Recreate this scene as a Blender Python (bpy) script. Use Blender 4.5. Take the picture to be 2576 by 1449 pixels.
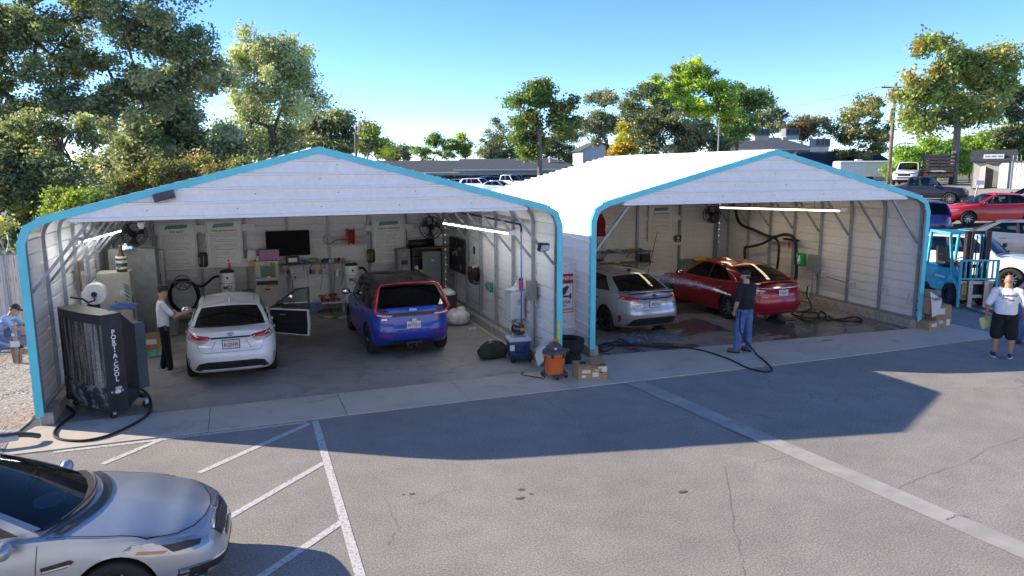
import bpy, bmesh, math, random
import numpy as np
from mathutils import Vector, Matrix, noise as mnoise
from mathutils.bvhtree import BVHTree
R_ = math.radians
SC = bpy.context.scene
COL = SC.collection
for _o in list(bpy.data.objects): bpy.data.objects.remove(_o)

# ------------------------------------------------------------------ camera
IMW, IMH = 2576.0, 1449.0          # pixel frame used for reading positions off the photograph
FPX, PITCH, YAW, ROLL = 1853.5, .1607, .3551, -.0057
CAMP = np.array([-5.941, -13.271, 4.054])
CF = np.array([math.sin(YAW)*math.cos(PITCH), math.cos(YAW)*math.cos(PITCH), -math.sin(PITCH)])
_r = np.array([math.cos(YAW), -math.sin(YAW), 0.]); _u = np.cross(_r, CF)
CR = _r*math.cos(ROLL)+_u*math.sin(ROLL); CU = -_r*math.sin(ROLL)+_u*math.cos(ROLL)
cd = bpy.data.cameras.new('camera'); cam = bpy.data.objects.new('camera', cd); COL.objects.link(cam)
cd.sensor_fit = 'HORIZONTAL'; cd.sensor_width = 36.; cd.lens = 36.*FPX/IMW
cd.clip_start = .05; cd.clip_end = 5000
mw = Matrix.Identity(4)
for i in range(3):
    mw[i][0] = CR[i]; mw[i][1] = CU[i]; mw[i][2] = -CF[i]; mw[i][3] = CAMP[i]
cam.matrix_world = mw
SC.camera = cam
SC.render.resolution_x, SC.render.resolution_y = 1024, 576

# ------------------------------------------------------------------ sky, sun, exposure
SUNV = Vector((-1.82, 1.15, 1.0)).normalized()     # towards the sun, read from the shadows of the two sheds
world = bpy.data.worlds.new('World'); SC.world = world; world.use_nodes = True
wn = world.node_tree.nodes; wl = world.node_tree.links
sky = wn.new('ShaderNodeTexSky'); sky.sky_type = 'NISHITA'; sky.sun_disc = False
sky.sun_elevation = math.asin(SUNV.z); sky.sun_rotation = math.atan2(SUNV.x, SUNV.y)
sky.air_density = .6; sky.dust_density = 0.; sky.ozone_density = 2.6; sky.altitude = 150
wn['Background'].inputs[1].default_value = .117
hs = wn.new('ShaderNodeHueSaturation'); hs.inputs['Saturation'].default_value = 1.16; hs.inputs['Hue'].default_value = .506
wl.new(sky.outputs[0], hs.inputs['Color']); wl.new(hs.outputs[0], wn['Background'].inputs[0])
sd = bpy.data.lights.new('sun', 'SUN'); sun = bpy.data.objects.new('sun', sd); COL.objects.link(sun)
sd.energy = 3.5; sd.angle = R_(.5); sd.color = (1., .87, .70)
sun.rotation_euler = SUNV.to_track_quat('Z', 'Y').to_euler(); sun.location = (-20, 14, 20)
SC.view_settings.view_transform = 'Standard'; SC.view_settings.look = 'None'
SC.view_settings.gamma = 1; SC.view_settings.use_curve_mapping = False
SC.view_settings.exposure = 1.5
SC.render.engine = 'CYCLES'

# ------------------------------------------------------------------ pixels to places
def ray(x, y): return CF+CR*(x-1288)/FPX+CU*(724.5-y)/FPX
def gp(x, y, z=0.):
    d = ray(x, y); t = (z-CAMP[2])/d[2]; return Vector(CAMP+t*d)
def pl(x, y, n, c):
    d = ray(x, y); n = np.array(n, float); t = (c-n@CAMP)/(n@d); return Vector(CAMP+t*d)
def onY(x, y, Y): return pl(x, y, (0, 1, 0), Y)
def onX(x, y, X): return pl(x, y, (1, 0, 0), X)
def dp(x, y, depth): return Vector(CAMP+depth*ray(x, y))
def sstep(t): t = max(0., min(1., t)); return t*t*(3-2*t)
def hg(x, y):
    """height of the yard: flat round the sheds, rising to the car lot on the right and behind"""
    a = sstep((x-15.)/13.); b = sstep((y-13)/40.)
    return 1.4*(1-(1-a)*(1-b))+1.1*sstep((x-40)/7.)
def gpt(x, y):
    """pixel on the rising yard"""
    d = ray(x, y); lo, hi = 5., 400.
    t = 5.
    while t < 600:
        P = CAMP+t*d
        if P[2] < hg(P[0], P[1]): break
        t += .25
    P = CAMP+t*d
    return Vector((P[0], P[1], hg(P[0], P[1])))

# ------------------------------------------------------------------ materials
MATS = {}
def rgb(h):
    h = h.lstrip('#'); c = [int(h[i:i+2], 16)/255. for i in (0, 2, 4)]
    return tuple(v/12.92 if v <= .04045 else ((v+.055)/1.055)**2.4 for v in c)
def mk(name, col, rough=.5, metal=0., var=.12, scale=6., bump=0., bscale=None, coat=0., spec=.5, detail=4., emit=None, estr=0., col2=None, fac=(.35, .65), coords='Object', stretch=None, sheen=0.):
    if name in MATS: return MATS[name]
    m = bpy.data.materials.new(name); m.use_nodes = True; MATS[name] = m
    n = m.node_tree.nodes; l = m.node_tree.links; b = n['Principled BSDF']
    b.inputs['Roughness'].default_value = rough; b.inputs['Metallic'].default_value = metal
    b.inputs['Specular IOR Level'].default_value = spec
    b.inputs['Coat Weight'].default_value = coat; b.inputs['Coat Roughness'].default_value = .04
    if sheen: b.inputs['Sheen Weight'].default_value = sheen
    tc = n.new('ShaderNodeTexCoord'); src = tc.outputs[coords]
    if stretch:
        mp = n.new('ShaderNodeMapping'); mp.inputs['Scale'].default_value = stretch; l.new(src, mp.inputs[0]); src = mp.outputs[0]
    nz = n.new('ShaderNodeTexNoise'); nz.inputs['Scale'].default_value = scale; nz.inputs['Detail'].default_value = detail
    l.new(src, nz.inputs['Vector'])
    rp = n.new('ShaderNodeValToRGB')
    c1 = tuple(max(0, c*(1-var)) for c in col); c2 = col2 or tuple(min(1, c*(1+var)) for c in col)
    rp.color_ramp.elements[0].position = fac[0]; rp.color_ramp.elements[1].position = fac[1]
    rp.color_ramp.elements[0].color = (*c1, 1); rp.color_ramp.elements[1].color = (*c2, 1)
    l.new(nz.outputs[0], rp.inputs[0]); l.new(rp.outputs[0], b.inputs['Base Color'])
    if bump:
        n2 = n.new('ShaderNodeTexNoise'); n2.inputs['Scale'].default_value = bscale or scale*6; n2.inputs['Detail'].default_value = 3
        l.new(src, n2.inputs['Vector'])
        bp = n.new('ShaderNodeBump'); bp.inputs['Strength'].default_value = bump; bp.inputs['Distance'].default_value = .01
        l.new(n2.outputs[0], bp.inputs['Height']); l.new(bp.outputs[0], b.inputs['Normal'])
    if emit:
        b.inputs['Emission Color'].default_value = (*emit, 1); b.inputs['Emission Strength'].default_value = estr
    return m
def ramp(n, l, src, stops):
    r = n.new('ShaderNodeValToRGB'); e = r.color_ramp.elements
    while len(e) < len(stops): e.new(.5)
    for k, (p, c) in enumerate(stops): e[k].position = p; e[k].color = (*c, 1) if len(c) == 3 else c
    l.new(src, r.inputs[0]); return r.outputs[0]
def noisen(n, l, src, scale, detail=4., rough=.55, dist=0.):
    z = n.new('ShaderNodeTexNoise'); z.inputs['Scale'].default_value = scale; z.inputs['Detail'].default_value = detail
    z.inputs['Roughness'].default_value = rough; z.inputs['Distortion'].default_value = dist; l.new(src, z.inputs['Vector']); return z.outputs[0]
def mixc(n, l, fac, a, b, mode='MIX'):
    x = n.new('ShaderNodeMix'); x.data_type = 'RGBA'; x.blend_type = mode
    if isinstance(fac, float): x.inputs[0].default_value = fac
    else: l.new(fac, x.inputs[0])
    for s, i in ((a, 6), (b, 7)):
        if isinstance(s, tuple): x.inputs[i].default_value = (*s, 1)
        else: l.new(s, x.inputs[i])
    return x.outputs[2]
def newmat(name):
    m = bpy.data.materials.new(name); m.use_nodes = True; MATS[name] = m
    n = m.node_tree.nodes; l = m.node_tree.links
    tc = n.new('ShaderNodeTexCoord')
    return m, n, l, n['Principled BSDF'], tc.outputs['Object']

def make_ground_mats():
    # asphalt: grey-brown aggregate, worn patches, oil
    m, n, l, b, o = newmat('asphalt')
    big = noisen(n, l, o, .35, 5); fine = noisen(n, l, o, 44., 3, .75); mid = noisen(n, l, o, 2.2, 6)
    c = ramp(n, l, big, [(.3, (.25, .234, .212)), (.7, (.325, .303, .276))])
    c2 = ramp(n, l, fine, [(.30, (.52, .52, .54)), (.5, (.94, .94, .94)), (.74, (1.6, 1.55, 1.5))])
    c3 = ramp(n, l, mid, [(.3, (.89, .89, .90)), (.62, (1.04, 1.035, 1.03))])
    k = mixc(n, l, 1., mixc(n, l, 1., c, c2, 'MULTIPLY'), c3, 'MULTIPLY')
    vo = n.new('ShaderNodeTexVoronoi'); vo.inputs['Scale'].default_value = .42; vo.feature = 'DISTANCE_TO_EDGE'
    wob = n.new('ShaderNodeVectorMath'); wob.operation = 'ADD'
    nz = n.new('ShaderNodeTexNoise'); nz.inputs['Scale'].default_value = 1.3; l.new(o, nz.inputs['Vector'])
    l.new(o, wob.inputs[0]); l.new(nz.outputs['Color'], wob.inputs[1]); l.new(wob.outputs[0], vo.inputs['Vector'])
    ck = ramp(n, l, vo.outputs['Distance'], [(0., (.62, .62, .63)), (.006, (1, 1, 1))])
    pm = ramp(n, l, noisen(n, l, o, .18, 2), [(.52, (0, 0, 0)), (.6, (1, 1, 1))])
    k = mixc(n, l, pm, k, mixc(n, l, 1., k, ck, 'MULTIPLY'))
    l.new(k, b.inputs['Base Color']); b.inputs['Roughness'].default_value = .9; b.inputs['Specular IOR Level'].default_value = .25
    bp = n.new('ShaderNodeBump'); bp.inputs['Strength'].default_value = .55; bp.inputs['Distance'].default_value = .012
    l.new(fine, bp.inputs['Height']); l.new(bp.outputs[0], b.inputs['Normal'])
    # pale broom-finished concrete
    m, n, l, b, o = newmat('concrete')
    c = ramp(n, l, noisen(n, l, o, .8, 6, .6), [(.3, (.47, .41, .335)), (.7, (.58, .515, .43))])
    f = ramp(n, l, noisen(n, l, o, 60., 3, .7), [(.3, (.86, .86, .86)), (.7, (1.08, 1.08, 1.08))])
    s = ramp(n, l, noisen(n, l, o, 1.7, 5, .6, .6), [(.25, (.72, .72, .73)), (.45, (1, 1, 1))])
    l.new(mixc(n, l, 1., mixc(n, l, 1., c, f, 'MULTIPLY'), s, 'MULTIPLY'), b.inputs['Base Color'])
    b.inputs['Roughness'].default_value = .85; b.inputs['Specular IOR Level'].default_value = .3
    bp = n.new('ShaderNodeBump'); bp.inputs['Strength'].default_value = .25; bp.inputs['Distance'].default_value = .006
    l.new(noisen(n, l, o, 90., 2), bp.inputs['Height']); l.new(bp.outputs[0], b.inputs['Normal'])
    # shop floors: darker stained concrete; the wash bay floor carries wet, shiny patches
    for nm, wet in (('shop_floor', 0), ('wash_floor', 1)):
        m, n, l, b, o = newmat(nm)
        c = ramp(n, l, noisen(n, l, o, .45, 6, .62, .4), [(.28, (.18, .168, .155)), (.5, (.285, .268, .25)), (.75, (.37, .352, .33))])
        f = ramp(n, l, noisen(n, l, o, 50., 3, .7), [(.3, (.85, .85, .85)), (.7, (1.1, 1.1, 1.1))])
        t = ramp(n, l, noisen(n, l, o, 1.4, 5, .6, 1.2), [(.3, (.66, .63, .60)), (.5, (1, 1, 1))])
        k = mixc(n, l, 1., mixc(n, l, 1., c, f, 'MULTIPLY'), t, 'MULTIPLY')
        if wet:
            w = ramp(n, l, noisen(n, l, o, .5, 4, .55, .8), [(.41, (0, 0, 0)), (.52, (1, 1, 1))])
            k = mixc(n, l, w, k, mixc(n, l, .66, k, (.035, .034, .034)))
            l.new(ramp(n, l, w, [(0, (.62,)*3), (1, (.13,)*3)]), b.inputs['Roughness'])
        else: b.inputs['Roughness'].default_value = .55
        l.new(k, b.inputs['Base Color']); b.inputs['Specular IOR Level'].default_value = .4
    # gravel with red-brown dirt showing through
    m, n, l, b, o = newmat('gravel')
    vo = n.new('ShaderNodeTexVoronoi'); vo.inputs['Scale'].default_value = 22.; l.new(o, vo.inputs['Vector'])
    st = ramp(n, l, vo.outputs['Color'], [(.0, (.13, .122, .115)), (.5, (.26, .245, .23)), (1., (.42, .40, .37))])
    dt = ramp(n, l, noisen(n, l, o, .55, 5, .6, .5), [(.46, (0, 0, 0)), (.62, (1, 1, 1))])
    dirt = ramp(n, l, noisen(n, l, o, 14., 4), [(.3, (.22, .10, .045)), (.7, (.36, .19, .095))])
    gate = ramp(n, l, noisen(n, l, o, 20., 2), [(.42, (0, 0, 0)), (.56, (1, 1, 1))])
    mm = n.new('ShaderNodeMath'); mm.operation = 'MULTIPLY'; l.new(dt, mm.inputs[0]); l.new(gate, mm.inputs[1])
    l.new(mixc(n, l, mm.outputs[0], st, dirt), b.inputs['Base Color']); b.inputs['Roughness'].default_value = .95
    bp = n.new('ShaderNodeBump'); bp.inputs['Strength'].default_value = .8; bp.inputs['Distance'].default_value = .02
    l.new(vo.outputs['Distance'], bp.inputs['Height']); l.new(bp.outputs[0], b.inputs['Normal'])
    # far ground
    m, n, l, b, o = newmat('dry_ground')
    c = ramp(n, l, noisen(n, l, o, .15, 6), [(.3, (.13, .11, .07)), (.7, (.24, .20, .13))])
    l.new(c, b.inputs['Base Color']); b.inputs['Roughness'].default_value = .95
    # road paint, worn
    m, n, l, b, o = newmat('line_paint')
    w = ramp(n, l, noisen(n, l, o, 26., 5, .75), [(.36, (0, 0, 0)), (.5, (1, 1, 1))])
    l.new(mixc(n, l, w, (.20, .195, .19), (.56, .54, .52)), b.inputs['Base Color']); b.inputs['Roughness'].default_value = .8
make_ground_mats()

def make_sheet_mat(name, base, dirt, rough=.42):
    m, n, l, b, o = newmat(name)
    mp = n.new('ShaderNodeMapping'); mp.inputs['Scale'].default_value = (1., 1., .35); l.new(o, mp.inputs[0])
    d = ramp(n, l, noisen(n, l, mp.outputs[0], 1.1, 6, .65, .3), [(.36, (0, 0, 0)), (.72, (1, 1, 1))])
    fine = ramp(n, l, noisen(n, l, o, 14., 4, .6), [(.3, (.93, .93, .93)), (.7, (1.03, 1.03, 1.03))])
    l.new(mixc(n, l, 1., mixc(n, l, d, base, dirt), fine, 'MULTIPLY'), b.inputs['Base Color'])
    b.inputs['Roughness'].default_value = rough; b.inputs['Specular IOR Level'].default_value = .45
    bp = n.new('ShaderNodeBump'); bp.inputs['Strength'].default_value = .04; bp.inputs['Distance'].default_value = .02
    l.new(noisen(n, l, o, 2.2, 2), bp.inputs['Height']); l.new(bp.outputs[0], b.inputs['Normal'])
    return m
make_sheet_mat('white_sheet', (.90, .90, .895), (.86, .86, .85))
make_sheet_mat('inner_sheet', (.60, .605, .60), (.46, .45, .43), .5)
mk('cyan_trim', rgb('#62d2e2'), .38, 0, .06, 3)
mk('galv', (.31, .34, .375), .45, .35, .12, 9)
mk('galv_dark', (.22, .24, .26), .5, .3, .15, 9)
mk('block', (.36, .34, .31), .9, 0, .2, 7, .4, 60)
mk('black', (.012, .012, .013), .45, 0, .2, 10)
mk('black_rubber', (.016, .016, .017), .8, 0, .3, 14, .2, 60)
mk('black_plastic', (.022, .022, .024), .42, 0, .2, 12)
mk('dark_grey', (.07, .072, .078), .5, 0, .15, 8)
mk('mid_grey', (.22, .23, .235), .5, 0, .12, 8)
mk('light_grey', (.50, .51, .52), .5, 0, .1, 8)
mk('white', (.78, .78, .77), .5, 0, .05, 6)
mk('white_gloss', (.80, .80, .80), .25, 0, .04, 6)
mk('chrome', (.72, .73, .74), .12, 1., .05, 6)
mk('steel', (.42, .43, .44), .32, .9, .12, 12)
mk('red', (.50, .016, .02), .4, 0, .12, 9)
mk('yellow', (.72, .50, .02), .5, 0, .1, 9)
mk('bright_yellow', (.75, .70, .02), .5, 0, .06, 9)
mk('blue', (.03, .10, .36), .5, 0, .15, 9)
mk('navy', (.010, .014, .05), .5, 0, .2, 9)
mk('teal', rgb('#2a9aa0'), .5, 0, .1, 9)
mk('green', (.012, .33, .09), .35, 0, .1, 9)
mk('cardboard', (.40, .255, .135), .85, 0, .12, 5)
mk('paper', (.72, .72, .70), .8, 0, .05, 20)
mk('skin', (.50, .285, .20), .5, 0, .08, 20)
mk('skin_tan', (.40, .215, .14), .5, 0, .08, 20)
mk('hair_dark', (.014, .011, .010), .55, 0, .4, 60, .5, 120)
mk('bark', (.085, .062, .045), .95, 0, .35, 9, .6, 30, stretch=(1, 1, .3))
mk('bark_pale', (.20, .17, .14), .95, 0, .3, 9, .6, 30, stretch=(1, 1, .3))
mk('wood', (.22, .13, .07), .75, 0, .2, 5, stretch=(1, 1, .15))
mk('lamp_tube', (.9, .9, .9), .4, emit=(1., .98, .96), estr=6.5)
mk('lamp_tube_warm', (.9, .88, .8), .4, emit=(1., .80, .50), estr=3.)

# ------------------------------------------------------------------ mesh helpers
class MB:
    def __init__(s): s.v = []; s.f = []; s.mi = []
    def add(s, vs, fs, mi=0):
        o = len(s.v); s.v += [tuple(p) for p in vs]; s.f += [tuple(i+o for i in f) for f in fs]; s.mi += [mi]*len(fs); return s
    def box(s, c, d, rz=0., rx=0., ry=0., mi=0, M=None):
        x, y, z = d[0]/2, d[1]/2, d[2]/2
        vs = [Vector(p) for p in ((-x, -y, -z), (x, -y, -z), (x, y, -z), (-x, y, -z), (-x, -y, z), (x, -y, z), (x, y, z), (-x, y, z))]
        if rz or rx or ry:
            R = Matrix.Rotation(rz, 3, 'Z') @ Matrix.Rotation(ry, 3, 'Y') @ Matrix.Rotation(rx, 3, 'X'); vs = [R @ p for p in vs]
        vs = [p+Vector(c) for p in vs]
        return s.add(vs, [(0, 3, 2, 1), (4, 5, 6, 7), (0, 1, 5, 4), (1, 2, 6, 5), (2, 3, 7, 6), (3, 0, 4, 7)], mi)
    def bar(s, a, b, w, h, up=(0, 0, 1), mi=0):
        a, b = Vector(a), Vector(b); t = (b-a).normalized(); u = Vector(up)
        if abs(t.dot(u)) > .98: u = Vector((0, 1, 0))
        sd = t.cross(u).normalized(); u = sd.cross(t)
        vs = [p+sd*i*w/2+u*j*h/2 for p in (a, b) for i, j in ((-1, -1), (1, -1), (1, 1), (-1, 1))]
        return s.add(vs, [(0, 3, 2, 1), (4, 5, 6, 7), (0, 1, 5, 4), (1, 2, 6, 5), (2, 3, 7, 6), (3, 0, 4, 7)], mi)
    def tube(s, path, r, n=8, cap=True, mi=0, closed=False, el=None):
        P = [Vector(p) for p in path]; m = len(P)
        rs = [r]*m if isinstance(r, (int, float)) else list(r)
        vs = []; ref = None
        for i in range(m):
            if closed: t = P[(i+1) % m]-P[i-1]
            else: t = P[min(i+1, m-1)]-P[max(i-1, 0)]
            t = t.normalized() if t.length > 1e-9 else Vector((0, 0, 1))
            if ref is None: ref = Vector((0, 0, 1)) if abs(t.z) < .9 else Vector((0, 1, 0))
            a = t.cross(ref)
            if a.length < 1e-4: a = t.cross(Vector((1, 0, 0)))
            a.normalize(); b = a.cross(t).normalized(); ref = b
            e = el[i] if el else (1, 1)
            for k in range(n):
                q = 2*math.pi*k/n; vs.append(P[i]+a*math.cos(q)*rs[i]*e[0]+b*math.sin(q)*rs[i]*e[1])
        fs = []
        for i in range(m if closed else m-1):
            j = (i+1) % m
            for k in range(n): fs.append((i*n+k, i*n+(k+1) % n, j*n+(k+1) % n, j*n+k))
        if cap and not closed: fs += [tuple(range(n))[::-1], tuple(range((m-1)*n, m*n))]
        return s.add(vs, fs, mi)
    def lathe(s, prof, n=16, c=(0, 0, 0), axis='Z', mi=0, closed=False):
        vs = []; m = len(prof)
        for r, z in prof:
            for k in range(n):
                q = 2*math.pi*k/n; x, y = r*math.cos(q), r*math.sin(q)
                p = (x, y, z) if axis == 'Z' else ((x, z, y) if axis == 'Y' else (z, x, y))
                vs.append((p[0]+c[0], p[1]+c[1], p[2]+c[2]))
        fs = []
        for i in range(m if closed else m-1):
            j = (i+1) % m
            for k in range(n): fs.append((i*n+k, i*n+(k+1) % n, j*n+(k+1) % n, j*n+k))
        if not closed:
            if prof[0][0] > 1e-6: fs.append(tuple(range(n))[::-1])
            if prof[-1][0] > 1e-6: fs.append(tuple(range((m-1)*n, m*n)))
        return s.add(vs, fs, mi)
    def prism(s, poly, d0, d1, plane='XY', mi=0):
        n = len(poly)
        def P(p, d): return (p[0], p[1], d) if plane == 'XY' else ((p[0], d, p[1]) if plane == 'XZ' else (d, p[0], p[1]))
        vs = [P(p, d0) for p in poly]+[P(p, d1) for p in poly]
        fs = [tuple(range(n))[::-1], tuple(range(n, 2*n))]+[(k, (k+1) % n, n+(k+1) % n, n+k) for k in range(n)]
        return s.add(vs, fs, mi)
    def ball(s, c, r, nu=12, nv=8, mi=0):
        rx, ry, rz = (r, r, r) if isinstance(r, (int, float)) else r
        vs = [(c[0], c[1], c[2]-rz)]
        for j in range(1, nv):
            a = math.pi*j/nv
            for k in range(nu):
                q = 2*math.pi*k/nu; vs.append((c[0]+rx*math.sin(a)*math.cos(q), c[1]+ry*math.sin(a)*math.sin(q), c[2]-rz*math.cos(a)))
        vs.append((c[0], c[1], c[2]+rz)); fs = []
        for k in range(nu): fs.append((0, 1+(k+1) % nu, 1+k))
        for j in range(nv-2):
            for k in range(nu): a = 1+j*nu; fs.append((a+k, a+(k+1) % nu, a+nu+(k+1) % nu, a+nu+k))
        e = len(vs)-1; a = 1+(nv-2)*nu
        for k in range(nu): fs.append((a+k, a+(k+1) % nu, e))
        return s.add(vs, fs, mi)
    def grid(s, P, mi=0, close_u=False):
        m, n = len(P), len(P[0]); vs = [p for row in P for p in row]; fs = []
        for i in range(m-1):
            for k in range(n if close_u else n-1): fs.append((i*n+k, i*n+(k+1) % n, (i+1)*n+(k+1) % n, (i+1)*n+k))
        return s.add(vs, fs, mi)
    def xf(s, M):
        s.v = [tuple(M @ Vector(p)) for p in s.v]; return s
    def mesh(s, name, mats, smooth=False, bev=0., seg=2, fixn=True, auto=None):
        me = bpy.data.meshes.new(name); me.from_pydata(s.v, [], s.f)
        for m in (mats if isinstance(mats, (list, tuple)) else [mats]): me.materials.append(MATS[m] if isinstance(m, str) else m)
        if any(s.mi): me.polygons.foreach_set('material_index', s.mi)
        if bev or fixn:
            bm = bmesh.new(); bm.from_mesh(me)
            if fixn: bmesh.ops.recalc_face_normals(bm, faces=bm.faces)
            if bev:
                ed = [e for e in bm.edges if len(e.link_faces) == 2 and e.calc_face_angle(0) > .6]
                bmesh.ops.bevel(bm, geom=ed, offset=bev, segments=seg, profile=.5, affect='EDGES', clamp_overlap=True)
            bm.to_mesh(me); bm.free()
        if smooth:
            me.polygons.foreach_set('use_smooth', [True]*len(me.polygons))
            if auto:
                try: me.set_sharp_from_angle(angle=R_(auto))
                except Exception: pass
        me.update(); return me
    def build(s, name, mats, parent=None, loc=None, rz=0., rot=None, **k):
        return link(name, s.mesh(name, mats, **k), parent, loc, rz, rot)
def link(name, me, parent=None, loc=None, rz=0., rot=None):
    o = bpy.data.objects.new(name, me); COL.objects.link(o)
    if parent: o.parent = parent
    if loc is not None: o.location = loc
    if rz: o.rotation_euler = (0, 0, rz)
    if rot is not None: o.rotation_euler = rot
    return o
def tag(o, label, cat, group=None):
    o['label'] = label; o['category'] = cat
    if group: o['group'] = group
    return o
def thing(name, label, cat, loc=(0, 0, 0), rz=0., group=None):
    o = bpy.data.objects.new(name, None); COL.objects.link(o); o.empty_display_size = .2
    o.location = loc; o.rotation_euler = (0, 0, rz); return tag(o, label, cat, group)
def struct(o, kind='structure'): o['kind'] = kind; return o
def copy_tree(o, parent=None):
    c = o.copy(); COL.objects.link(c)
    if parent: c.parent = parent
    for ch in o.children: copy_tree(ch, c)
    return c
def evald(o):
    bpy.context.view_layer.update()
    dg = bpy.context.evaluated_depsgraph_get(); return bpy.data.meshes.new_from_object(o.evaluated_get(dg), depsgraph=dg)
def bezier(pts, n=8):
    """smooth path through points (Catmull-Rom)"""
    P = [Vector(p) for p in pts]; out = []
    for i in range(len(P)-1):
        a = P[max(i-1, 0)]; b = P[i]; c = P[i+1]; d = P[min(i+2, len(P)-1)]
        for k in range(n):
            t = k/n; out.append(.5*((2*b)+(c-a)*t+(2*a-5*b+4*c-d)*t*t+(3*b-a-3*c+d)*t**3))
    return out+[P[-1]]
_TX = {}
def text(name, s, size, mat, parent=None, M=None, ext=.001, align='CENTER', sp=1., shear=0., res=2, offset=0.):
    cu = bpy.data.curves.new('t', 'FONT'); cu.body = s; cu.size = size; cu.align_x = align; cu.align_y = 'CENTER'
    cu.extrude = ext; cu.resolution_u = res; cu.space_character = sp; cu.shear = shear; cu.offset = offset
    o = bpy.data.objects.new('t', cu); COL.objects.link(o)
    me = evald(o); bpy.data.objects.remove(o); bpy.data.curves.remove(cu)
    me.materials.clear(); me.materials.append(MATS[mat] if isinstance(mat, str) else mat)
    if M is not None: me.transform(M)
    return link(name, me, parent)
def lines_text(name, lines, mat, parent, M, res=1):
    """several text lines in one lettering mesh; lines = [(string, x, y, size)] in the sign's own plane"""
    cm = None; bm = bmesh.new()
    for s, x, y, size in lines:
        cu = bpy.data.curves.new('t', 'FONT'); cu.body = s; cu.size = size; cu.align_x = 'LEFT'; cu.align_y = 'CENTER'; cu.extrude = .0008; cu.resolution_u = res
        o = bpy.data.objects.new('t', cu); COL.objects.link(o); o.location = (x, y, 0)
        me = evald(o); me.transform(Matrix.Translation((x, y, 0))); bm.from_mesh(me)
        bpy.data.objects.remove(o); bpy.data.curves.remove(cu); bpy.data.meshes.remove(me)
    me = bpy.data.meshes.new(name); bm.to_mesh(me); bm.free(); me.materials.clear(); me.materials.append(MATS[mat]); me.transform(M)
    for p in me.polygons: p.material_index = 0
    return link(name, me, parent)
def basis(o, x, y, z=None):
    """matrix with origin o and x, y axes"""
    x, y = Vector(x).normalized(), Vector(y).normalized(); z = x.cross(y)
    m = Matrix.Identity(4)
    for i in range(3): m[i][0] = x[i]; m[i][1] = y[i]; m[i][2] = z[i]; m[i][3] = o[i]
    return m
rnd = random.Random(7)
# ------------------------------------------------------------------ ground
def sheet(name, xs, ys, mat, dz, keep=None, kind='structure'):
    mb = MB(); nx, ny = len(xs), len(ys)
    vs = [(x, y, hg(x, y)+dz) for y in ys for x in xs]; fs = []
    for j in range(ny-1):
        for i in range(nx-1): fs.append((j*nx+i, j*nx+i+1, (j+1)*nx+i+1, (j+1)*nx+i))
    mb.add(vs, fs); return struct(mb.build(name, mat, smooth=True), kind)
def frange(a, b, n): return [a+(b-a)*i/(n-1) for i in range(n)]
sheet('ground', frange(-900, -60, 8)+frange(-50, 80, 66)+frange(100, 900, 9), frange(-60, -30, 3)+frange(-25, 110, 46)+frange(130, 1500, 12), 'dry_ground', -.03)
sheet('car_park', frange(-24, 66, 91), frange(-24, 105, 110), 'asphalt', 0.)
def flat_poly(name, pts, z, mat, parent=None, kind=None, th=0.):
    mb = MB()
    if th: mb.prism([(p[0], p[1]) for p in pts], z-th, z)
    else: mb.add([(p[0], p[1], z) for p in pts], [tuple(range(len(pts)))])
    o = mb.build(name, mat, parent)
    if kind: struct(o, kind)
    return o
# gravel yard left of the sheds
gv = MB(); gx = frange(-24, -9.36, 30); gy = frange(-1.9, 40, 60)
gv.grid([[(x if x < -9.4 else x+.06*math.sin(y*3), y, hg(x, y)+.012+.02*mnoise.noise((x*.7, y*.7, 0))*(1 if x < -9.6 else 0)+.01) for x in gx] for y in gy])
struct(gv.build('gravel_yard', 'gravel', smooth=True))
pts = [(-9.36, -1.9), (-9.36, 0), (-24, 0), (-24, -2.6), (-12, -2.3)]
struct(flat_poly('gravel_edge', pts, .008, 'gravel'))
# loose stones on it
def stones(name, n, xr, yr, seed, parent=None):
    g = random.Random(seed); mb = MB()
    for _ in range(n):
        x, y = g.uniform(*xr), g.uniform(*yr); r = g.uniform(.012, .035); z = hg(x, y)+.02
        vs = [(x+r*g.uniform(.6, 1.2)*math.cos(a), y+r*g.uniform(.6, 1.2)*math.sin(a), z) for a in (0, 1.57, 3.14, 4.71)]+[(x, y, z+r*g.uniform(.5, .9))]
        mb.add(vs, [(0, 1, 4), (1, 2, 4), (2, 3, 4), (3, 0, 4)])
    mb.build(name, 'block', parent)
_gs = MB()
stones('loose_gravel', 3500, (-13, -9.4), (-1.8, 12), 3)
struct(bpy.data.objects['loose_gravel'], 'stuff'); del _gs

# concrete aprons in front of both sheds, poured in slabs
APY = -1.25
jx = [-9.75]+[gp(*q).x for q in ((526, 1065), (862, 1020), (1160, 985))]+[gp(1415, 962).x+.0]
ap = flat_poly('apron', [(-9.7, APY), (10.4, APY), (10.4, .5), (-9.3, .5)], .004, 'dark_grey', kind='structure')
xs = jx
for a, b in zip(xs[:-1], xs[1:]):
    if a == xs[0]:
        P = [(-9.66, APY), (b-.006, APY), (b-.006, -.012), (-9.18, -.012)]
    else: P = [(a+.006, APY), (b-.006, APY), (b-.006, -.012), (a+.006, -.012)]
    flat_poly('slab', P, .016, 'concrete', ap, th=.03)
q0 = jx[-1]; q1 = gp(2010, 888).x; qr0 = gp(2384, 814); qr1 = gp(2533, 847)
mid_y = .70
flat_poly('slab', [(q0+.006, APY), (1.3, APY), (1.15, .72), (q0+.006, .3), (q0+.006, -.012)], .016, 'concrete', ap, th=.03)
flat_poly('slab', [(1.31, APY), (5.6, APY-.05), (5.0, .50), (1.16, .72)], .0165, 'concrete', ap, th=.03)
flat_poly('slab', [(5.612, APY-.05), (qr1.x, qr1.y), (qr0.x, qr0.y), (9.95, .27), (5.012, .50)], .016, 'concrete', ap, th=.03)
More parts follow.
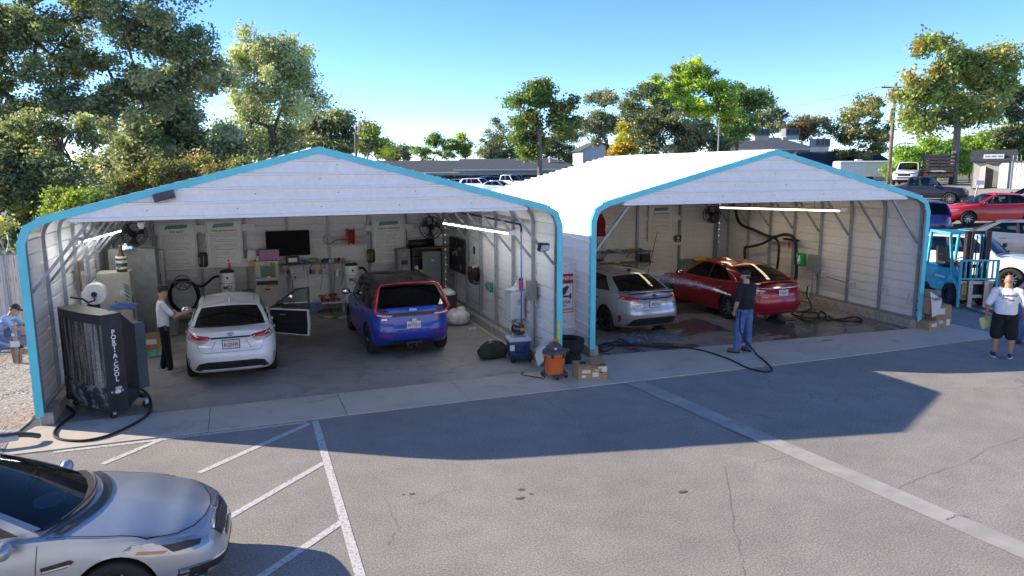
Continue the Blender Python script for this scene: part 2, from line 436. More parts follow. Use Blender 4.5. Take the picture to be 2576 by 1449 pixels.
flat_poly('slab', [(q0+.006, .32), (1.0, .7), (1.0, 9.), (q0+.006, 9.)], .015, 'concrete', ap, th=.03)
# light filler strip along the front of the left slab
flat_poly('joint_strip', [(-9.0, -.03), (-.2, -.03), (-.2, .012), (-9.0, .012)], .021, 'concrete', ap)

# painted hatching and the concrete gutter strip across the yard
def strip(name, a, b, w0, w1, z, mat, parent=None, kind=None, seg=1):
    a, b = Vector(a[:2]), Vector(b[:2]); d = (b-a).normalized(); nrm = Vector((-d.y, d.x))
    P = [a+nrm*w0/2, a-nrm*w0/2, b-nrm*w1/2, b+nrm*w1/2]
    o = MB().add([(p.x, p.y, z) for p in P], [(0, 1, 2, 3)]).build(name, mat, parent)
    if kind: struct(o, kind)
    return o
pk = None
LINES = [((793, 1060), (908, 1455), .105), ((778, 1066), (500, 1190), .10), ((816, 1164), (575, 1302), .10), ((862, 1312), (655, 1452), .10),
         ((413, 1103), (258, 1168), .10), ((770, 1063), (135, 1138), .085)]
for i, (a, b, w) in enumerate(LINES):
    strip('painted_line', gp(*a), gp(*b), w, w, .0045+.0002*i, 'line_paint', kind='structure')
g0, g1 = gp(1592, 961), gp(2556, 1378); gd = (g1-g0).normalized()
mk('gutter_concrete', (.34, .325, .30), .9, 0, .14, 2.5, .3, 60)
gut = strip('gutter_strip', g0, g1+gd*6, .36, .36, .009, 'gutter_concrete', kind='structure')
gr = gp(1592, 961)
# dark seams beside it and cracks, spots of oil
def crack(name, px, w, mat='black_rubber', z=.0055):
    P = [gp(*q) for q in px]; out = []; g = random.Random(len(px)*7+int(px[0][0]))
    for a, b in zip(P[:-1], P[1:]):
        for k in range(6):
            p = a.lerp(b, k/6); out.append(p+Vector((g.uniform(-.025, .025), g.uniform(-.025, .025), 0)))
    out.append(P[-1]); mb = MB()
    L = []; Rr = []
    for i, p in enumerate(out):
        t = (out[min(i+1, len(out)-1)]-out[max(i-1, 0)]).normalized(); nn = Vector((-t.y, t.x, 0)); ww = w*g.uniform(.4, 1.1)
        L.append((p.x+nn.x*ww, p.y+nn.y*ww, z)); Rr.append((p.x-nn.x*ww, p.y-nn.y*ww, z))
    mb.grid([L, Rr]); return struct(mb.build(name, mat))
mk('crack_fill', (.15, .138, .125), .9, 0, .3, 20)
mk('oil_stain', (.10, .095, .09), .6, 0, .25, 9)
crack('asphalt_crack', [(2256, 1228), (2330, 1195), (2436, 1160), (2480, 1130), (2576, 1098)], .003, 'crack_fill')
crack('asphalt_crack', [(965, 1248), (985, 1285), (1002, 1330), (975, 1372)], .003, 'crack_fill')
crack('asphalt_crack', [(1822, 1175), (1835, 1270), (1862, 1380), (1872, 1449)], .003, 'crack_fill')
crack('asphalt_crack', [(1545, 968), (1700, 1030), (1960, 1135)], .003, 'crack_fill')
crack('asphalt_crack', [(2378, 1310), (2400, 1298), (2432, 1300)], .012, 'crack_fill', .0105)
crack('asphalt_crack', [(1410, 1015), (1465, 1000), (1540, 990)], .003, 'crack_fill')
def stain(name, px, rx, ry, seed, mat='oil_stain', z=.005):
    c = gp(*px); g = random.Random(seed); mb = MB(); n = 22
    vs = [(c.x, c.y, z)]+[(c.x+rx*(1+.35*mnoise.noise((math.cos(a)*1.6, math.sin(a)*1.6, seed)))*math.cos(a), c.y+ry*(1+.5*mnoise.noise((math.cos(a)*2.1, math.sin(a)*2.1, seed+4)))*math.sin(a), z) for a in [2*math.pi*k/n for k in range(n)]]
    mb.add(vs, [(0, k+1, (k+1) % n+1) for k in range(n)]); return struct(mb.build(name, mat))
for i, (q, rx, ry) in enumerate([((1312, 1232), .045, .03), ((1308, 1254), .06, .035), ((1336, 1243), .03, .02), ((1036, 1243), .035, .025), ((1717, 1238), .07, .035), ((1015, 745+500), .02, .015)]):
    stain('oil_spot', q, rx, ry, i+1)
# drops of damp and dirt on the aprons
for i, (q, rx, ry) in enumerate([((1588, 888), .16, .05), ((2080, 858), .2, .05), ((1700, 880), .25, .05)]):
    stain('damp_patch', q, rx, ry, i+20, 'oil_stain', .0185)

# ------------------------------------------------------------------ the two metal sheds
HV, HB, XB, HR, CURB = 2.97, 3.334, .335, 4.423, .22
PITCH_R = .2286
def outer_path(W, nb=4):
    P = [(0, CURB), (0, HV-.06)]
    # bend from vertical to the roof slope
    p0, p1, p2 = Vector((0, HV-.06)), Vector((.015, HB-.06)), Vector((XB, HB))
    for k in range(1, nb+1):
        t = k/nb; q = (1-t)**2*p0+2*t*(1-t)*p1+t*t*p2; P.append((q.x, q.y))
    P.append((W/2, HR)); return P
def walk(P, step=.02):
    """resample a polyline to (point, normal, s)"""
    out = []; s = 0
    for (a, b) in zip(P[:-1], P[1:]):
        a, b = Vector(a), Vector(b); L = (b-a).length; t = (b-a)/L; nn = Vector((-t.y, t.x)); n = max(1, int(L/step))
        for k in range(n): out.append((a+t*L*k/n, nn, s+L*k/n))
        s += L
    out.append((Vector(P[-1]), nn, s)); return out
def rib_off(s, h=.034):
    """height of the pressed ribs at distance s"""
    d = abs(((s+PITCH_R/2) % PITCH_R)-PITCH_R/2)
    if d < .016: return h
    if d < .025: return h*(1-(d-.016)/.009)
    d2 = abs(((s) % PITCH_R)-PITCH_R/2)
    return .003 if abs(d2-.03) < .006 else 0.
def ribbed_line(L, a=0.):
    """positions along a flat sheet where the profile changes"""
    S = []; k = math.floor(a/PITCH_R)-1
    while k*PITCH_R < L+.3:
        for d in (-.025, -.016, .016, .025): S.append(k*PITCH_R+d)
        k += 1
    S = [s for s in S if a < s < L]
    return [a]+S+[L]
def sweep_xz(path, w, d, y):
    """square tube swept in the XZ plane: w in plane, d along y"""
    mb = MB(); rows = []
    for i, p in enumerate(path):
        p = Vector(p); a = Vector(path[max(i-1, 0)]); b = Vector(path[min(i+1, len(path)-1)]); t = (b-a).normalized(); n = Vector((-t.y, t.x))
        o, q = p+n*w/2, p-n*w/2
        rows.append([(o.x, y-d/2, o.y), (o.x, y+d/2, o.y), (q.x, y+d/2, q.y), (q.x, y-d/2, q.y)])
    mb.grid(rows, close_u=True); mb.f += [(0, 1, 2, 3), tuple(len(mb.v)-4+k for k in (3, 2, 1, 0))]; mb.mi += [0, 0]
    return mb
def shed(label, W, D, nf, sp, loc, rz, y_first=.08, backposts=(), outer=None):
    t = thing('metal_carport', label, 'carport', loc, rz, None)
    P = outer_path(W); PW = [(W-x, z) for x, z in P]
    # cladding sheets, 0.91 m wide, ribs running from front to back
    wk = []; tot = sum((Vector(b)-Vector(a)).length for a, b in zip(P[:-1], P[1:]))
    def at(s):
        for a, b in zip(P[:-1], P[1:]):
            a, b = Vector(a), Vector(b); L = (b-a).length
            if s <= L+1e-6:
                tt = (b-a)/L; return a+tt*s, Vector((-tt.y, tt.x))
            s -= L
        return Vector(P[-1]), Vector((-tt.y, tt.x))
    pw = PITCH_R*4
    for side in (0, 1):
        s0 = 0.
        while s0 < tot-.05:
            s1 = min(tot, s0+pw); S = sorted(set(ribbed_line(s1, s0)+[s0+(s1-s0)*k/10 for k in range(11)])); rows = []
            j = int(s0/pw); y0, y1 = -.05-.0*j, D+.06
            for s in S:
                p, nn = at(s); q = p+nn*(rib_off(s)+(.0015 if j % 2 else 0)); x = q.x if side == 0 else W-q.x
                rows.append([(x, y0, q.y), (x, (y0+y1)*.5, q.y), (x, y1, q.y)])
            mb = MB().grid(rows)
            nmz = 'roof_sheet' if s0 > HV-.25 else 'wall_sheet'
            mb.build(nmz, 'white_sheet' if nmz == 'roof_sheet' or side == outer else 'inner_white', t)
            s0 = s1
    # back wall, sheets with level ribs
    def zroof(x):
        x = min(x, W-x)
        if x >= XB: return HB+(x-XB)*(HR-HB)/(W/2-XB)
        return HV-.06+(HB-HV+.06)*math.sqrt(max(0, x/XB))
    def end_wall(name, y, z0, z1, xmin, sgn, mat, ph=0.):
        za = z0
        k = 0
        while za < z1-.03:
            zb = min(z1, za+pw); rows = []
            for z in ribbed_line(zb-z0, za-z0):
                z += z0
                # x where the roof is above z
                if z <= HV-.1: x = .02
                elif z <= HB: x = XB*max(0, (z-HV+.06)/(HB-HV+.06))**2+.02
                else: x = XB+(z-HB)*(W/2-XB)/(HR-HB)+.02
                x = min(max(x, xmin), W/2-.01); yy = y+sgn*(rib_off(z-z0)+(.0015 if k % 2 else 0))
                rows.append([(x, yy, z), (W-x, yy, z)])
            MB().grid(rows).build(name, mat, t); za = zb; k += 1
    end_wall('back_sheet', D, CURB, HR-.03, .02, 1, 'inner_white')
    zg = 3.30
    end_wall('gable_sheet', -.035, zg, HR-.05, .74, -1, 'white_sheet')
    mb = MB().box((W/2, -.047, zg-.012), (W-1.43, .05, .05)); mb.build('gable_sill', 'white_sheet', t, bev=.008)
    # screws on the gable
    ms = MB()
    for i, z in enumerate((zg+.12, zg+.36, zg+.6, zg+.84)):
        for k in range(5):
            x = W*(.2+.15*k)+((i % 2)*.3)
            if z < zroof(x)-.2: ms.lathe([(.011, 0), (.011, .006), (0, .010)], 6, (x, -.042, z), 'Y')
    for i in range(0, len(ms.v), 1): pass
    o = ms.build('screw_heads', 'galv_dark', t); struct(o, 'stuff')
    # cyan edge trim round the front
    def trim(pa, pb, na, nb, wd, y0=-.078):
        rows = []
        for p, nn in ((pa, na), (pb, nb)):
            o, i = p+nn*.022, p-nn*wd
            rows.append([(o.x, .035, o.y), (o.x, y0, o.y), (i.x, y0, i.y), (i.x, y0+.02, i.y)])
        return rows
    tp = [(0, CURB-.04 if True else 0), (0, HV-.02), (.10, HV+.235), (XB+.02, HB+.012), (W/2, HR+.004)]
    tv = [Vector(p) for p in tp]; nrm = []
    for i in range(len(tv)):
        d1 = (tv[i]-tv[i-1]).normalized() if i else None; d2 = (tv[i+1]-tv[i]).normalized() if i < len(tv)-1 else None
        d = (d1+d2).normalized() if d1 and d2 else (d1 or d2); nrm.append(Vector((-d.y, d.x)))
    nrm[-1] = Vector((0, 1))
    for side in (0, 1):
        for i in range(len(tv)-1):
            rows = trim(tv[i], tv[i+1], nrm[i], nrm[i+1], .098)
            rows = [[(x if side == 0 else W-x, y+.0012*i, z) for x, y, z in r] for r in rows]
            MB().grid(rows).build('edge_trim', 'cyan_trim', t)
    # frames: legs with curved haunches, rafters, knee braces
    ins = .045
    inner = [(x+0., z) for x, z in P]
    def offs(pth, d):
        out = []
        for i, p in enumerate(pth):
            a = Vector(pth[max(i-1, 0)]); b = Vector(pth[min(i+1, len(pth)-1)]); tt = (b-a).normalized(); nn = Vector((-tt.y, tt.x)); q = Vector(p)-nn*d; out.append((q.x, q.y))
        return out
    P8 = outer_path(W, 7); IN = offs(P8, ins+.012)
    s_end = Vector(IN[-2]).lerp(Vector(IN[-1]), .12)
    legp = [(IN[0][0], CURB+.06)]+IN[1:-1]+[(s_end.x, s_end.y)]
    lm = sweep_xz(legp, .06, .062, 0).mesh('leg', 'galv'); lmr = sweep_xz([(W-x, z) for x, z in legp], .06, .062, 0).mesh('leg', 'galv')
    rafp = [(s_end.x, s_end.y), (IN[-1][0], IN[-1][1]), (W-s_end.x, s_end.y)]
    rm = sweep_xz(rafp, .05, .056, 0).mesh('rafter', 'galv')
    bm_ = sweep_xz([(.075, 2.16), (1.12, 3.46)], .045, .05, 0).mesh('knee_brace', 'galv'); bmr = sweep_xz([(W-.075, 2.16), (W-1.12, 3.46)], .045, .05, 0).mesh('knee_brace', 'galv')
    for i in range(nf):
        y = y_first+i*sp
        if y > D-.03: y = D-.05
        for nme, me in (('leg', lm), ('leg', lmr), ('rafter', rm), ('knee_brace', bm_), ('knee_brace', bmr)):
            link(nme, me, t, (0, y+(.062 if nme == 'knee_brace' else 0), 0))
    for x in (.05, W-.05):
        MB().box((x, D/2, CURB+.035), (.06, D-.05, .05)).build('base_rail', 'galv', t)
    for x, w in backposts:
        MB().box((x, D-.055, CURB/2+1.75), (w, .06, 3.4-CURB)).build('back_post', 'galv', t)
    # block kerb under the walls
    km = MB().box((0, 0, CURB/2+.004), (.2, .39, CURB-.006)).mesh('kerb_block', 'block', bev=.008, seg=1)
    for x in (.11, W-.11):
        n = int(D/.4)
        for k in range(n): link('kerb_block', km, t, (x, .2+k*.4, 0))
    kb = MB().box((0, 0, CURB/2+.004), (.39, .2, CURB-.006)).mesh('kerb_block', 'block', bev=.008, seg=1)
    for k in range(int((W-.5)/.4)+1): link('kerb_block', kb, t, (.42+k*.4, D-.12, 0))
    return t
def make_inner():
    """sheet white outside; the faces seen from inside carry the dulled, dusty coat"""
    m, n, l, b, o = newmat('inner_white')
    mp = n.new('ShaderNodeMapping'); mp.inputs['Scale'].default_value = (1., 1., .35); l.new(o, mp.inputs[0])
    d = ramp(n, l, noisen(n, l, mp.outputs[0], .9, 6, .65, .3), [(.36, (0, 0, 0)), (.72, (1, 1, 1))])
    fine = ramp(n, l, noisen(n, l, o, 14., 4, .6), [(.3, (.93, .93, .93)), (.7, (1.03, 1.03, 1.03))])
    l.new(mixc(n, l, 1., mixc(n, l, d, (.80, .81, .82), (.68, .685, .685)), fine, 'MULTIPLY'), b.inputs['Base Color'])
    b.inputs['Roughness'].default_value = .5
make_inner()
LW, LD = 9.13, 8.78
SL = Vector((-LW, 0, 0))
def backx(px, Y=8.7): return onY(px, 620, Y).x+LW
shedL = shed('left open metal shed with sky-blue edge trim and white gable, white and blue cars inside', LW, LD, 8, 1.2192, SL, 0, .08,
             [(backx(p), .07) for p in (386, 504, 618, 724, 828, 928, 1022)])
AR = -.0546; RW, RD = 9.0, 9.15
SR = Vector((1.057, .773, 0)); cR, sR = math.cos(AR), math.sin(AR)
def locR(P): d = Vector(P)-SR; return Vector((d.x*cR+d.y*sR, -d.x*sR+d.y*cR, d.z))
def wR(p): return Vector((SR.x+p[0]*cR-p[1]*sR, SR.y+p[0]*sR+p[1]*cR, p[2] if len(p) > 2 else 0.))
def onRY(px, py, yl): n = (-sR, cR, 0); return locR(pl(px, py, n, -sR*SR.x+cR*SR.y+yl))
def onRX(px, py, xl): n = (cR, sR, 0); return locR(pl(px, py, n, cR*SR.x+sR*SR.y+xl))
shedR = shed('right open metal shed used as wash bay, sky-blue edge trim, red car inside', RW, RD, 9, 1.19, SR, AR, .09,
             [(onRY(p, 650, RD-.06).x, .08) for p in (1602, 1708, 1682+114)], outer=0)
# floors
flat_poly('shop_floor', [(-9.0, .012), (-.1, .012), (-.1, LD), (-9.0, LD)], .012, 'shop_floor', kind='structure', th=.02)
f2 = [wR(p) for p in ((.05, .0), (RW-.05, .0), (RW-.05, RD), (.05, RD))]
flat_poly('wash_bay_floor', f2, .0125, 'wash_floor', kind='structure', th=.02)
# ------------------------------------------------------------------ cars
def paint(name, col, metal=0., rough=.28, coat=.8, var=.05): return mk(name, col, rough, metal, var, 3., coat=coat)
paint('paint_white', (.80, .81, .82)); paint('paint_silver', (.50, .515, .53), .55, .30); paint('paint_bluegrey', (.36, .39, .425), .5, .36, .5)
paint('paint_red_dark', (.36, .007, .018), .2, .3); paint('paint_red', (.55, .005, .012), 0., .3); paint('paint_blue', (.006, .036, .36), .1, .28)
paint('paint_black', (.008, .008, .018), 0., .4, .3); paint('paint_navy', (.012, .02, .13), .2); paint('paint_grey', (.22, .235, .25), .5, .3); paint('paint_pale', (.55, .60, .64), .4, .3)
mk('tail_red', (.45, .004, .008), .15, 0, .1, 6, coat=1.); mk('tail_clear', (.62, .60, .60), .12, .3, .15, 30, coat=1.)
mk('amber', (.45, .10, .01), .2, 0, .1, 6, coat=1.); mk('head_lens', (.30, .32, .35), .08, .5, .08, 8, coat=1.)
mk('alloy', (.48, .49, .50), .3, .8, .08, 9); mk('alloy_dark', (.05, .05, .053), .35, .6, .1, 9)
mk('seat_cloth', (.05, .05, .055), .85, 0, .2, 20); mk('cabin_black', (.012, .012, .013), .8, 0, .2, 8); mk('cabin_grey', (.16, .15, .14), .8, 0, .1, 8)
def make_glass(name, tint, rough=.0):
    m = bpy.data.materials.new(name); m.use_nodes = True; MATS[name] = m; n = m.node_tree.nodes; l = m.node_tree.links
    n.remove(n['Principled BSDF']); out = n['Material Output']
    tr = n.new('ShaderNodeBsdfTransparent'); gl = n.new('ShaderNodeBsdfGlossy'); gl.inputs['Roughness'].default_value = .02
    tc = n.new('ShaderNodeTexCoord'); z = noisen(n, l, tc.outputs['Object'], 3., 3)
    l.new(ramp(n, l, z, [(.3, tuple(c*.85 for c in tint)), (.7, tint)]), tr.inputs[0])
    fr = n.new('ShaderNodeFresnel'); fr.inputs[0].default_value = 1.55
    mx = n.new('ShaderNodeMixShader'); l.new(fr.outputs[0], mx.inputs[0]); l.new(tr.outputs[0], mx.inputs[1]); l.new(gl.outputs[0], mx.inputs[2]); l.new(mx.outputs[0], out.inputs[0])
make_glass('glass', (.46, .56, .54)); make_glass('glass_dark', (.045, .05, .055)); make_glass('glass_clear', (.8, .86, .86))

def interp(keys, x):
    if x <= keys[0][0]: return keys[0][1]
    for (a, u), (b, v) in zip(keys[:-1], keys[1:]):
        if x <= b:
            t = (x-a)/(b-a); return u+(v-u)*(t*t*(3-2*t)*.6+t*.4)
    return keys[-1][1]
class Car:
    """car body from stacked plan outlines; x forward, y left, origin on the ground under the middle"""
    def __init__(s, name, label, loc, rz, pm, L=4.63, W=1.78, wb=2.7, fo=.93, top=(), bot=.2, wheel_r=.32, nf=4., nr=5., front=None, rear=None, side=None, crown=.05,
                 gh=None, group=None, glass='glass_dark', rim='alloy', spokes=10, scale=1., arch=.045, rimdark=False, cat='car', tread=.2, detail=True):
        s.t = thing(name, label, cat, loc, rz, group); s.t.scale = (scale,)*3
        s.L, s.W, s.wb = L, W, wb; s.pm = pm; a = L/2; s.a = a
        s.xf = a-fo; s.xr = s.xf-wb
        top = sorted(top); s.top = top
        front = front or [(0, .10), (.15, .04), (.4, 0), (.7, .02), (.9, .07), (1, .16)]
        rear = rear or [(0, .14), (.15, .05), (.4, 0), (.62, .02), (.8, .05), (1, .10)]
        side = side or [(0, .055), (.12, .02), (.45, 0), (.72, .012), (.9, .045), (1, .075)]
        K = [0, .06, .14, .25, .38, .5, .62, .74, .84, .92, .97, 1.]; N = 30
        ts = [math.pi/2*(-1+2*i/(2*N)) for i in range(2*N+1)]
        mb = MB(); rows = []
        def zb(x): return bot+.05*abs(x/a)**4
        def ring(k, q, inset=0., dz=None):
            row = []
            for sgn in (1, -1):
                tt = ts if sgn > 0 else ts[::-1][1:-1]
                for t in tt:
                    u = math.sin(t); af = a-interp(front, k)-inset; ar = a-interp(rear, k)-inset; n = nf if u > 0 else nr
                    x = u*(af if u > 0 else ar); w = W/2-interp(side, k)-inset*.3
                    y = w*(max(0, 1-abs(u)**n))**(1/n)*sgn*q
                    zt = interp(top, x); zz = zb(x)+k*(zt-zb(x))
                    if dz: zz += dz
                    row.append((x, y, zz))
            return row
        for q in (0., .5, .93): rows.append(ring(0., q))
        for k in K: rows.append(ring(k, 1.))
        for q in (.97, .9, .78, .6, .4, .2, 0.):
            rows.append([(x, y, z+crown*(1-q**2)**.75) for x, y, z in ring(1., q, .02*(1-q))])
        mb.grid(rows, close_u=True)
        me = mb.mesh('body', [pm, 'black_plastic', 'cabin_black'], smooth=True)
        bm = bmesh.new(); bm.from_mesh(me); bmesh.ops.remove_doubles(bm, verts=bm.verts, dist=.002); bmesh.ops.dissolve_degenerate(bm, dist=.0005, edges=bm.edges); bmesh.ops.recalc_face_normals(bm, faces=bm.faces); bm.to_mesh(me); bm.free()
        body = link('body', me)
        # wheel arches are cut out
        ct = MB()
        for xx in (s.xf, s.xr):
            for y0, y1 in ((-W, -W/2+.36), (W/2-.36, W)): ct.lathe([(wheel_r+arch, y0), (wheel_r+arch, y1)], 32, (xx, 0, wheel_r+.01), 'Y')
        cm = ct.mesh('cut', 'black_plastic'); co = bpy.data.objects.new('cut', cm); COL.objects.link(co)
        md = body.modifiers.new('b', 'BOOLEAN'); md.operation = 'DIFFERENCE'; md.object = co; md.solver = 'EXACT'
        try: md.material_mode = 'TRANSFER'
        except Exception: pass
        new = evald(body); body.modifiers.clear(); bpy.data.objects.remove(co)
        body.data = new; new.name = 'body'; body.parent = s.t
        new.polygons.foreach_set('use_smooth', [True]*len(new.polygons)); new.set_sharp_from_angle(angle=R_(38))
        s.body = body
        if gh: s.green(gh, glass)
        bm = bmesh.new(); bm.from_mesh(new); s.bvh = BVHTree.FromBMesh(bm); bm.free()
        # wheels
        s.wheels(wheel_r, tread, rim, spokes)
    def green(s, g, glass):
        """g: wb windscreen base, wt its top, rt rear glass top, rb its base; yb, yt half widths; zt roof; zr roof rear"""
        xb0, xt0, xt1, xb1 = g['wb'], g['wt'], g['rt'], g['rb']; yb, yt = g['yb'], g['yt']; H = g['H']; Hr = g.get('Hr', H-.05); bow = g.get('bow', .16); bowr = g.get('bowr', .12)
        nfc = [0, .045, .18, .34, .5, .66, .82, .955, 1]; sc = g.get('sc', [0, .06, .26, .47, .52, .70, .88, 1.]); pil = g.get('pil', (3,)); solid = g.get('solid', (0, len(sc)-2))
        vr = [0, .07, .3, .55, .78, .93, 1]
        base, topl, kind = [], [], []
        def zbelt(x): return interp(s.top, x)+.012
        lf = g.get('corner', .12)
        for i, c in enumerate(nfc[:-1]):        # windscreen, left to right
            y = yb*(1-2*c); base.append((xb0+bow*(1-(2*c-1)**2)-lf*0, y, zbelt(xb0)+.0)); yy = yt*(1-2*c); topl.append((xt0+bow*.55*(1-(2*c-1)**2), yy, H-.05*(2*c-1)**2)); kind.append(('w', i))
        for i, c in enumerate(sc[:-1]):         # right side, front to back
            x = xb0+(xb1-xb0)*c; base.append((x, -yb-(.035*math.sin(math.pi*c)), zbelt(x))); xx = xt0+(xt1-xt0)*c
            topl.append((xx, -yt-.03*math.sin(math.pi*c), H-.05+(Hr-H)*c**1.5+.03*math.sin(math.pi*c))); kind.append(('s', i))
        for i, c in enumerate(nfc[:-1]):        # rear glass
            y = -yb*(1-2*c); base.append((xb1-bowr*(1-(2*c-1)**2), y, zbelt(xb1))); yy = -yt*(1-2*c); topl.append((xt1-bowr*.6*(1-(2*c-1)**2), yy, Hr-.05*(2*c-1)**2)); kind.append(('r', i))
        for i, c in enumerate(sc[:-1]):
            c2 = 1-c; c2 = sc[::-1][i]; x = xb0+(xb1-xb0)*c2; base.append((x, yb+(.035*math.sin(math.pi*c2)), zbelt(x))); xx = xt0+(xt1-xt0)*c2
            topl.append((xx, yt+.03*math.sin(math.pi*c2), H-.05+(Hr-H)*c2**1.5+.03*math.sin(math.pi*c2))); kind.append(('l', len(sc)-2-i))
        n = len(base); rows = []
        for v in vr:
            row = []
            for b, t in zip(base, topl):
                b, t = Vector(b), Vector(t); p = b.lerp(t, v); bl = .045*math.sin(math.pi*v); p.y *= 1+bl*.55; p.z += .018*math.sin(math.pi*v)
                if v == 0: p.z -= .05
                row.append(tuple(p))
            rows.append(row)
        cx = (xt0+xt1)/2; cr = g.get('crown', .035)
        for q in (.95, .85, .65, .4, .15):
            rows.append([(cx+(x-cx)*(1-(1-q)*.55) if True else x, y*q, z+cr*(1-q**2)**.8) for x, y, z in topl])
        fr = MB(); W = {}; nv = len(vr)-1
        vs = [p for r in rows for p in r]; idx = {}
        ff = []
        for i in range(len(rows)-1):
            for k in range(n):
                f = (i*n+k, i*n+(k+1) % n, (i+1)*n+(k+1) % n, (i+1)*n+k); kd = kind[k]; gl = None
                if 1 <= i < nv-1:
                    if kd[0] == 'w' and 1 <= kd[1] <= 6: gl = 'windshield'
                    if kd[0] == 'r' and 1 <= kd[1] <= 6: gl = 'rear_window'
                    if kd[0] in 'sl':
                        if kd[1] in solid: gl = None
                        elif kd[1] in pil: gl = 'pillar'
                        else:
                            grp = sum(1 for p_ in pil if p_ < kd[1]); gl = ('side_window', kd[0], grp)
                if gl is None: ff.append((f, 0))
                elif gl == 'pillar': ff.append((f, 1))
                else: W.setdefault(gl, []).append(f)
        ff.append((tuple(range((len(rows)-1)*n, len(rows)*n)), 0))
        for f, mi in ff: fr.f.append(f); fr.mi.append(mi)
        fr.v = vs
        rmat = g.get('roofmat', s.pm)
        o = fr.build('roof', [rmat, 'black_plastic'], s.t, smooth=True, auto=40); s.roof = o
        skip = g.get('skip', ())
        for key, fl in W.items():
            nm = key if isinstance(key, str) else key[0]
            if key in skip: continue
            used = sorted(set(i for f in fl for i in f)); mp = {u: i for i, u in enumerate(used)}
            MB().add([vs[u] for u in used], [tuple(mp[i] for i in f) for f in fl]).build(nm, g.get('wglass', glass) if nm == 'windshield' else glass, s.t, smooth=True)
        # black cabin floor under the glass
        fl = [(x*1.0, y*.97, z+.022) for x, y, z in base]
        cxm = sum(p[0] for p in fl)/len(fl)
        MB().add([(x, y, z+.03+s.t.get('cz', 0)) for x, y, z in fl]+[(cxm, 0, interp(s.top, cxm)+.075)], [(k, (k+1) % n, n) for k in range(n)]).build('cabin_deck', 'cabin_black', s.t)
        # seats, headrests, dash, wheel seen through the glass
        zz = interp(s.top, 0); mbs = MB()
        for x0 in g.get('seats', (.05, -.85)):
            for y in (-.36, .36):
                sm = MB().box((x0, y, zz+.06), (.14, .48, .34), ry=-.2).box((x0-.06, y, zz+.27), (.10, .26, .17), ry=-.15)
                sm.build('seat', g.get('seatmat', 'seat_cloth'), s.t, bev=.04)
        sw = MB(); c = Vector((xb0-.42, .36, zz+.12))
        sw.tube([c+Vector((.06*math.sin(q)*1., .18*math.cos(q), .17*math.sin(q))) for q in [2*math.pi*k/20 for k in range(20)]], .015, 6, closed=True)
        sw.bar(c+Vector((0, -.17, 0)), c+Vector((0, .17, 0)), .03, .05)
        sw.build('steering_wheel', 'black_plastic', s.t)
        md = MB().ball((xt0-.12, 0, H-.19), (.02, .11, .035), 8, 6); md.build('rear_view_mirror', 'black_plastic', s.t)
    def wheels(s, r, tr, rim, spokes):
        ty = MB(); hw = tr/2
        ty.lathe([(r*.66, -hw*.8), (r*.80, -hw), (r*.93, -hw*.98), (r*.99, -hw*.78), (r, -hw*.4), (r, hw*.4), (r*.99, hw*.78), (r*.93, hw*.98), (r*.80, hw), (r*.66, hw*.8)], 28, axis='Y', closed=True)
        tm = ty.mesh('wheel', 'black_rubber', smooth=True, auto=50)
        rm = MB(); R = r*.69
        rm.lathe([(R, -hw*.7), (R, hw*.72), (R*.95, hw*.78), (R*.92, hw*.55), (R*.88, -hw*.2), (.02, -hw*.3)], 28, axis='Y')
        for k in range(spokes):
            q = 2*math.pi*k/spokes; d = Vector((math.cos(q), 0, math.sin(q)))
            rm.bar(d*R*.14+Vector((0, hw*.42, 0)), d*R*.93+Vector((0, hw*.66, 0)), R*(.9/spokes if spokes > 6 else .17), .03, up=(0, 1, 0), mi=1)
        rm.lathe([(R*.2, hw*.3), (R*.2, hw*.5), (R*.12, hw*.56), (0, hw*.56)], 14, axis='Y', mi=1)
        rmm = rm.mesh('rim', ['alloy_dark', rim], smooth=True, auto=35)
        for xx in (s.xf, s.xr):
            for sg in (1, -1):
                w = link('wheel', tm, s.t, (xx, sg*(s.W/2-hw-.025), r), 0 if sg > 0 else math.pi)
                link('rim', rmm, w)
        MB().box((s.xr, 0, r), (.12, s.W-.5, .12)).box((s.xf, 0, r), (.12, s.W-.5, .12)).box((0, 0, .26), (s.wb*.9, s.W*.7, .1)).build('underbody', 'black', s.t)
    def hit(s, axis, p):
        dirs = {'rear': Vector((1, 0, 0)), 'front': Vector((-1, 0, 0)), 'left': Vector((0, -1, 0)), 'right': Vector((0, 1, 0)), 'top': Vector((0, 0, -1))}
        if axis in ('fr', 'fl'):
            sg = 1 if axis == 'fr' else -1; d = Vector((-.6, .8*sg, 0)); tt = Vector((.8, .6*sg, 0)); h = s.bvh.ray_cast(tt*p[0]-d*5+Vector((0, 0, p[1])), d); return (h[0], h[1], d) if h[0] else None
        d = dirs[axis]
        o = {'rear': Vector((-8, p[0], p[1])), 'front': Vector((8, p[0], p[1])), 'left': Vector((p[0], 4, p[1])), 'right': Vector((p[0], -4, p[1])), 'top': Vector((p[0], p[1], 5))}[axis]
        h = s.bvh.ray_cast(o, d); return (h[0], h[1], d) if h[0] else None
    def patch(s, name, axis, poly, mat, off=.006, sub=.07, parent=None, smooth=True):
        """polygon pressed on to the bodywork: lights, grilles, badges"""
        bm = bmesh.new(); vs = [bm.verts.new((p[0], p[1], 0)) for p in poly]; bm.faces.new(vs); bmesh.ops.triangulate(bm, faces=bm.faces)
        for _ in range(4):
            ed = [e for e in bm.edges if e.calc_length() > sub]
            if not ed: break
            bmesh.ops.subdivide_edges(bm, edges=ed, cuts=1); bmesh.ops.triangulate(bm, faces=bm.faces)
        bad = []; last = None
        for v in bm.verts:
            h = s.hit(axis, (v.co.x, v.co.y))
            if h is None: bad.append(v); continue
            v.co = h[0]-h[2]*off; last = v.co
        bmesh.ops.delete(bm, geom=bad, context='VERTS')
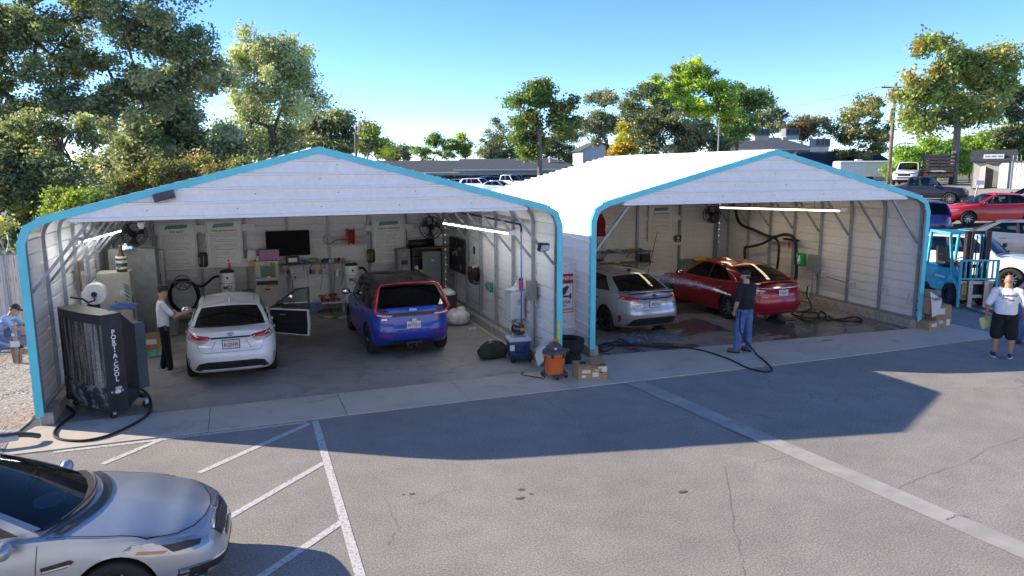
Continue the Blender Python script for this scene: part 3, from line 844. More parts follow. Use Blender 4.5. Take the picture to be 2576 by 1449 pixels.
        # a lip back to the body so the piece has thickness
        be = [e for e in bm.edges if len(e.link_faces) == 1]
        r = bmesh.ops.extrude_edge_only(bm, edges=be); d = {'rear': Vector((1, 0, 0)), 'front': Vector((-1, 0, 0)), 'left': Vector((0, -1, 0)), 'right': Vector((0, 1, 0)), 'top': Vector((0, 0, -1)), 'fr': Vector((-.6, .8, 0)), 'fl': Vector((-.6, -.8, 0))}[axis]
        for v in r['geom']:
            if isinstance(v, bmesh.types.BMVert): v.co += d*(off+.02)
        bmesh.ops.recalc_face_normals(bm, faces=bm.faces)
        me = bpy.data.meshes.new(name); bm.to_mesh(me); bm.free(); me.materials.append(MATS[mat])
        if smooth: me.polygons.foreach_set('use_smooth', [True]*len(me.polygons)); me.set_sharp_from_angle(angle=R_(50))
        return link(name, me, parent or s.t)
    def seam(s, axis, pts, w=.007, mat='black', name='panel_gap', off=.0025, n=10):
        P = []
        for a, b in zip(pts[:-1], pts[1:]):
            for k in range(n): P.append((a[0]+(b[0]-a[0])*k/n, a[1]+(b[1]-a[1])*k/n))
        P.append(pts[-1]); rows = []
        for i, p in enumerate(P):
            a, b = P[max(i-1, 0)], P[min(i+1, len(P)-1)]; d = Vector((b[0]-a[0], b[1]-a[1]))
            if d.length < 1e-6: continue
            d.normalize(); nn = Vector((-d.y, d.x))*w/2
            h1 = s.hit(axis, (p[0]+nn.x, p[1]+nn.y)); h2 = s.hit(axis, (p[0]-nn.x, p[1]-nn.y))
            if h1 and h2: rows.append([h1[0]-h1[2]*off, h2[0]-h2[2]*off])
        if len(rows) > 1: return MB().grid(rows).build(name, mat, s.t)
    def plate(s, axis, y, z, txt, frame='dark_grey', size=.0, w=.305, h=.155, fr=True, top=None, bottom=None):
        h0 = s.hit(axis, (y, z)); x = h0[0].x; sg = -1 if axis == 'rear' else 1
        xo = x+sg*.02
        M = basis((xo+sg*.0065, y, z), (0, sg, 0), (0, .10*0, 1))
        p = MB().box((xo, y, z), (.012, w, h)).build('licence_plate', 'paper', s.t, bev=.004, seg=1)
        if fr: MB().box((xo-sg*.004, y, z), (.012, w+.024, h+.03)).build('plate_frame', frame, p, bev=.004, seg=1)
        text('lettering', txt, .096, 'navy', p, M @ Matrix.Translation((0, -.012, 0)) @ Matrix.Diagonal((.72, 1, 1, 1)), .0008, sp=1.05, offset=.0015)
        if top: text('lettering', top, .034, 'red', p, M @ Matrix.Translation((0, .052, 0)), .0008)
        if bottom: text('lettering', bottom, .026, 'white', p, M @ Matrix.Translation((0, -.085, .002)), .0008)
        return p
    def badge(s, txt, axis, y, z, size, mat='chrome', shear=.0, sp=1., sx=1.):
        h0 = s.hit(axis, (y, z)); sg = -1 if axis == 'rear' else 1
        # lean with the panel
        h1 = s.hit(axis, (y, z+.04)); h2 = s.hit(axis, (y, z-.04)); up = (h1[0]-h2[0]).normalized() if h1 and h2 else Vector((0, 0, 1))
        h3 = s.hit(axis, (y+.06, z)); h4 = s.hit(axis, (y-.06, z)); rt = ((h3[0]-h4[0]) if h3 and h4 else Vector((0, 1, 0))).normalized()*sg
        o = Vector(h0[0]); nn = rt.cross(up)
        M = basis(o+nn*.006, rt, up)
        return text('badge', txt, size, mat, s.t, M @ Matrix.Diagonal((sx, 1, 1, 1)), .003, shear=shear, sp=sp, res=3, offset=.0004)
    def ringbadge(s, axis, y, z, rx, rz, mat='chrome', kind='T'):
        h0 = s.hit(axis, (y, z)); x = h0[0].x; sg = -1 if axis == 'rear' else 1
        h1 = s.hit(axis, (y, z+.04)); h2 = s.hit(axis, (y, z-.04)); up = (h1[0]-h2[0]).normalized(); rt = Vector((0, sg, 0)); nn = rt.cross(up); o = Vector(h0[0])+nn*.012
        mb = MB()
        def E(cx, cz, a, b): mb.tube([o+rt*(cx+a*math.cos(q))+up*(cz+b*math.sin(q)) for q in [2*math.pi*k/24 for k in range(24)]], .0055, 5, closed=True)
        E(0, 0, rx, rz)
        if kind == 'T': E(0, .0, rx*.32, rz*.85); E(0, rz*.45, rx*.72, rz*.42)
        elif kind == 'H':
            for sy in (-1, 1): mb.bar(o+rt*sy*rx*.45-up*rz*.6, o+rt*sy*rx*.6+up*rz*.65, .014, .01)
            mb.bar(o-rt*rx*.45, o+rt*rx*.45, .014, .01)
        elif kind == 'star':
            for q in (90, 210, 330): mb.bar(o, o+rt*rx*math.cos(R_(q))+up*rz*math.sin(R_(q)), .016, .01)
        return mb.build('badge', mat, s.t)
    def mirrors(s, x, y, z, mat=None, sides=(1, -1), sz=1.):
        for sg in sides:
            m = MB().ball((x, sg*(y+.10), z), (.07*sz, .115*sz, .08*sz), 12, 8).bar((x+.02, sg*(y-.04), z-.05), (x, sg*(y+.05), z-.03), .05, .03)
            o = m.build('door_mirror', mat or s.pm, s.t, smooth=True, auto=60)
            MB().ball((x-.055*sz, sg*(y+.10), z), (.02*sz, .095*sz, .065*sz), 10, 6).build('mirror_glass', 'chrome', o, smooth=True)
    def handles(s, xs, z, mat=None, sides=('left', 'right')):
        for sd in sides:
            for x in xs:
                h = s.hit(sd, (x, z))
                if h: MB().box(h[0]-h[2]*.018, (.20, .03, .028)).build('door_handle', mat or s.pm, s.t, bev=.01)
    def doors(s, lines, sides=('left', 'right')):
        for sd in sides:
            for ln in lines: s.seam(sd, ln)
def mir(poly): return [(-y, z) for y, z in poly][::-1]

SEDAN_TOP = [(-2.32, .98), (-2.1, 1.005), (-1.7, 1.02), (-1.0, .965), (0, .93), (.9, .94), (1.15, .925), (1.7, .85), (2.1, .74), (2.3, .66)]
SEDAN_GH = dict(wb=.95, wt=.18, rt=-1.02, rb=-1.72, yb=.745, yt=.575, H=1.435, Hr=1.40)
def corolla(label, loc, rz, pm, plate, group=None, scale=1., glass='glass_dark', skip=(), se=False, **kw):
    c = Car('sedan', label, loc, rz, pm, L=4.63, W=1.78, wb=2.7, fo=.93, top=SEDAN_TOP, gh=dict(SEDAN_GH, skip=skip), glass=glass, scale=scale, spokes=10, crown=.045,
            rear=[(0, .16), (.10, .07), (.3, .0), (.5, .0), (.62, .05), (.8, .075), (.93, .06), (1, .13)], rim='alloy_dark' if se else 'alloy', **kw)
    # tail lamps: red band over clear, joined by a dark bar under the boot lip
    for f in (lambda p: p, mir):
        c.patch('tail_lamp', 'rear', f([(.86, .95), (.80, 1.0), (.60, .985), (.42, .965), (.36, .94), (.43, .905), (.60, .90), (.86, .905)]), 'tail_red', .012)
        c.patch('tail_lamp', 'rear', f([(.85, .905), (.60, .90), (.43, .905), (.385, .895), (.47, .835), (.60, .825), (.80, .865)]), 'tail_clear', .011)
        c.patch('reflector', 'rear', f([(.815, .52), (.79, .52), (.775, .35), (.80, .35)]), 'tail_red', .012)
        c.seam('rear', f([(.62, 1.0), (.615, .85), (.58, .70), (.52, .66)]), .006)
    c.patch('tail_bar', 'rear', [(.37, .945), (-.37, .945), (-.36, .915), (.36, .915)], 'navy', .008)
    c.seam('rear', [(.53, .66), (0, .655), (-.53, .66)], .006)
    lo = [(.60, .44), (.45, .475), (-.45, .475), (-.60, .44), (-.70, .27), (.70, .27)]
    c.patch('bumper_insert', 'rear', lo, 'black_plastic', .008)
    c.patch('bumper_lip', 'rear', [(.52, .315), (-.52, .315), (-.60, .275), (.60, .275)] if not se else [(.3, .30), (-.3, .30), (-.3, .285), (.3, .285)], pm if not se else 'dark_grey', .02)
    c.plate('rear', 0, .80, plate, 'navy' if not se else 'mid_grey', top='California', bottom='SINCE 1946' if False else None)
    c.seam('rear', [(.28, .86), (.36, .71)], .012, 'mid_grey'); c.seam('rear', [(-.28, .86), (-.36, .71)], .012, 'mid_grey')
    c.ringbadge('rear', 0, 1.0-.015, .058, .040, 'chrome' if not se else 'black_plastic', 'T')
    c.badge('COROLLA', 'rear', .50, .775, .042, 'chrome' if not se else 'black_plastic', .2)
    c.badge('HYBRID' if not se else 'SE', 'rear', -.52, .79, .042, 'chrome' if not se else 'black_plastic', .2)
    c.doors([[(.85, .90), (.82, .5), (.55, .26)], [(-.12, .9), (-.14, .3)], [(-1.02, .92), (-.93, .72), (-.98, .5)]])
    c.handles((.02, -.88), .83, 'black_plastic' if se else None)
    c.mirrors(.80, .86, 1.0, sides=(1,) if skip else (1, -1))
    MB().prism([(-.17, 0), (.02, .0), (-.09, .075), (-.15, .08)], -.012, .012, 'XZ').build('antenna_fin', 'black_plastic' if se else pm, c.t, loc=(-.93, 0, 1.435))
    for sg in (1, -1): MB().bar((.1, sg*.50, 1.447), (-.95, sg*.50, 1.437), .012, .01).build('roof_gutter', 'black', c.t)
    for sg in (1, -1): c.patch('headlamp', 'front', [(sg*.76, .74), (sg*.45, .70), (sg*.45, .64), (sg*.76, .66)], 'head_lens')
    if se:
        MB().box((-2.02, 0, 1.062), (.16, 1.25, .014), ry=.16).build('boot_spoiler', pm, c.t, bev=.005)
        MB().box((-2.10, 0, 1.048), (.03, 1.22, .022)).build('boot_spoiler', 'black_plastic', c.t)
        for y in (-.62, -.72): MB().lathe([(.04, .1), (.04, 0), (.032, 0), (.032, .08)], 14, (-2.17, y, .29), 'X').build('exhaust_tip', 'steel', c.t)
    MB().bar((-1.55, -.03, 1.02), (-1.62, -.03, .995), .22, .03).build('brake_lamp', 'tail_clear', c.t)
    return c
def open_door(c, hinge=(.86, -.84), ang=63, x1=-.12):
    """right front door swung out about its front edge"""
    Lg = hinge[0]-x1; d = MB(); t = .09
    # local: u back along the door from the hinge, z up, thickness towards inside
    e = bpy.data.objects.new('open_door', None)
    prof = [(0, .30), (Lg-.02, .24), (Lg, .5), (Lg-.01, .88), (0.02, .90), (-.03, .62)]
    mb = MB().prism(prof, 0, t, 'XZ'); o = mb.build('open_door', [c.pm], c.t, bev=.015)
    o.location = (hinge[0], hinge[1], 0)
    o.rotation_euler = (0, 0, math.pi+R_(ang))
    # trim panel on the inner face (after the turn the inner face is at y = 0 side)
    inn = [(u*.94+.02, .06+z*.90) for u, z in prof]
    MB().prism(inn, -.02, 0.002, 'XZ').build('door_trim', 'cabin_black', o, bev=.01)
    MB().box((Lg*.5, -.05, .60), (Lg*.6, .07, .05)).build('arm_rest', 'black_plastic', o, bev=.015)
    MB().box((Lg*.35, -.03, .76), (.14, .02, .03)).build('inner_handle', 'steel', o, bev=.008)
    # window frame and glass
    fr = [(0.02, .90), (.20, 1.02), (.62, 1.34), (Lg-.06, 1.385), (Lg-.01, .88)]
    fp = [Vector((u, t*.5-(z-.9)*-.28, z)) for u, z in fr]
    MB().tube(fp, .026, 6).build('window_frame', 'black_plastic', o)
    MB().tube([p+Vector((0, .022, -.004)) for p in fp[:4]], .014, 5).build('window_moulding', c.pm, o)
    gl = [Vector((u, t*.5-(z-.9)*-.28, z)) for u, z in fr]
    MB().add(gl, [tuple(range(len(gl)))]).build('side_window', 'glass', o)
    MB().ball((.16, t+.13, .98), (.115*.75, .12, .075), 12, 8).bar((.14, t, .93), (.15, t+.08, .95), .05, .04).build('door_mirror', 'black_plastic', o, smooth=True)
    MB().ball((.205, t+.13, .98), (.05, .10, .06), 10, 6).build('mirror_glass', 'chrome', o, smooth=True)
    MB().tube([(Lg*.98, t*.5, .34), (Lg*.985, t*.5, .85)], .012, 5).build('door_seal', 'black_rubber', o)
    return o

# white saloon in the left shed, right front door open
cw = corolla('white sedan with its front door open, parked in left shed', (-6.205, 3.60, .012), R_(90), 'paint_white', '8LQS490', scale=.975, skip=(('side_window', 's', 0),), glass='glass_dark')
open_door(cw)
# silver saloon in the wash bay
cs = corolla('wet silver sedan with black rims and boot spoiler in wash bay', (3.30, 4.19, .013), R_(92.3), 'paint_silver', '8PIZ323', scale=1., se=True)

# blue boxy hatchback
st = [(-2.1, 1.03), (-1.9, 1.05), (-1.0, 1.0), (0, .97), (.95, .99), (1.2, .985), (1.7, .92), (2.0, .80), (2.1, .72)]
cb = Car('hatchback', 'blue boxy hatchback with red tail lamp frame in left shed', (-2.56, 4.13, .012), R_(91), 'paint_blue', L=4.2, W=1.80, wb=2.6, fo=.83, top=st, wheel_r=.335, spokes=5, rim='alloy_dark', nr=6.5, crown=.04, bot=.23,
         rear=[(0, .22), (.12, .05), (.25, 0), (.5, 0), (.62, .03), (.8, .06), (1, .09)], side=[(0, .05), (.15, .01), (.45, 0), (.8, .01), (.93, .03), (1, .06)],
         gh=dict(wb=.98, wt=.38, rt=-1.62, rb=-1.93, yb=.79, yt=.655, H=1.60, Hr=1.575, bowr=.05, crown=.02, bow=.14, sc=[0, .04, .24, .40, .45, .60, .72, .76, .93, 1.], pil=(3, 6), solid=(0, 8), roofmat='paint_black'), glass='glass_dark')
def soul_tail():
    # the lamp ring follows the tailgate glass: up the sides and across the roof edge
    zz = 1.60
    for sg in (1, -1):
        P = [(-2.0, sg*.50, .965), (-2.03, sg*.66, .985), (-2.0, sg*.80, 1.06), (-1.955, sg*.79, 1.15), (-1.86, sg*.735, 1.32), (-1.75, sg*.675, 1.50), (-1.70, sg*.60, 1.575)]
        MB().tube(bezier(P, 5), [.021+.013*math.sin(math.pi*min(1, i/30)) for i in range(31)], 8).build('tail_lamp', 'tail_red', cb.t, smooth=True)
        MB().tube(bezier([(-2.05, sg*.45, .945), (-2.07, sg*.62, .955), (-2.04, sg*.78, .985)], 5), [.008]+[.02]*9+[.012], 6).build('reversing_lamp', 'tail_clear', cb.t, smooth=True)
    MB().tube(bezier([(-1.70, .62, 1.575), (-1.745, .3, 1.597), (-1.755, 0, 1.602), (-1.745, -.3, 1.597), (-1.70, -.62, 1.575)], 5), .022, 8).build('tail_lamp', 'tail_red', cb.t, smooth=True)
    lid = [(-.52, 1.11), (.52, 1.11), (.60, 1.09), (.50, 1.025), (0, 1.0), (-.50, 1.025), (-.60, 1.09)]
    mb = MB()
    mb.prism(lid, 0, .05, 'YZ'); mb.v = [(x-2.055+(z-1.0)*.28+.10*(y*y), y, z) for x, y, z in mb.v]; o = mb.build('tailgate_panel', 'paint_blue', cb.t, bev=.02, smooth=True, auto=40)
    text('badge', 'KIA', .085, 'chrome', cb.t, basis((-2.055+.015, 0, 1.055), (0, -1, 0), (.28, 0, 1)) @ Matrix.Translation((0, 0, .012)) @ Matrix.Diagonal((1.25, .8, 1, 1)), .004, shear=.1, offset=.004)
    MB().box((-1.90, -.12, 1.155), (.02, .34, .03)).build('rear_wiper', 'black_plastic', cb.t, bev=.008)
soul_tail()
cb.plate('rear', 0, .735, '9BYT031', top='California', fr=False)
cb.patch('plate_recess', 'rear', [(.38, .83), (-.38, .83), (-.46, .74), (-.38, .62), (.38, .62), (.46, .74)], 'paint_blue', .004)
cb.patch('tailgate_band', 'rear', [(.62, 1.0), (-.62, 1.0), (-.50, .925), (.50, .925)], 'black_plastic', .012)
cb.badge('SOUL', 'rear', .62, .87, .05, 'chrome', .3)
MB().box((-2.115, -.005, .845), (.02, .10, .05)).build('tailgate_handle', 'white', cb.t, bev=.012)
for f in (lambda p: p, mir):
    cb.patch('reflector', 'rear', f([(.74, .545), (.46, .55), (.46, .515), (.74, .51)]), 'tail_red', .012)
    cb.seam('rear', f([(.80, .70), (.84, .55), (.72, .42), (.40, .40), (.44, .48), (.50, .60)]), .016, 'navy')
    cb.seam('rear', f([(.70, .95), (.62, .80), (.50, .76)]), .007)
cb.seam('rear', [(.5, .76), (-.5, .76)], .007)
cb.patch('bumper_insert', 'rear', [(.42, .40), (-.42, .40), (-.56, .27), (.56, .27)], 'black_plastic', .006)
for y in (.09, -.09): MB().lathe([(.07, .12), (.07, 0), (.056, 0), (.052, .1)], 8, (-2.07, y, .285), 'X').build('exhaust_tip', 'alloy_dark', cb.t, smooth=False)
MB().tube([(-2.08, -.19, .31), (-2.09, -.17, .355), (-2.09, .17, .355), (-2.08, .19, .31)], .016, 6).build('exhaust_trim', 'alloy_dark', cb.t)
cb.seam('left', [(-1.0, .31), (.7, .31)], .03, 'red', 'sill_stripe'); cb.handles((.0, -.9), .90, 'black_plastic')
cb.doors([[(.9, .95), (.86, .5), (.6, .28)], [(-.05, .95), (-.07, .3)], [(-1.05, .97), (-.95, .7)]])
cb.mirrors(.80, .88, 1.09, 'paint_navy')
for sg in (1, -1): MB().bar((.25, sg*.60, 1.62), (-1.35, sg*.60, 1.615), .03, .03).build('roof_rail', 'black_plastic', cb.t)
MB().prism([(-.14, 0), (.02, .0), (-.06, .06), (-.12, .07)], -.012, .012, 'XZ').build('antenna_fin', 'black_plastic', cb.t, loc=(-1.35, -.15, 1.62))

# dark red saloon
rt = [(-2.45, 1.02), (-2.25, 1.04), (-1.8, 1.05), (-1.0, .985), (0, .945), (.95, .95), (1.2, .935), (1.8, .86), (2.2, .76), (2.42, .68)]
cr = Car('sedan', 'dark red sedan with tinted windows and chrome trim in wash bay', (7.10, 4.32, .013), R_(92), 'paint_red_dark', L=4.9, W=1.85, wb=2.78, fo=.98, top=rt, wheel_r=.335, spokes=10, rim='alloy', crown=.045,
         rear=[(0, .20), (.10, .10), (.3, .0), (.5, .0), (.62, .05), (.8, .06), (.93, .04), (1, .12)], gh=dict(wb=.98, wt=.12, rt=-1.05, rb=-1.9, yb=.775, yt=.60, H=1.465, Hr=1.43, sc=[0, .05, .24, .44, .48, .63, .80, 1.]), glass='glass_dark')
for f in (lambda p: p, mir):
    cr.patch('tail_lamp', 'rear', f([(.89, .97), (.86, 1.0), (.50, .955), (.40, .93), (.52, .80), (.80, .80), (.89, .86)]), 'tail_red', .012)
    cr.patch('tail_lamp', 'rear', f([(.88, .945), (.55, .915), (.56, .885), (.88, .905)]), 'tail_clear', .016)
    cr.patch('reflector', 'rear', f([(.72, .42), (.48, .42), (.48, .38), (.72, .38)]), 'tail_red', .01)
    cr.seam('rear', f([(.68, 1.03), (.66, .83), (.60, .72), (.52, .69)]), .006)
    MB().lathe([(.055, .12), (.055, 0), (.045, 0), (.045, .1)], 14, (-2.24, f([(.60, .27)])[0][0], .27), 'X').build('exhaust_tip', 'steel', cr.t)
cr.seam('rear', [(.52, .69), (-.52, .69)], .006)
cr.patch('chrome_bar', 'rear', [(.80, 1.005), (0, .975), (-.80, 1.005), (-.78, .97), (0, .935), (.78, .97)], 'chrome', .014)
cr.patch('bumper_strip', 'rear', [(.80, .345), (-.80, .345), (-.80, .325), (.80, .325)], 'chrome', .012)
cr.plate('rear', 0, .83, '7TRJ701', top='California', fr=False); cr.ringbadge('rear', 0, .99, .06, .055, 'chrome', 'H')
cr.badge('Accord', 'rear', .56, .735, .055, 'chrome', .15); cr.badge('SPORT', 'rear', -.58, .76, .04, 'chrome')
cr.handles((.0, -.95), .84, 'chrome', ('left',)); cr.doors([[(.9, .92), (.86, .5), (.6, .27)], [(-.1, .93), (-.13, .3)], [(-1.1, .95), (-1.02, .72)]]); cr.mirrors(.80, .88, 1.03, 'black_plastic')
for sd, sg in (('left', 1), ('right', -1)):
    MB().tube(bezier([(.80, sg*.815, .985), (0, sg*.825, .975), (-.9, sg*.82, .995), (-1.52, sg*.795, 1.045), (-1.15, sg*.72, 1.25), (-.75, sg*.665, 1.36)], 6), .009, 5).build('window_trim', 'chrome', cr.t)
MB().box((-2.22, 0, 1.105), (.2, 1.3, .02), ry=.12).build('boot_spoiler', 'paint_red_dark', cr.t, bev=.008)

# foreground car: nose of a blue-silver saloon
ot = [(-2.42, 1.0), (-2.2, 1.02), (-1.0, .97), (0, .945), (.75, .965), (1.0, .955), (1.5, .89), (1.95, .79), (2.25, .70), (2.42, .62)]
co = Car('sedan', 'blue-silver sedan, only its nose and windscreen in view, lower left', (-8.46, -5.46, 0), R_(-3.8), 'paint_bluegrey', L=4.845, W=1.83, wb=2.795, fo=.965, top=ot, wheel_r=.335, nf=4.4, scale=.93, crown=.065, spokes=10,
         front=[(0, .14), (.12, .05), (.3, 0), (.55, .015), (.8, .04), (.93, .08), (1, .14)], gh=dict(wb=.88, wt=.05, rt=-1.1, rb=-1.85, yb=.765, yt=.585, H=1.455, Hr=1.42, bow=.26, wglass='glass_clear', seatmat='cabin_grey', seats=(-.2, -1.05)), glass='glass')
for axn in ('fr', 'fl'):
    h = co.patch('headlamp', axn, [(.72, .765), (.80, .80), (1.1, .775), (1.36, .725), (1.50, .665), (1.46, .615), (1.22, .61), (.92, .66), (.76, .71)], 'head_lens', .010)
    co.patch('turn_lamp', axn, [(.80, .712), (1.02, .668), (1.06, .684), (.83, .735)], 'amber', .015, parent=h)
    co.patch('lamp_shade', axn, [(1.02, .745), (1.25, .72), (1.40, .68), (1.36, .645), (1.10, .66)], 'black_plastic', .013, parent=h)
for f in (lambda p: p, mir):
    co.patch('fog_recess', 'front', f([(.80, .46), (.42, .42), (.40, .30), (.60, .28), (.80, .36)]), 'black_plastic', .008)
    co.patch('fog_trim', 'front', f([(.80, .475), (.42, .435), (.42, .415), (.80, .45)]), 'chrome', .014)
    co.patch('fog_lamp', 'front', f([(.66, .36), (.50, .345), (.50, .30), (.64, .31)]), 'head_lens', .014)
co.patch('grille', 'front', [(.40, .66), (0, .69), (-.40, .66), (-.34, .57), (0, .555), (.34, .57)], 'black_plastic', .012)
co.patch('grille_surround', 'front', [(.42, .685), (0, .715), (-.42, .685), (-.40, .665), (0, .695), (.40, .665)], 'chrome', .017)
co.patch('grille_surround', 'front', [(.35, .57), (0, .553), (-.35, .57), (-.34, .552), (0, .535), (.34, .552)], 'chrome', .017)
for k in range(9):
    y = -.3+.075*k; co.seam('front', [(y, .57), (y+.04, .66)], .008, 'mid_grey', 'grille_mesh', .015, 4)
co.plate('front', 0, .47, '7KMA482' if False else 'AUTO', fr=True) if False else MB().box((2.40, 0, .47), (.015, .31, .155)).build('plate_holder', 'black_plastic', co.t, bev=.004)
co.ringbadge('front', 0, .735, .065, .036, 'chrome', 'x'); co.badge('KIA', 'front', 0, .735, .045, 'chrome')
co.patch('air_intake', 'front', [(.38, .36), (-.38, .36), (-.34, .27), (.34, .27)], 'black_plastic', .008)
# bonnet gap, creases and cowl
for sg in (1, -1):
    co.seam('top', [(.90, sg*.80), (1.3, sg*.80), (1.75, sg*.78), (2.0, sg*.68), (2.13, sg*.50)], .010, off=.007)
co.seam('top', [(2.13, .50), (2.22, .25), (2.25, 0), (2.22, -.25), (2.13, -.50)], .012)
cw_ = []
for k in range(17):
    y = -.74+1.48*k/16; x = .90+.27*(1-(y/.76)**2)
    cw_.append([(x+.02, y, interp(ot, x)+.065*(1-(y/.85)**2)**.75+.012), (x+.11, y*1.02, interp(ot, x+.11)+.065*(1-(y/.86)**2)**.75+.016)])
MB().grid(cw_).build('cowl', 'black_plastic', co.t)
for y0, y1 in ((.50, -.08), (-.08, -.58)):
    def wz(x, y): return interp(ot, x)+.065*max(0, 1-(y/.86)**2)**.75+.055
    MB().tube([(1.12-.27*(y/.76)**2*.9, y, wz(1.1, y)) for y in frange(y0, y1, 8)], .011, 6).build('wiper', 'black_plastic', co.t)
co.seam('right', [(.84, .93), (.80, .5), (.62, .28)], .008); pass
vt = co.patch('side_vent', 'right', [(.86, .73), (1.10, .77), (1.14, .75), (1.08, .705), (.87, .675)], 'black_plastic', .01)
co.patch('vent_trim', 'right', [(.87, .70), (1.10, .735), (1.12, .722), (.88, .685)], 'chrome', .018, parent=vt)
co.mirrors(.62, .90, .99); co.handles((-.05, -1.0), .84)
# ------------------------------------------------------------------ things in and around the sheds
BY = 8.60                                        # face of the left shed's back wall posts
def rectY(x0, y0, x1, y1, Y): a, b = onY(x0, y0, Y), onY(x1, y1, Y); return a.x, b.x, b.z, a.z
def rectRY(x0, y0, x1, y1, yl): a, b = onRY(x0, y0, yl), onRY(x1, y1, yl); return a.x, b.x, b.z, a.z
def child_box(par, name, c, d, mat, bev=.006, rz=0., rx=0., ry=0., seg=1): return MB().box((0, 0, 0), d, rz, rx, ry).build(name, mat, par, loc=c, bev=bev, seg=seg)
def one(name, label, cat, mb, mats, loc=None, rz=0., group=None, **k): return tag(mb.build(name, mats, None, loc, rz, **k), label, cat, group)
mk('sign_white', (.80, .80, .78), .45, 0, .03, 3); mk('ink', (.05, .055, .07), .6, 0, .2, 20); mk('sign_teal', rgb('#1f9a9f'), .5, 0, .15, 12); mk('ink_grey', (.26, .26, .28), .6, 0, .2, 20)
def instruction_sign(label, M, w, h, head, lines, size=.038):
    """board with teal border, sprayed logo bar, heading and lines of small print. M: matrix to bottom-left corner, x right, y up"""
    t = thing('instruction_sign', label, 'sign', M.translation, 0)
    Ml = M.copy(); Ml.translation = (0, 0, 0)
    bd = MB().prism([(.03, 0), (w-.03, 0), (w, .03), (w, h-.03), (w-.03, h), (.03, h), (0, h-.03), (0, .03)], 0, .012); bd.xf(Ml).build('board', 'sign_white', t)
    b = .035; fr = MB(); pts = [(b+.04, b), (w-b-.04, b), (w-b, b+.04), (w-b, h-b-.04), (w-b-.04, h-b), (b+.04, h-b), (b, h-b-.04), (b, b+.04)]
    for k in range(8): fr.bar((*pts[k], .0135), (*pts[(k+1) % 8], .0135), .007, .002)
    fr.xf(Ml).build('border', 'sign_teal', t)
    lg = MB(); g = random.Random(len(head))
    # logo: slanted brush bar with pale lettering block
    lg.prism([(w*.19, h*.845), (w*.25, h*.865), (w*.74, h*.875), (w*.80, h*.93), (w*.76, h*.955), (w*.30, h*.95), (w*.23, h*.935)], .012, .0145)
    lo = lg.xf(Ml).build('logo', 'sign_teal', t)
    sh = MB()
    for k in range(10): x = w*(.26+.05*k); sh.prism([(x, h*.885), (x+w*.025, h*.885), (x+w*.037, h*.935), (x+w*.012, h*.935)], .0145, .0155)
    sh.xf(Ml).build('logo_stroke', 'ink_grey', lo)
    text('heading', head, .088 if len(head) < 10 else .075, 'ink', t, Ml @ Matrix.Translation((w*.5, h*.795, .0135)), .0008, shear=.15, offset=.0015)
    n = len(lines); step = (h*.70)/max(n, 16); L = []
    for i, s in enumerate(lines):
        L.append((s, w*(.085 if s.startswith('•') else .11), h*.735-i*step, size))
    lines_text('small_print', L, 'ink', t, Ml @ Matrix.Translation((0, 0, .0133)))
    for x, y in ((.02, .02), (w-.02, .02), (.02, h-.02), (w-.02, h-.02)): pass
    return t
T1 = ['• Bring any unauthorized products into the facility', '• Use any product you are unfamiliar with', '• Spray tire dressing directly on tires - use', 'applicator', '• Put hot in bucket - soap', '• Remove grease spots working colors; it shows this', 'hurts side understood', '• Use dressing on interior unless instructed to', '• Use rinse water for anything other than spots - no', 'sprayers', '• Eat or drink, in or near customer vehicles', '• Smoke in these tobacco near vehicles - use', 'designated areas', '• Play music too loud', '• Use foul language - customers and insurance', 'partners may be on site', '• Change any customer radio stations or presets', '• Spade with customers panel repairs']
T2 = ['• Pull vehicle into wash bay and place keys on dashboard', '• Read work order; know what was repaired and know', 'what level of clean up is going to be required based on', 'job detail', '• Remove any masking plastic from inside jambs and', 'check windows and glass; check under hood and trunk', 'hinges', '• Inspect for and remove all overspray and compound', '• Thoroughly wash vehicle to remove sanding dust and', 'polish and grime', '• Clean inside windshield dry so that they stay correct', 'the floors', '• Wipe inside sills and metal surfaces', 'be wet under for dust; clean towels as needed', 'lower glass', '• Wipe inside door dash, the center console,', 'glove door', '• Clean tire dress all tires', '• Inspect work is complete', '• Complete the vehicle checklist and get a manager']
T3 = ['• Be in proper dress attire - Look AND', 'act professional', '• Confirm you are pulling up to the', 'correct vehicle - ASK "repairer"', '• Walk around vehicle to confirm it is in', 'deliverable condition', '• Pull vehicle to front, do not block', 'entrance', '• Remove work order, finger mat,', 'window tag, and key tag', '• Give keys and work order to', 'receptionist', '• DO NOT discuss repairs with', 'customer. Get the Estimator/', 'Manager if the customer has', 'concerns.']
def signL(label, r, head, lines, size=.034):
    x0, x1, z0, z1 = rectY(*r, BY-.06); M = basis((x0, BY-.06, z0), (1, 0, 0), (0, 0, 1)); return instruction_sign(label, M, x1-x0, z1-z0, head, lines, size)
signL('white DO NOT notice board on back wall of left shed', (393, 562, 500, 673), 'DO NOT:', T1)
signL('white Clean-up Instructions board beside the DO NOT board in left shed', (515, 557, 614, 669), 'Clean-up Instructions', T2, .033)
signL('white Delivery Instructions board on back wall of left shed', (935, 552, 1022, 661), 'Delivery Instructions', T3, .045)
x0, x1, z0, z1 = rectRY(1632, 518, 1692, 613, RD-.12); p = wR((x0, RD-.12, z0))
instruction_sign('white Clean-up Instructions board on back wall of wash bay', basis(p, (cR, sR, 0), (0, 0, 1)), x1-x0, z1-z0, 'Clean-up Instructions', T2, .033)
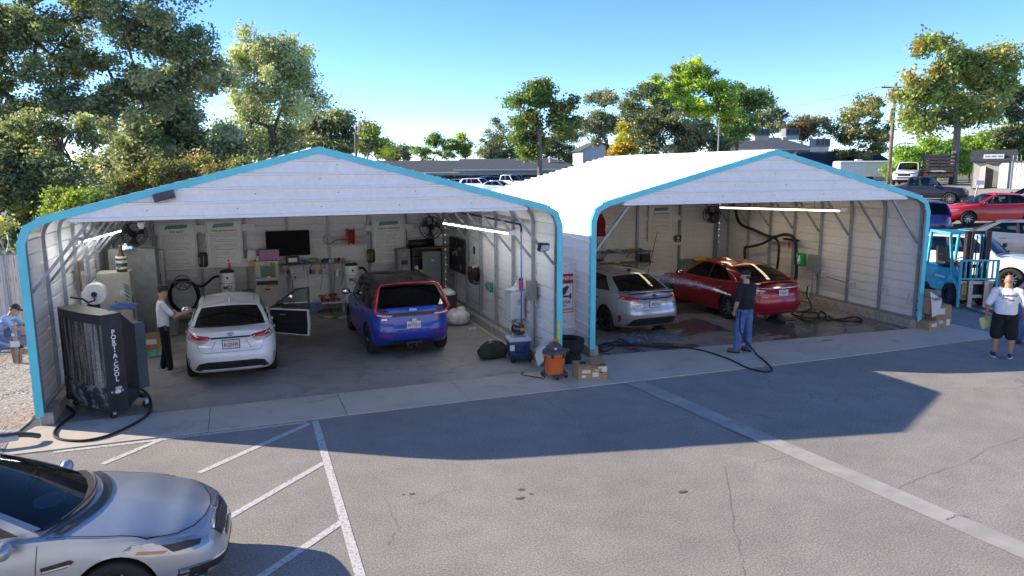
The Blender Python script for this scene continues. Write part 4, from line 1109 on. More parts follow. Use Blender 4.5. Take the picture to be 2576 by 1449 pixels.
# white rails the boards hang on
for i, (r, lb) in enumerate([((388, 570, 640, 580), 'upper white wall rail behind the two left notice boards'), ((388, 660, 640, 670), 'lower white wall rail behind the two left notice boards'), ((918, 567, 1040, 577), 'short white wall rail behind the Delivery Instructions board')]):
    a, b, c, d = rectY(*r, BY-.03); one('wall_rail', lb, 'rail', MB().box((0, 0, 0), (b-a, .03, d-c)), 'white', ((a+b)/2, BY-.035, (c+d)/2), bev=.004)
for r, lb in (((1607, 545, 1712, 553), 'upper white wall rail behind the wash bay board'), ((1607, 608, 1712, 616), 'lower white wall rail behind the wash bay board')):
    a, b, c, d = rectRY(*r, RD-.09); q = wR(((a+b)/2, RD-.10, (c+d)/2)); one('wall_rail', lb, 'rail', MB().box((0, 0, 0), (b-a, .03, d-c)), 'white', q, AR, bev=.004)
# small green notice
a, b, c, d = rectRY(1698, 592, 1713, 609, RD-.12); q = wR(((a+b)/2, RD-.13, (c+d)/2))
t = thing('notice', 'small dark green notice beside the wash bay board', 'sign', q, AR); MB().box((0, 0, 0), (b-a, .012, d-c)).build('board', 'green_dark' if 'green_dark' in MATS else mk('green_dark', (.01, .07, .05), .5).name, t)
MB().lathe([(.05, 0), (.05, .003), (0, .003)], 16, (0, -.009, .03), 'Y').build('emblem', 'paper', t); MB().box((0, -.008, -.08), (.14, .004, .025)).build('lettering', 'paper', t)

# warning sign on the cover sheet between the sheds
YC = 1.62
zt_ = onY(1430, 666, YC).z
t = thing('cover_panel', 'white ribbed metal sheet closing the gap between the sheds', 'panel', (.04, YC, .02))
rows = []
for z in ribbed_line(zt_): rows.append([(0, -rib_off(z)*.6, z), (1.10, -rib_off(z)*.6, z)])
MB().grid(rows).build('sheet', 'white_sheet', t); MB().box((.55, -.005, zt_), (1.12, .05, .04)).build('cap_trim', 'white_sheet', t)
ms = MB()
for k in range(8): ms.lathe([(.012, 0), (.012, -.006), (0, -.01)], 6, (.80, -.016, .12+.25*k), 'Y')
struct(ms.build('screw_heads', 'galv_dark', t), 'stuff')
a, b, c, d = rectY(1405, 690, 1441, 785, YC-.03); wv = .50
t = thing('warning_sign', 'red and white WARNING video surveillance sign on the gap panel', 'sign', (b-wv, YC-.035, c)); h = d-c
MB().box((wv/2, 0, h/2), (wv, .006, h)).build('board', 'red', t, bev=.003)
MB().box((wv/2, -.0045, h*.385), (wv-.03, .004, h*.73)).build('panel', 'sign_white', t)
F = lambda x, z: basis((x, -.0075, z), (1, 0, 0), (0, 0, 1))
text('lettering', 'WARNING', .125, 'paper', t, F(wv/2, h*.885), .0008, offset=.004)
text('lettering', '24 HOUR', .088, 'ink', t, F(wv/2, h*.275), .0008, offset=.003); text('lettering', 'VIDEO', .06, 'ink', t, F(wv/2, h*.185), .0008, offset=.002); text('lettering', 'SURVEILLANCE', .066, 'ink', t, F(wv/2, h*.085), .0008, offset=.002)
sy = MB().prism([(.10, h*.58), (.36, h*.70), (.40, h*.66), (.30, h*.47), (.22, h*.44)], -.0095, -.0072, 'XZ').prism([(.22, h*.40), (.42, h*.40), (.42, h*.445), (.26, h*.445)], -.0095, -.0072, 'XZ').prism([(.41, h*.36), (.455, h*.36), (.455, h*.49), (.41, h*.49)], -.0095, -.0072, 'XZ'); sy.build('camera_symbol', 'ink', t)

# ---- strip lights (lit)
def strip_light(label, A, B, warm, n=4, w=.13):
    A, B = Vector(A), Vector(B); L = (B-A).length; d = (B-A).normalized(); t = thing('strip_light', label, 'strip light', A, 0, 'strip lights under the shed roofs')
    sd = d.cross(Vector((0, 0, 1))).normalized()
    MB().bar((0, 0, .04), d*L+Vector((0, 0, .04)), w, .05).build('housing', 'white_gloss', t, bev=.01, seg=1)
    for e in (0., L): MB().box(d*e+Vector((0, 0, .02)), (w+.02 if abs(d.x) < .5 else .03, .03, .09)).build('end_cap', 'white_gloss', t)
    for k in range(n):
        a, b = L*(k+.03)/n, L*(k+.97)/n
        if warm: MB().bar(d*a, d*b, w*.9, .05).build('diffuser', 'lamp_tube_warm', t, bev=.015)
        else:
            for sg in (-1, 1): MB().tube([d*a+sd*sg*w*.3, d*b+sd*sg*w*.3], .017, 8).build('tube', 'lamp_tube', t)
    for e in (.2, .8): MB().tube([d*L*e+Vector((0, 0, .06)), d*L*e+Vector((0, 0, .45))], .006, 5).build('hanger', 'galv_dark', t)
XLl = -8.62; A = onX(186, 612, XLl); B = onX(297, 582, XLl); strip_light('lit tube light hanging near the left wall of left shed', A, B, False, 4)
XLr = -.92; A = onX(1288, 588, XLr); B = onX(1121, 562, XLr); strip_light('lit tube light hanging near the right wall of left shed', A, B, False, 4)
A = wR(onRX(2122, 530, 7.55)); B = wR(onRX(1817, 522, 7.55)); strip_light('long warm strip light hanging on right side of wash bay', A, B, True, 4, .2)
A = wR(onRX(1815, 514, 4.6)); B = wR(onRX(1712, 511, 4.35)); strip_light('half hidden warm strip light behind the wash bay gable', wR((4.2, 3.2, 3.27)), wR((4.2, 5.6, 3.27)), True, 2, .2)

# ---- wall fans
def fan(label, P, rz, r, tilt=.1):
    t = thing('wall_fan', label, 'fan', P, rz, 'black wall fans'); Mx = Matrix.Rotation(tilt, 4, 'X')
    cg = MB()
    for rr, yy in ((r, 0), (r*.98, -.07), (r*.98, .07), (r*.66, -.09), (r*.33, -.10)): cg.tube([(rr*math.cos(q), yy, rr*math.sin(q)) for q in [2*math.pi*k/28 for k in range(28)]], .007, 5, closed=True)
    for k in range(26):
        q = 2*math.pi*k/26; c, s = math.cos(q), math.sin(q); cg.tube([(.04*c, -.105, .04*s), (r*.7*c, -.09, r*.7*s), (r*c, 0, r*s), (r*.6*c, .09, r*.6*s)], .0035, 4, cap=False)
    cg.xf(Mx).build('cage', 'black', t)
    bl = MB()
    for k in range(3):
        q = 2*math.pi*k/3+.4
        rows = []
        for i in range(5):
            rr = r*(.16+.72*i/4); w = .30+.05*i; rows.append([(rr*math.cos(q-w), .04, rr*math.sin(q-w)), (rr*math.cos(q), .0, rr*math.sin(q)), (rr*math.cos(q+w), -.045, rr*math.sin(q+w))])
        bl.grid(rows)
    bl.xf(Mx).build('blade', 'dark_grey', t); MB().lathe([(.0, -.06), (.06, -.05), (.075, 0), (.09, .06), (.09, .2), (.05, .26)], 14, axis='Y').xf(Mx).build('motor', 'black', t, smooth=True)
    MB().tube([(0, .22, 0), (0, .36, .06), (0, .42, .28)], .02, 6).build('bracket', 'black', t)
    return t
P = onY(338, 590, 7.3); fan('black wall fan at the left rear of left shed, beside the DO NOT board', P, R_(28), .30)
P = onY(1084, 573, 7.9); fan('black wall fan at the right rear of left shed, by the tube light', P, R_(-22), .34, .15)
q = onRY(1790, 540, 8.55); fan('black wall fan in the rear corner of wash bay', wR(q), AR+R_(-20), .31)

# ---- screens
a, b, c, d = rectY(667, 582, 781, 641, BY-.15); t = thing('television', 'large black wall television on back wall of left shed', 'television', ((a+b)/2, BY-.12, (c+d)/2))
MB().box((0, 0, 0), (b-a, .05, d-c)).build('screen_housing', 'black', t, bev=.006); MB().box((0, -.027, 0), (b-a-.03, .004, d-c-.03)).build('screen', mk('screen_black', (.004, .004, .005), .6, 0, .1, 4, spec=.15).name, t)
MB().box((0, .05, 0), (.4, .06, .4)).build('wall_mount', 'black', t)
YP = 8.15
a, b, c, d = rectY(650, 628, 704, 657, YP); t = thing('monitor', 'small monitor with lit purple screen on the computer cabinet', 'monitor', ((a+b)/2, YP, c))
MB().box((0, 0, (d-c)/2), (b-a, .04, d-c)).build('housing', 'black', t, bev=.006)
MB().box((0, -.022, (d-c)/2), (b-a-.03, .004, d-c-.03)).build('screen', mk('screen_purple', (.03, .012, .03), .4, emit=(.26, .10, .28), estr=.10).name, t)
MB().box((-.05, -.025, (d-c)/2), (.10, .003, .12)).build('screen_window', mk('screen_dim', (.05, .06, .03), .3, emit=(.12, .13, .05), estr=.08).name, t); MB().box((.17, -.025, (d-c)/2), (.05, .003, .16)).build('screen_window', mk('screen_orange', (.2, .06, .02), .3, emit=(.35, .09, .03), estr=.08).name, t)
MB().box((0, 0, -.03), (.05, .04, .08)).box((0, 0, -.065), (.26, .16, .012)).build('stand', 'black', t)
# beige computer cabinet
a, b, c, d = rectY(639, 658, 703, 722, YP-.25); zb_ = .2; W_ = b-a; H_ = d-zb_
mk('beige_metal', (.42, .40, .35), .5, 0, .1, 5, bump=.05); mk('beige_dark', (.22, .21, .18), .6, 0, .1, 5); mk('screen_glass', (.16, .19, .16), .15, 0, .1, 3)
t = thing('computer_cabinet', 'beige computer cabinet under the monitor, its window covered in stickers', 'cabinet', (a+W_/2, YP-.03, zb_))
MB().box((0, 0, H_/2), (W_, .5, H_)).build('housing', 'beige_metal', t, bev=.01); zr = H_-.02
MB().box((.0, -.256, H_-.27), (W_*.86, .012, .46)).build('door', 'beige_metal', t, bev=.006); MB().box((0.03, -.265, H_-.29), (W_*.62, .008, .33)).build('window', 'screen_glass', t)
MB().box((0, -.255, H_-.60), (W_*.9, .03, .11)).build('keyboard_slot', 'black', t); MB().box((.12, -.33, H_-.66), (.3, .2, .02)).build('keyboard_shelf', 'cardboard', t)
MB().box((0, -.256, H_-.80), (W_*.8, .012, .2)).build('drawer', 'beige_metal', t, bev=.006); MB().box((0, -.27, H_-.78), (.14, .02, .035)).build('drawer_handle', 'black', t)
for x, z, w, hh, m in ((-.18, -.07, .2, .035, 'bright_yellow'), (.14, -.085, .07, .05, 'red'), (.21, -.085, .06, .05, 'green'), (-.24, -.45, .08, .05, 'blue'), (-.14, -.44, .07, .07, 'teal'), (.04, -.445, .1, .04, 'paper'), (-.2, -.505, .3, .03, 'light_grey'), (.16, -.5, .12, .04, 'light_grey'), (.25, -.06, .06, .04, 'paper')):
    MB().box((x, -.273, H_+z), (w, .003, hh)).build('sticker', m, t)
# paper cup and white bin beside the monitor
one('paper_cup', 'white paper cup beside the purple monitor', 'cup', MB().lathe([(.035, 0), (.046, .12), (.042, .12), (.032, .01)], 14), 'paper', (onY(648, 660, YP-.1).x, YP-.1, zb_+H_))
a, b, c, d = rectY(621, 627, 646, 655, YP+.3); t = thing('towel_dispenser', 'white paper towel dispenser on wall left of the monitor', 'dispenser', ((a+b)/2, YP+.33, (c+d)/2)); MB().box((0, 0, 0), (b-a, .18, d-c)).build('housing', 'white', t, bev=.04); MB().box((.0, -.06, -.19), (.16, .08, .08)).build('bracket', 'yellow', t, bev=.01)
# grey control boxes below it
t = thing('control_box', 'grey switch box with yellow knob left of computer cabinet', 'switch box', onY(624, 745, 8.4)); MB().box((0, 0, 0), (.30, .16, .34)).build('housing', 'mid_grey', t, bev=.008); MB().lathe([(.04, 0), (.035, -.03), (0, -.03)], 12, (0, -.08, 0), 'Y').build('knob', 'yellow', t)

# ---- white vacuum drums marked MD
def drum(label, px, top, bot, Y):
    c = onY(px, top, Y); zb = onY(px, bot, Y).z; H = c.z-zb+.25; t = thing('vacuum_drum', label, 'vacuum canister', (c.x, Y, c.z-H), 0, 'white vacuum drums on the back wall'); r = .20
    pr = [(r*.92, 0), (r, .03)]
    MB().lathe([(r*.9, 0), (r, .04), (r, H-.03), (r*.95, H), (0, H)], 24).build('drum', 'white_gloss', t, smooth=True, auto=40)
    for z in (.28, .52, .8): MB().lathe([(r+.001, H-z-.008), (r+.004, H-z), (r+.001, H-z+.008)], 24).build('seam', 'ink_grey', t, smooth=True)
    text('lettering', 'MD', .15, 'ink', t, basis((0.02, -r-.004, H-.40), (1, 0, 0), (0, 0, 1)) @ Matrix.Translation((-.02, 0, 0)), .004, offset=.002)
    MB().prism([(-.03, H-.10), (.03, H-.10), (.03, H-.14), (0, H-.17), (-.03, H-.14)], -r-.006, -r+.01, 'XZ').build('shield_badge', 'ink', t)
    lid = MB().lathe([(r*.97, H), (r*.85, H+.06), (r*.3, H+.09), (0, H+.09)], 18); lid.build('motor_head', 'black_plastic', t, smooth=True)
    MB().box((.05, 0, H-.45), (.05, .62, .05)).build('wall_bracket', 'galv', t)
    return Vector((c.x, Y, c.z)), r
D1, r1 = drum('white MD vacuum drum behind the white sedan', 571, 685, 742, 8.05)
D2, r2 = drum('white MD vacuum drum behind the blue hatchback', 884, 667, 740, 8.05)
# bottles and rags on the drums
t = thing('bottle', 'pink spray bottle standing on drum behind white sedan', 'bottle', (D1.x+.07, D1.y, D1.z+.09)); MB().lathe([(.03, 0), (.032, .14), (.012, .18), (.012, .22), (0, .22)], 12).build('body', mk('pinkish', (.5, .12, .1), .4).name, t, smooth=True); MB().box((-.01, 0, .235), (.05, .02, .03)).build('nozzle', 'black', t)
def rag(name, label, cat, P, sx, sy, sz, mat, seed, group=None, n=14):
    mb = MB(); rows = []
    for i in range(n):
        row = []
        for j in range(n):
            u, v = -1+2*i/(n-1), -1+2*j/(n-1); rr = math.sqrt(u*u+v*v)
            z = sz*max(0, 1-rr*.75)*(1+.8*mnoise.noise((u*2.3+seed, v*2.3, seed*1.7)))+.02*abs(mnoise.noise((u*5, v*5, seed)))
            k = 1+.22*mnoise.noise((u*1.5, v*1.5, seed+9)); row.append((u*sx*k, v*sy*k, max(.004, z)))
        rows.append(row)
    mb.grid(rows); mb.grid([[(x, y, .0) for x, y, z in r] for r in rows]); return one(name, label, cat, mb, mat, P, rnd.uniform(0, 3), group, smooth=True)
mk('cloth_blue', (.10, .20, .42), .9, 0, .25, 12, .3, 60); mk('cloth_pale', (.45, .55, .68), .9, 0, .2, 12, .3, 60); mk('cloth_green', (.12, .26, .24), .9, 0, .25, 12, .3, 60)
rag('rag', 'crumpled pale blue rag on the drum behind blue hatchback', 'rag', (D2.x-.03, D2.y-.02, D2.z+.07), .12, .11, .09, 'cloth_pale', 3)
# vacuum hoses: from drum to the wall hook, then coiled
def coil_hose(label, D, side, px, py, Y, R, stub):
    c = onY(px, py, Y); t = thing('vacuum_hose', label, 'hose', (0, 0, 0)); 
    turns = []
    for k in range(70):
        q = math.pi/2+2*math.pi*k/24; rr = R*(1+.05*math.sin(k*.9)); turns.append((c.x+rr*.85*math.cos(q)+.01*k/24, Y-.10-.035*k/24, c.z+rr*math.sin(q)))
    MB().tube(turns, .038, 8).build('coil', 'black_rubber', t, smooth=True)
    e = Vector(turns[0]); s0 = Vector((D.x+side*r1, D.y, D.z-.10))
    MB().tube(bezier([s0, s0+Vector((side*.15, -.02, -.02)), s0.lerp(e, .5)+Vector((0, 0, -.22)), e+Vector((-side*.1, 0, -.05)), e], 8), .034, 8).build('feed', 'black_rubber', t, smooth=True)
    st_ = c+Vector((0, -.12, R*.92))
    MB().tube([(st_.x+.2*math.cos(q), Y-.2, st_.z-.02+.2*math.sin(q)) for q in [2*math.pi*k/24 for k in range(24)]], .018, 6, closed=True).bar((st_.x-.19, Y-.2, st_.z), (st_.x+.19, Y-.2, st_.z), .03, .03).bar((st_.x, Y-.2, st_.z-.02), (st_.x-.10, Y-.2, st_.z-.18), .03, .03).bar((st_.x, Y-.2, st_.z-.02), (st_.x+.10, Y-.2, st_.z-.18), .03, .03).build('hanger_wheel', 'mid_grey', t)
coil_hose('black vacuum hose coiled on wall behind boy in white T-shirt', D1, -1, 463, 742, 8.35, .42, 0)
coil_hose('black vacuum hose coiled on wall behind blue hatchback roof', D2, 1, 972, 725, 8.35, .40, 0)
# red hose reel on perforated rails
for py, lb in ((597, 'upper'), (610, 'lower')):
    a, b, c, d = rectY(826, py-2.5, 929, py+2.5, BY-.06); o = MB().box((0, 0, 0), (b-a, .02, d-c+.01))
    t = thing('slotted_rail', '%s pale slotted wall rail holding the red hose reel' % lb, 'rail', ((a+b)/2, BY-.07, (c+d)/2)); o.build('rail', 'light_grey', t)
    for k in range(18): MB().box((-(b-a)/2+(k+.5)*(b-a)/18, -.012, 0), ((b-a)/36, .006, .022)).build('slot', 'dark_grey', t)
def reel(label, P, mat, r=.2, w=.12, rz=0):
    t = thing('hose_reel', label, 'hose reel', P, rz)
    for sg in (-1, 1): MB().lathe([(0, sg*w/2), (r, sg*w/2), (r, sg*(w/2+.012)), (0, sg*(w/2+.012))], 22, axis='X').build('flange', mat, t)
    MB().lathe([(r*.72, -w/2), (r*.78, 0), (r*.72, w/2)], 22, axis='X').build('wound_hose', 'red' if mat == 'red' else 'black_rubber', t, smooth=True)
    MB().box((0, .02, r*.55), (w+.12, .12, r*.9)).build('bracket', mat, t, bev=.02); MB().lathe([(.05, 0), (.05, -.05), (0, -.05)], 14, (0, -.07, r*.75), 'Y').build('hub', 'black', t); MB().box((0, -.06, r*.75), (w*.9, .02, .14)).build('label_plate', 'paper', t)
    return t
P = onY(882, 596, 8.4); reel('red hose reel on back wall of left shed', P, 'red', .24, .13)
P2 = onY(838, 604, 8.5); one('red_hose', 'red air hose looping left of the red reel', 'hose', MB().tube(bezier([P+Vector((-.1, 0, -.08)), P+Vector((-.35, .05, -.06)), P2+Vector((-.12, 0, -.12)), P2+Vector((-.28, 0, .02)), P2+Vector((-.22, .04, .14))], 8), .014, 6), 'red', smooth=True)
# black tape reels with green hose between the boards
for px, py, lb in ((511, 654, 'between the two left boards'), (933, 644, 'left of the Delivery Instructions board')):
    P = onY(px, py, 8.45); t = thing('cord_reel', 'black cord reel %s' % lb, 'cord reel', P); MB().box((0, 0, 0), (.24, .16, .40)).build('housing', 'black_plastic', t, bev=.07, seg=3); MB().box((-.09, -.07, 0), (.03, .06, .18)).build('handle', mk('lime', (.25, .42, .05), .5).name, t); MB().tube(bezier([(.02, -.09, .1), (.0, -.1, -.15), (-.06, -.05, -.5), (-.08, 0, -.95)], 6), .009, 5).build('cord', 'lime', t)
# ---- shelf of tools along the back wall
ZS = onY(800, 664, 8.3).z
t = thing('wall_shelf', 'thin dark wall shelf behind the cars crowded with small tools', 'shelf', (onY(790, 664, 8.4).x, 8.42, ZS)); wS = onY(905, 664, 8.4).x-onY(705, 664, 8.4).x
MB().box((0, 0, 0), (wS, .3, .025)).build('board', 'mid_grey', t); 
for k in range(4): MB().bar((-wS*.4+k*wS*.27, .13, -.2), (-wS*.4+k*wS*.27, -.1, -.01), .02, .02).build('bracket', 'galv', t)
t = thing('label_printer', 'small black label printer with pale screen on the wall shelf', 'printer', (onY(736, 655, 8.35).x, 8.33, ZS+.14)); MB().box((0, 0, 0), (.36, .14, .22)).build('housing', 'black_plastic', t, bev=.02); MB().box((0, -.072, .01), (.24, .006, .12)).build('screen', 'paper', t)
def bottle(label, P, mat, r=.04, h=.16, cap='white', nozzle=True, group=None):
    t = thing('spray_bottle', label, 'bottle', P, 0, group); MB().lathe([(r*.9, 0), (r, .01), (r, h*.62), (r*.4, h*.85), (r*.35, h), (0, h)], 12).build('body', mat, t, smooth=True)
    if nozzle: MB().box((-.015, 0, h+.025), (.07, .025, .035)).box((-.035, 0, h), (.012, .015, .05)).build('nozzle', cap, t)
g = random.Random(5)
hb = [(717, 683, 'white'), (725, 684, 'yellow'), (734, 684, 'white'), (782, 683, 'blue'), (790, 684, 'yellow'), (806, 684, 'yellow'), (816, 684, 'red'), (849, 690, 'white')]
for i, (px, py, cp) in enumerate(hb):
    P = onY(px, py+6, 8.25); bottle(['leftmost spray bottle, white trigger, under the label printer', 'yellow trigger spray bottle under the label printer', 'white bottle right of the yellow trigger one under the printer', 'dark spray bottle with blue trigger under the wall shelf', 'grey spray bottle with yellow trigger under the wall shelf', 'brown spray bottle with yellow trigger under the wall shelf', 'grey spray bottle with red trigger under the wall shelf', 'white spray bottle beside the drum behind blue hatchback'][i], P, ['light_grey', 'dark_grey', 'paper', 'navy', 'mid_grey', 'cardboard', 'light_grey', 'white'][i], .042, .17, cp, True, 'spray bottles under the wall shelf')
one('brush_block', 'blue brush head standing on the wall shelf', 'brush', MB().box((0, 0, .09), (.13, .10, .09)).box((.02, 0, .03), (.04, .08, .08)), 'blue', (onY(764, 655, 8.35).x, 8.35, ZS+.012), bev=.02)
one('blower', 'grey hair-dryer shaped blower on the wall shelf', 'blower', MB().ball((0, 0, .09), (.17, .08, .08), 12, 8).box((-.05, 0, -.02), (.06, .05, .12)), 'mid_grey', (onY(787, 660, 8.35).x, 8.33, ZS+.02), smooth=True)
for i, px in enumerate((815, 822, 832, 843, 852, 862)):
    one('shelf_tool', ['black sander', 'grey clamp', 'pale blue cloth bundle', 'brown sanding block', 'dark wrench', 'brown sponge'][i]+' on the wall shelf', ['sander', 'clamp', 'cloth', 'block', 'wrench', 'sponge'][i], MB().box((0, 0, .05), (g.uniform(.07, .14), .09, g.uniform(.05, .12)), g.uniform(-.5, .5)).ball((.02, 0, .1), (.05, .04, .035), 8, 6), ['black', 'dark_grey', 'cloth_pale', 'wood', 'black', 'cardboard'][i], (onY(px, 660, 8.35).x, 8.35+g.uniform(-.05, .05), ZS+.012), bev=.01)
# electrical cords and sockets under the shelf
t = thing('power_conduit', 'grey vertical conduit with sockets and hanging cords under the shelf', 'conduit', (onY(728, 730, BY-.05).x, BY-.08, .25)); MB().tube([(0, 0, 0), (0, 0, ZS-.3)], .025, 6).tube([(.10, 0, 0), (.10, 0, ZS-.3)], .02, 6).build('pipe', 'galv', t)
MB().box((.16, -.03, ZS-.62), (.15, .06, .12)).build('socket', 'white', t, bev=.01); MB().box((.17, -.065, ZS-.62), (.05, .03, .06)).build('plug', 'black', t)
for k, (dx, L_) in enumerate(((.5, 1.0), (.9, .8), (1.25, 1.0), (1.5, .7), (1.75, 1.1))):
    MB().tube(bezier([(dx, 0, ZS-.25), (dx+.03, -.03, ZS-.25-L_*.5), (dx-.05, -.02, ZS-.25-L_)], 5), .008, 5).build('cord', 'black_rubber' if k % 2 else 'mid_grey', t)
# low bench with rags and polishers
xb0_, xb1_, zb0_, zb1_ = rectY(786, 762, 868, 768, 8.1)
t = thing('low_bench', 'low pale bench against the back wall between the cars', 'bench', ((xb0_+xb1_)/2, 8.2, .012)); BZ = zb1_
MB().box((0, 0, BZ-.03), (xb1_-xb0_, .4, .05)).build('top', 'light_grey', t); MB().box((0, .1, BZ*.5), (xb1_-xb0_-.1, .05, .12)).build('rail', 'mid_grey', t)
for sg in (-1, 1): MB().box((sg*(xb1_-xb0_)*.45, 0, BZ*.45), (.05, .36, BZ*.9)).build('leg', 'light_grey', t)
mbb = MB(); cx = onY(790, 760, 7.98).x; w = .22
mbb.grid([[(cx-w+2*w*i/6, 7.96+.02*math.sin(i), BZ+.03), (cx-w*.8+1.6*w*i/6, 7.94-.03*math.sin(i*1.3), BZ-.12), (cx+.1*w*(i-3)/3, 7.93, BZ-.28)] for i in range(7)]); one('rag', 'dark blue rag hanging over the front edge of the low bench', 'rag', mbb, 'cloth_blue', smooth=True)
for px, m, lb in ((812, 'red', 'orange topped polisher with dark red body on the low bench'), (838, 'red', 'dark red polisher lying on the low bench')):
    P = Vector((onY(px, 758, 8.1).x, 8.1, BZ)); t = thing('polisher', lb, 'polisher', P); MB().ball((0, 0, .10), (.07, .06, .10), 10, 8).build('body', m, t, smooth=True); MB().lathe([(.0, .17), (.13, .18), (.12, .215), (0, .22)], 18).build('pad', 'amber' if px == 812 else 'dark_grey', t, smooth=True); MB().tube([(.05, 0, .08), (.2, .03, .05)], .025, 8).build('handle', 'black', t)
P = gp(826, 800); one('yellow_pad', 'flat yellow pad lying on the floor by the low bench', 'pad', MB().lathe([(.0, 0), (.13, .004), (.13, .02), (0, .025)], 20), 'yellow', (P.x, P.y, .016))
one('extension_lead', 'black cable trailing on the floor under the low bench', 'cable', MB().tube(bezier([(P.x-.25, P.y+.25, .02), (P.x-.1, P.y-.05, .02), (P.x+.2, P.y-.1, .02), (P.x+.15, P.y+.2, .02), (P.x+.05, P.y+.35, .4)], 8), .01, 5), 'black_rubber')
# ---- lockers and drawers in the right rear corner
mk('locker_grey', (.20, .22, .235), .45, .1, .1, 4); mk('locker_dark', (.06, .065, .075), .5, 0, .1, 4)
a, b, c, d = rectY(1001, 629, 1034, 700, 7.6); t = thing('drawer_cabinet', 'narrow grey drawer cabinet behind the blue hatchback', 'cabinet', ((a+b)/2, 7.85, .012))
MB().box((0, 0, d/2), (b-a, .5, d)).build('carcass', 'locker_grey', t, bev=.008)
for k in range(4):
    z = d-.18-.35*k; MB().box((0, -.255, z), (b-a-.04, .015, .31)).build('drawer', 'locker_grey', t, bev=.006); MB().box((0, -.27, z+.06), (.06, .02, .02)).box((0, -.27, z-.02), (.02, .02, .05)).build('handle', 'light_grey', t)
MB().box((0, -.27, d-.38), (.18, .01, .13)).build('photo', 'black', t)
a, b, c, d = rectY(1034, 625, 1110, 700, 7.7); t = thing('locker', 'grey locker standing open, black inside, right rear of left shed', 'locker', (a, 7.5, .012)); w = b-a
MB().box((w*.5, .55, d/2), (w, .03, d)).box((.015, .28, d/2), (.03, .55, d)).box((w-.015, .28, d/2), (.03, .55, d)).box((w/2, .28, d-.015), (w, .55, .03)).box((w/2, .28, .02), (w, .55, .04)).build('carcass', 'locker_dark', t)
for k in range(3): MB().box((w/2, .3, .5+.5*k), (w-.06, .45, .02)).build('shelf', 'locker_dark', t)
MB().box((w*.62, -.02, d*.48), (w*.62, .02, d*.93)).build('door', 'locker_grey', t, bev=.004); MB().box((w*.66, -.035, d*.80), (.08, .01, .04)).build('door_plate', 'paper', t)
MB().box((.12, .1, d-.62), (.10, .1, .22)).build('jar', 'paper', t, bev=.02); MB().box((.26, .08, d-.68), (.12, .1, .1)).build('tub', 'yellow', t, bev=.01)
one('duffel_roll', 'black roll lying on top of the open locker', 'roll', MB().tube([(-.4, 0, 0), (.35, 0, .02)], [.11, .12], 12), 'black', (a+.35, 7.8, d+.125), smooth=True)
one('wood_board', 'brown board lying on top of the open locker', 'board', MB().box((0, 0, .01), (.7, .4, .02)), 'wood', (a+.75, 7.55, d+.013), .1)
YB = 6.75
t = thing('pegboard', 'black wall panel hung with small tools, right wall of left shed', 'panel', (-.17, YB, 1.65)); A = onX(1150, 628, -.17); B = onX(1180, 685, -.17)
MB().box((0, 0, .0), (.05, abs(A.y-B.y)+.35, .95)).build('board', 'black', t)
g = random.Random(11)
for k in range(14): MB().box((-.035, g.uniform(-.45, .45), g.uniform(-.38, .38)), (.03, .05, g.uniform(.04, .14))).build('tool', g.choice(['dark_grey', 'steel', 'black_plastic']), t)
mk('coat_red', (.06, .012, .012), .7, 0, .2, 9)
# right wall of the left shed
P = onX(1192, 690, -.25); reel('dark red hose reel with black frame on right wall of left shed', P, 'coat_red', .21, .16, R_(8))
t = thing('broom_rack', 'blue dustpan rack with hanging brush on right wall of left shed', 'rack', onX(1200, 712, -.16)); MB().box((-.06, 0, 0), (.14, .42, .03)).build('tray', 'blue', t); MB().tube([(-.05, .05, .0), (-.03, .12, .75)], .012, 6).build('handle', 'steel', t); MB().box((-.03, .12, .85), (.05, .08, .2)).build('grip', 'black', t, bev=.02)
# green bottle in a holder with a blue cloth
P = onX(1238, 722, -.13); t = thing('soap_dispenser', 'green soap bottle in wall holder on right wall of left shed', 'bottle', P); MB().box((-.03, 0, 0), (.10, .13, .26)).build('body', 'green', t, bev=.03); MB().box((-.085, -.01, -.02), (.004, .08, .10)).build('label_sheet', 'paper', t)
mb = MB(); mb.grid([[(P.x-.10-.02*math.sin(i*1.9), P.y-.13+.26*i/8, P.z+.16-.02*abs(i-4)), (P.x-.15, P.y-.14+.28*i/8, P.z+.08), (P.x-.12-.02*math.cos(i*2.2), P.y-.13+.26*i/8, P.z-.02-.10*((i*3) % 4)/4)] for i in range(9)]); one('cloth', 'blue cloth draped over the green soap bottle', 'cloth', mb, 'cloth_blue', smooth=True)
# electrical boxes
Pa, Pb = onX(1262, 735, -.34), onX(1302, 792, -.34)
mk('box_white', (.62, .65, .68), .45, .1, .06, 4)
t = thing('electrical_box', 'large white electrical box on slanted conduit beside the blue cooler', 'electrical box', (-.22, 2.02, 1.05)); 
MB().box((0, 0, 0), (.3, .5, .62)).build('housing', 'box_white', t, bev=.012); MB().box((-.04, -.258, 0), (.30, .02, .60)).build('door', 'box_white', t, bev=.01); MB().box((0.02, -.272, .08), (.08, .003, .12)).build('data_plate', 'beige_metal', t); 
for z in (-.22, 0, .22): MB().box((-.2, -.262, z), (.02, .03, .06)).build('hinge', 'light_grey', t)
MB().tube([(.0, -.05, -.31), (-.20, -.42, -.98)], .045, 10).build('conduit', 'light_grey', t, smooth=True)
bottle('white spray bottle standing on the large electrical box', (-.17, 2.0, 1.37), 'white', .05, .22, 'light_grey')
t = thing('thermos', 'red thermos with black lid on the large electrical box', 'thermos', (-.12, 1.85, 1.37)); MB().lathe([(.04, 0), (.045, .02), (.05, .2), (.045, .22)], 14).build('body', 'red', t, smooth=True); MB().lathe([(.048, .22), (.05, .26), (.03, .29), (0, .29)], 14).build('lid', 'black', t, smooth=True)
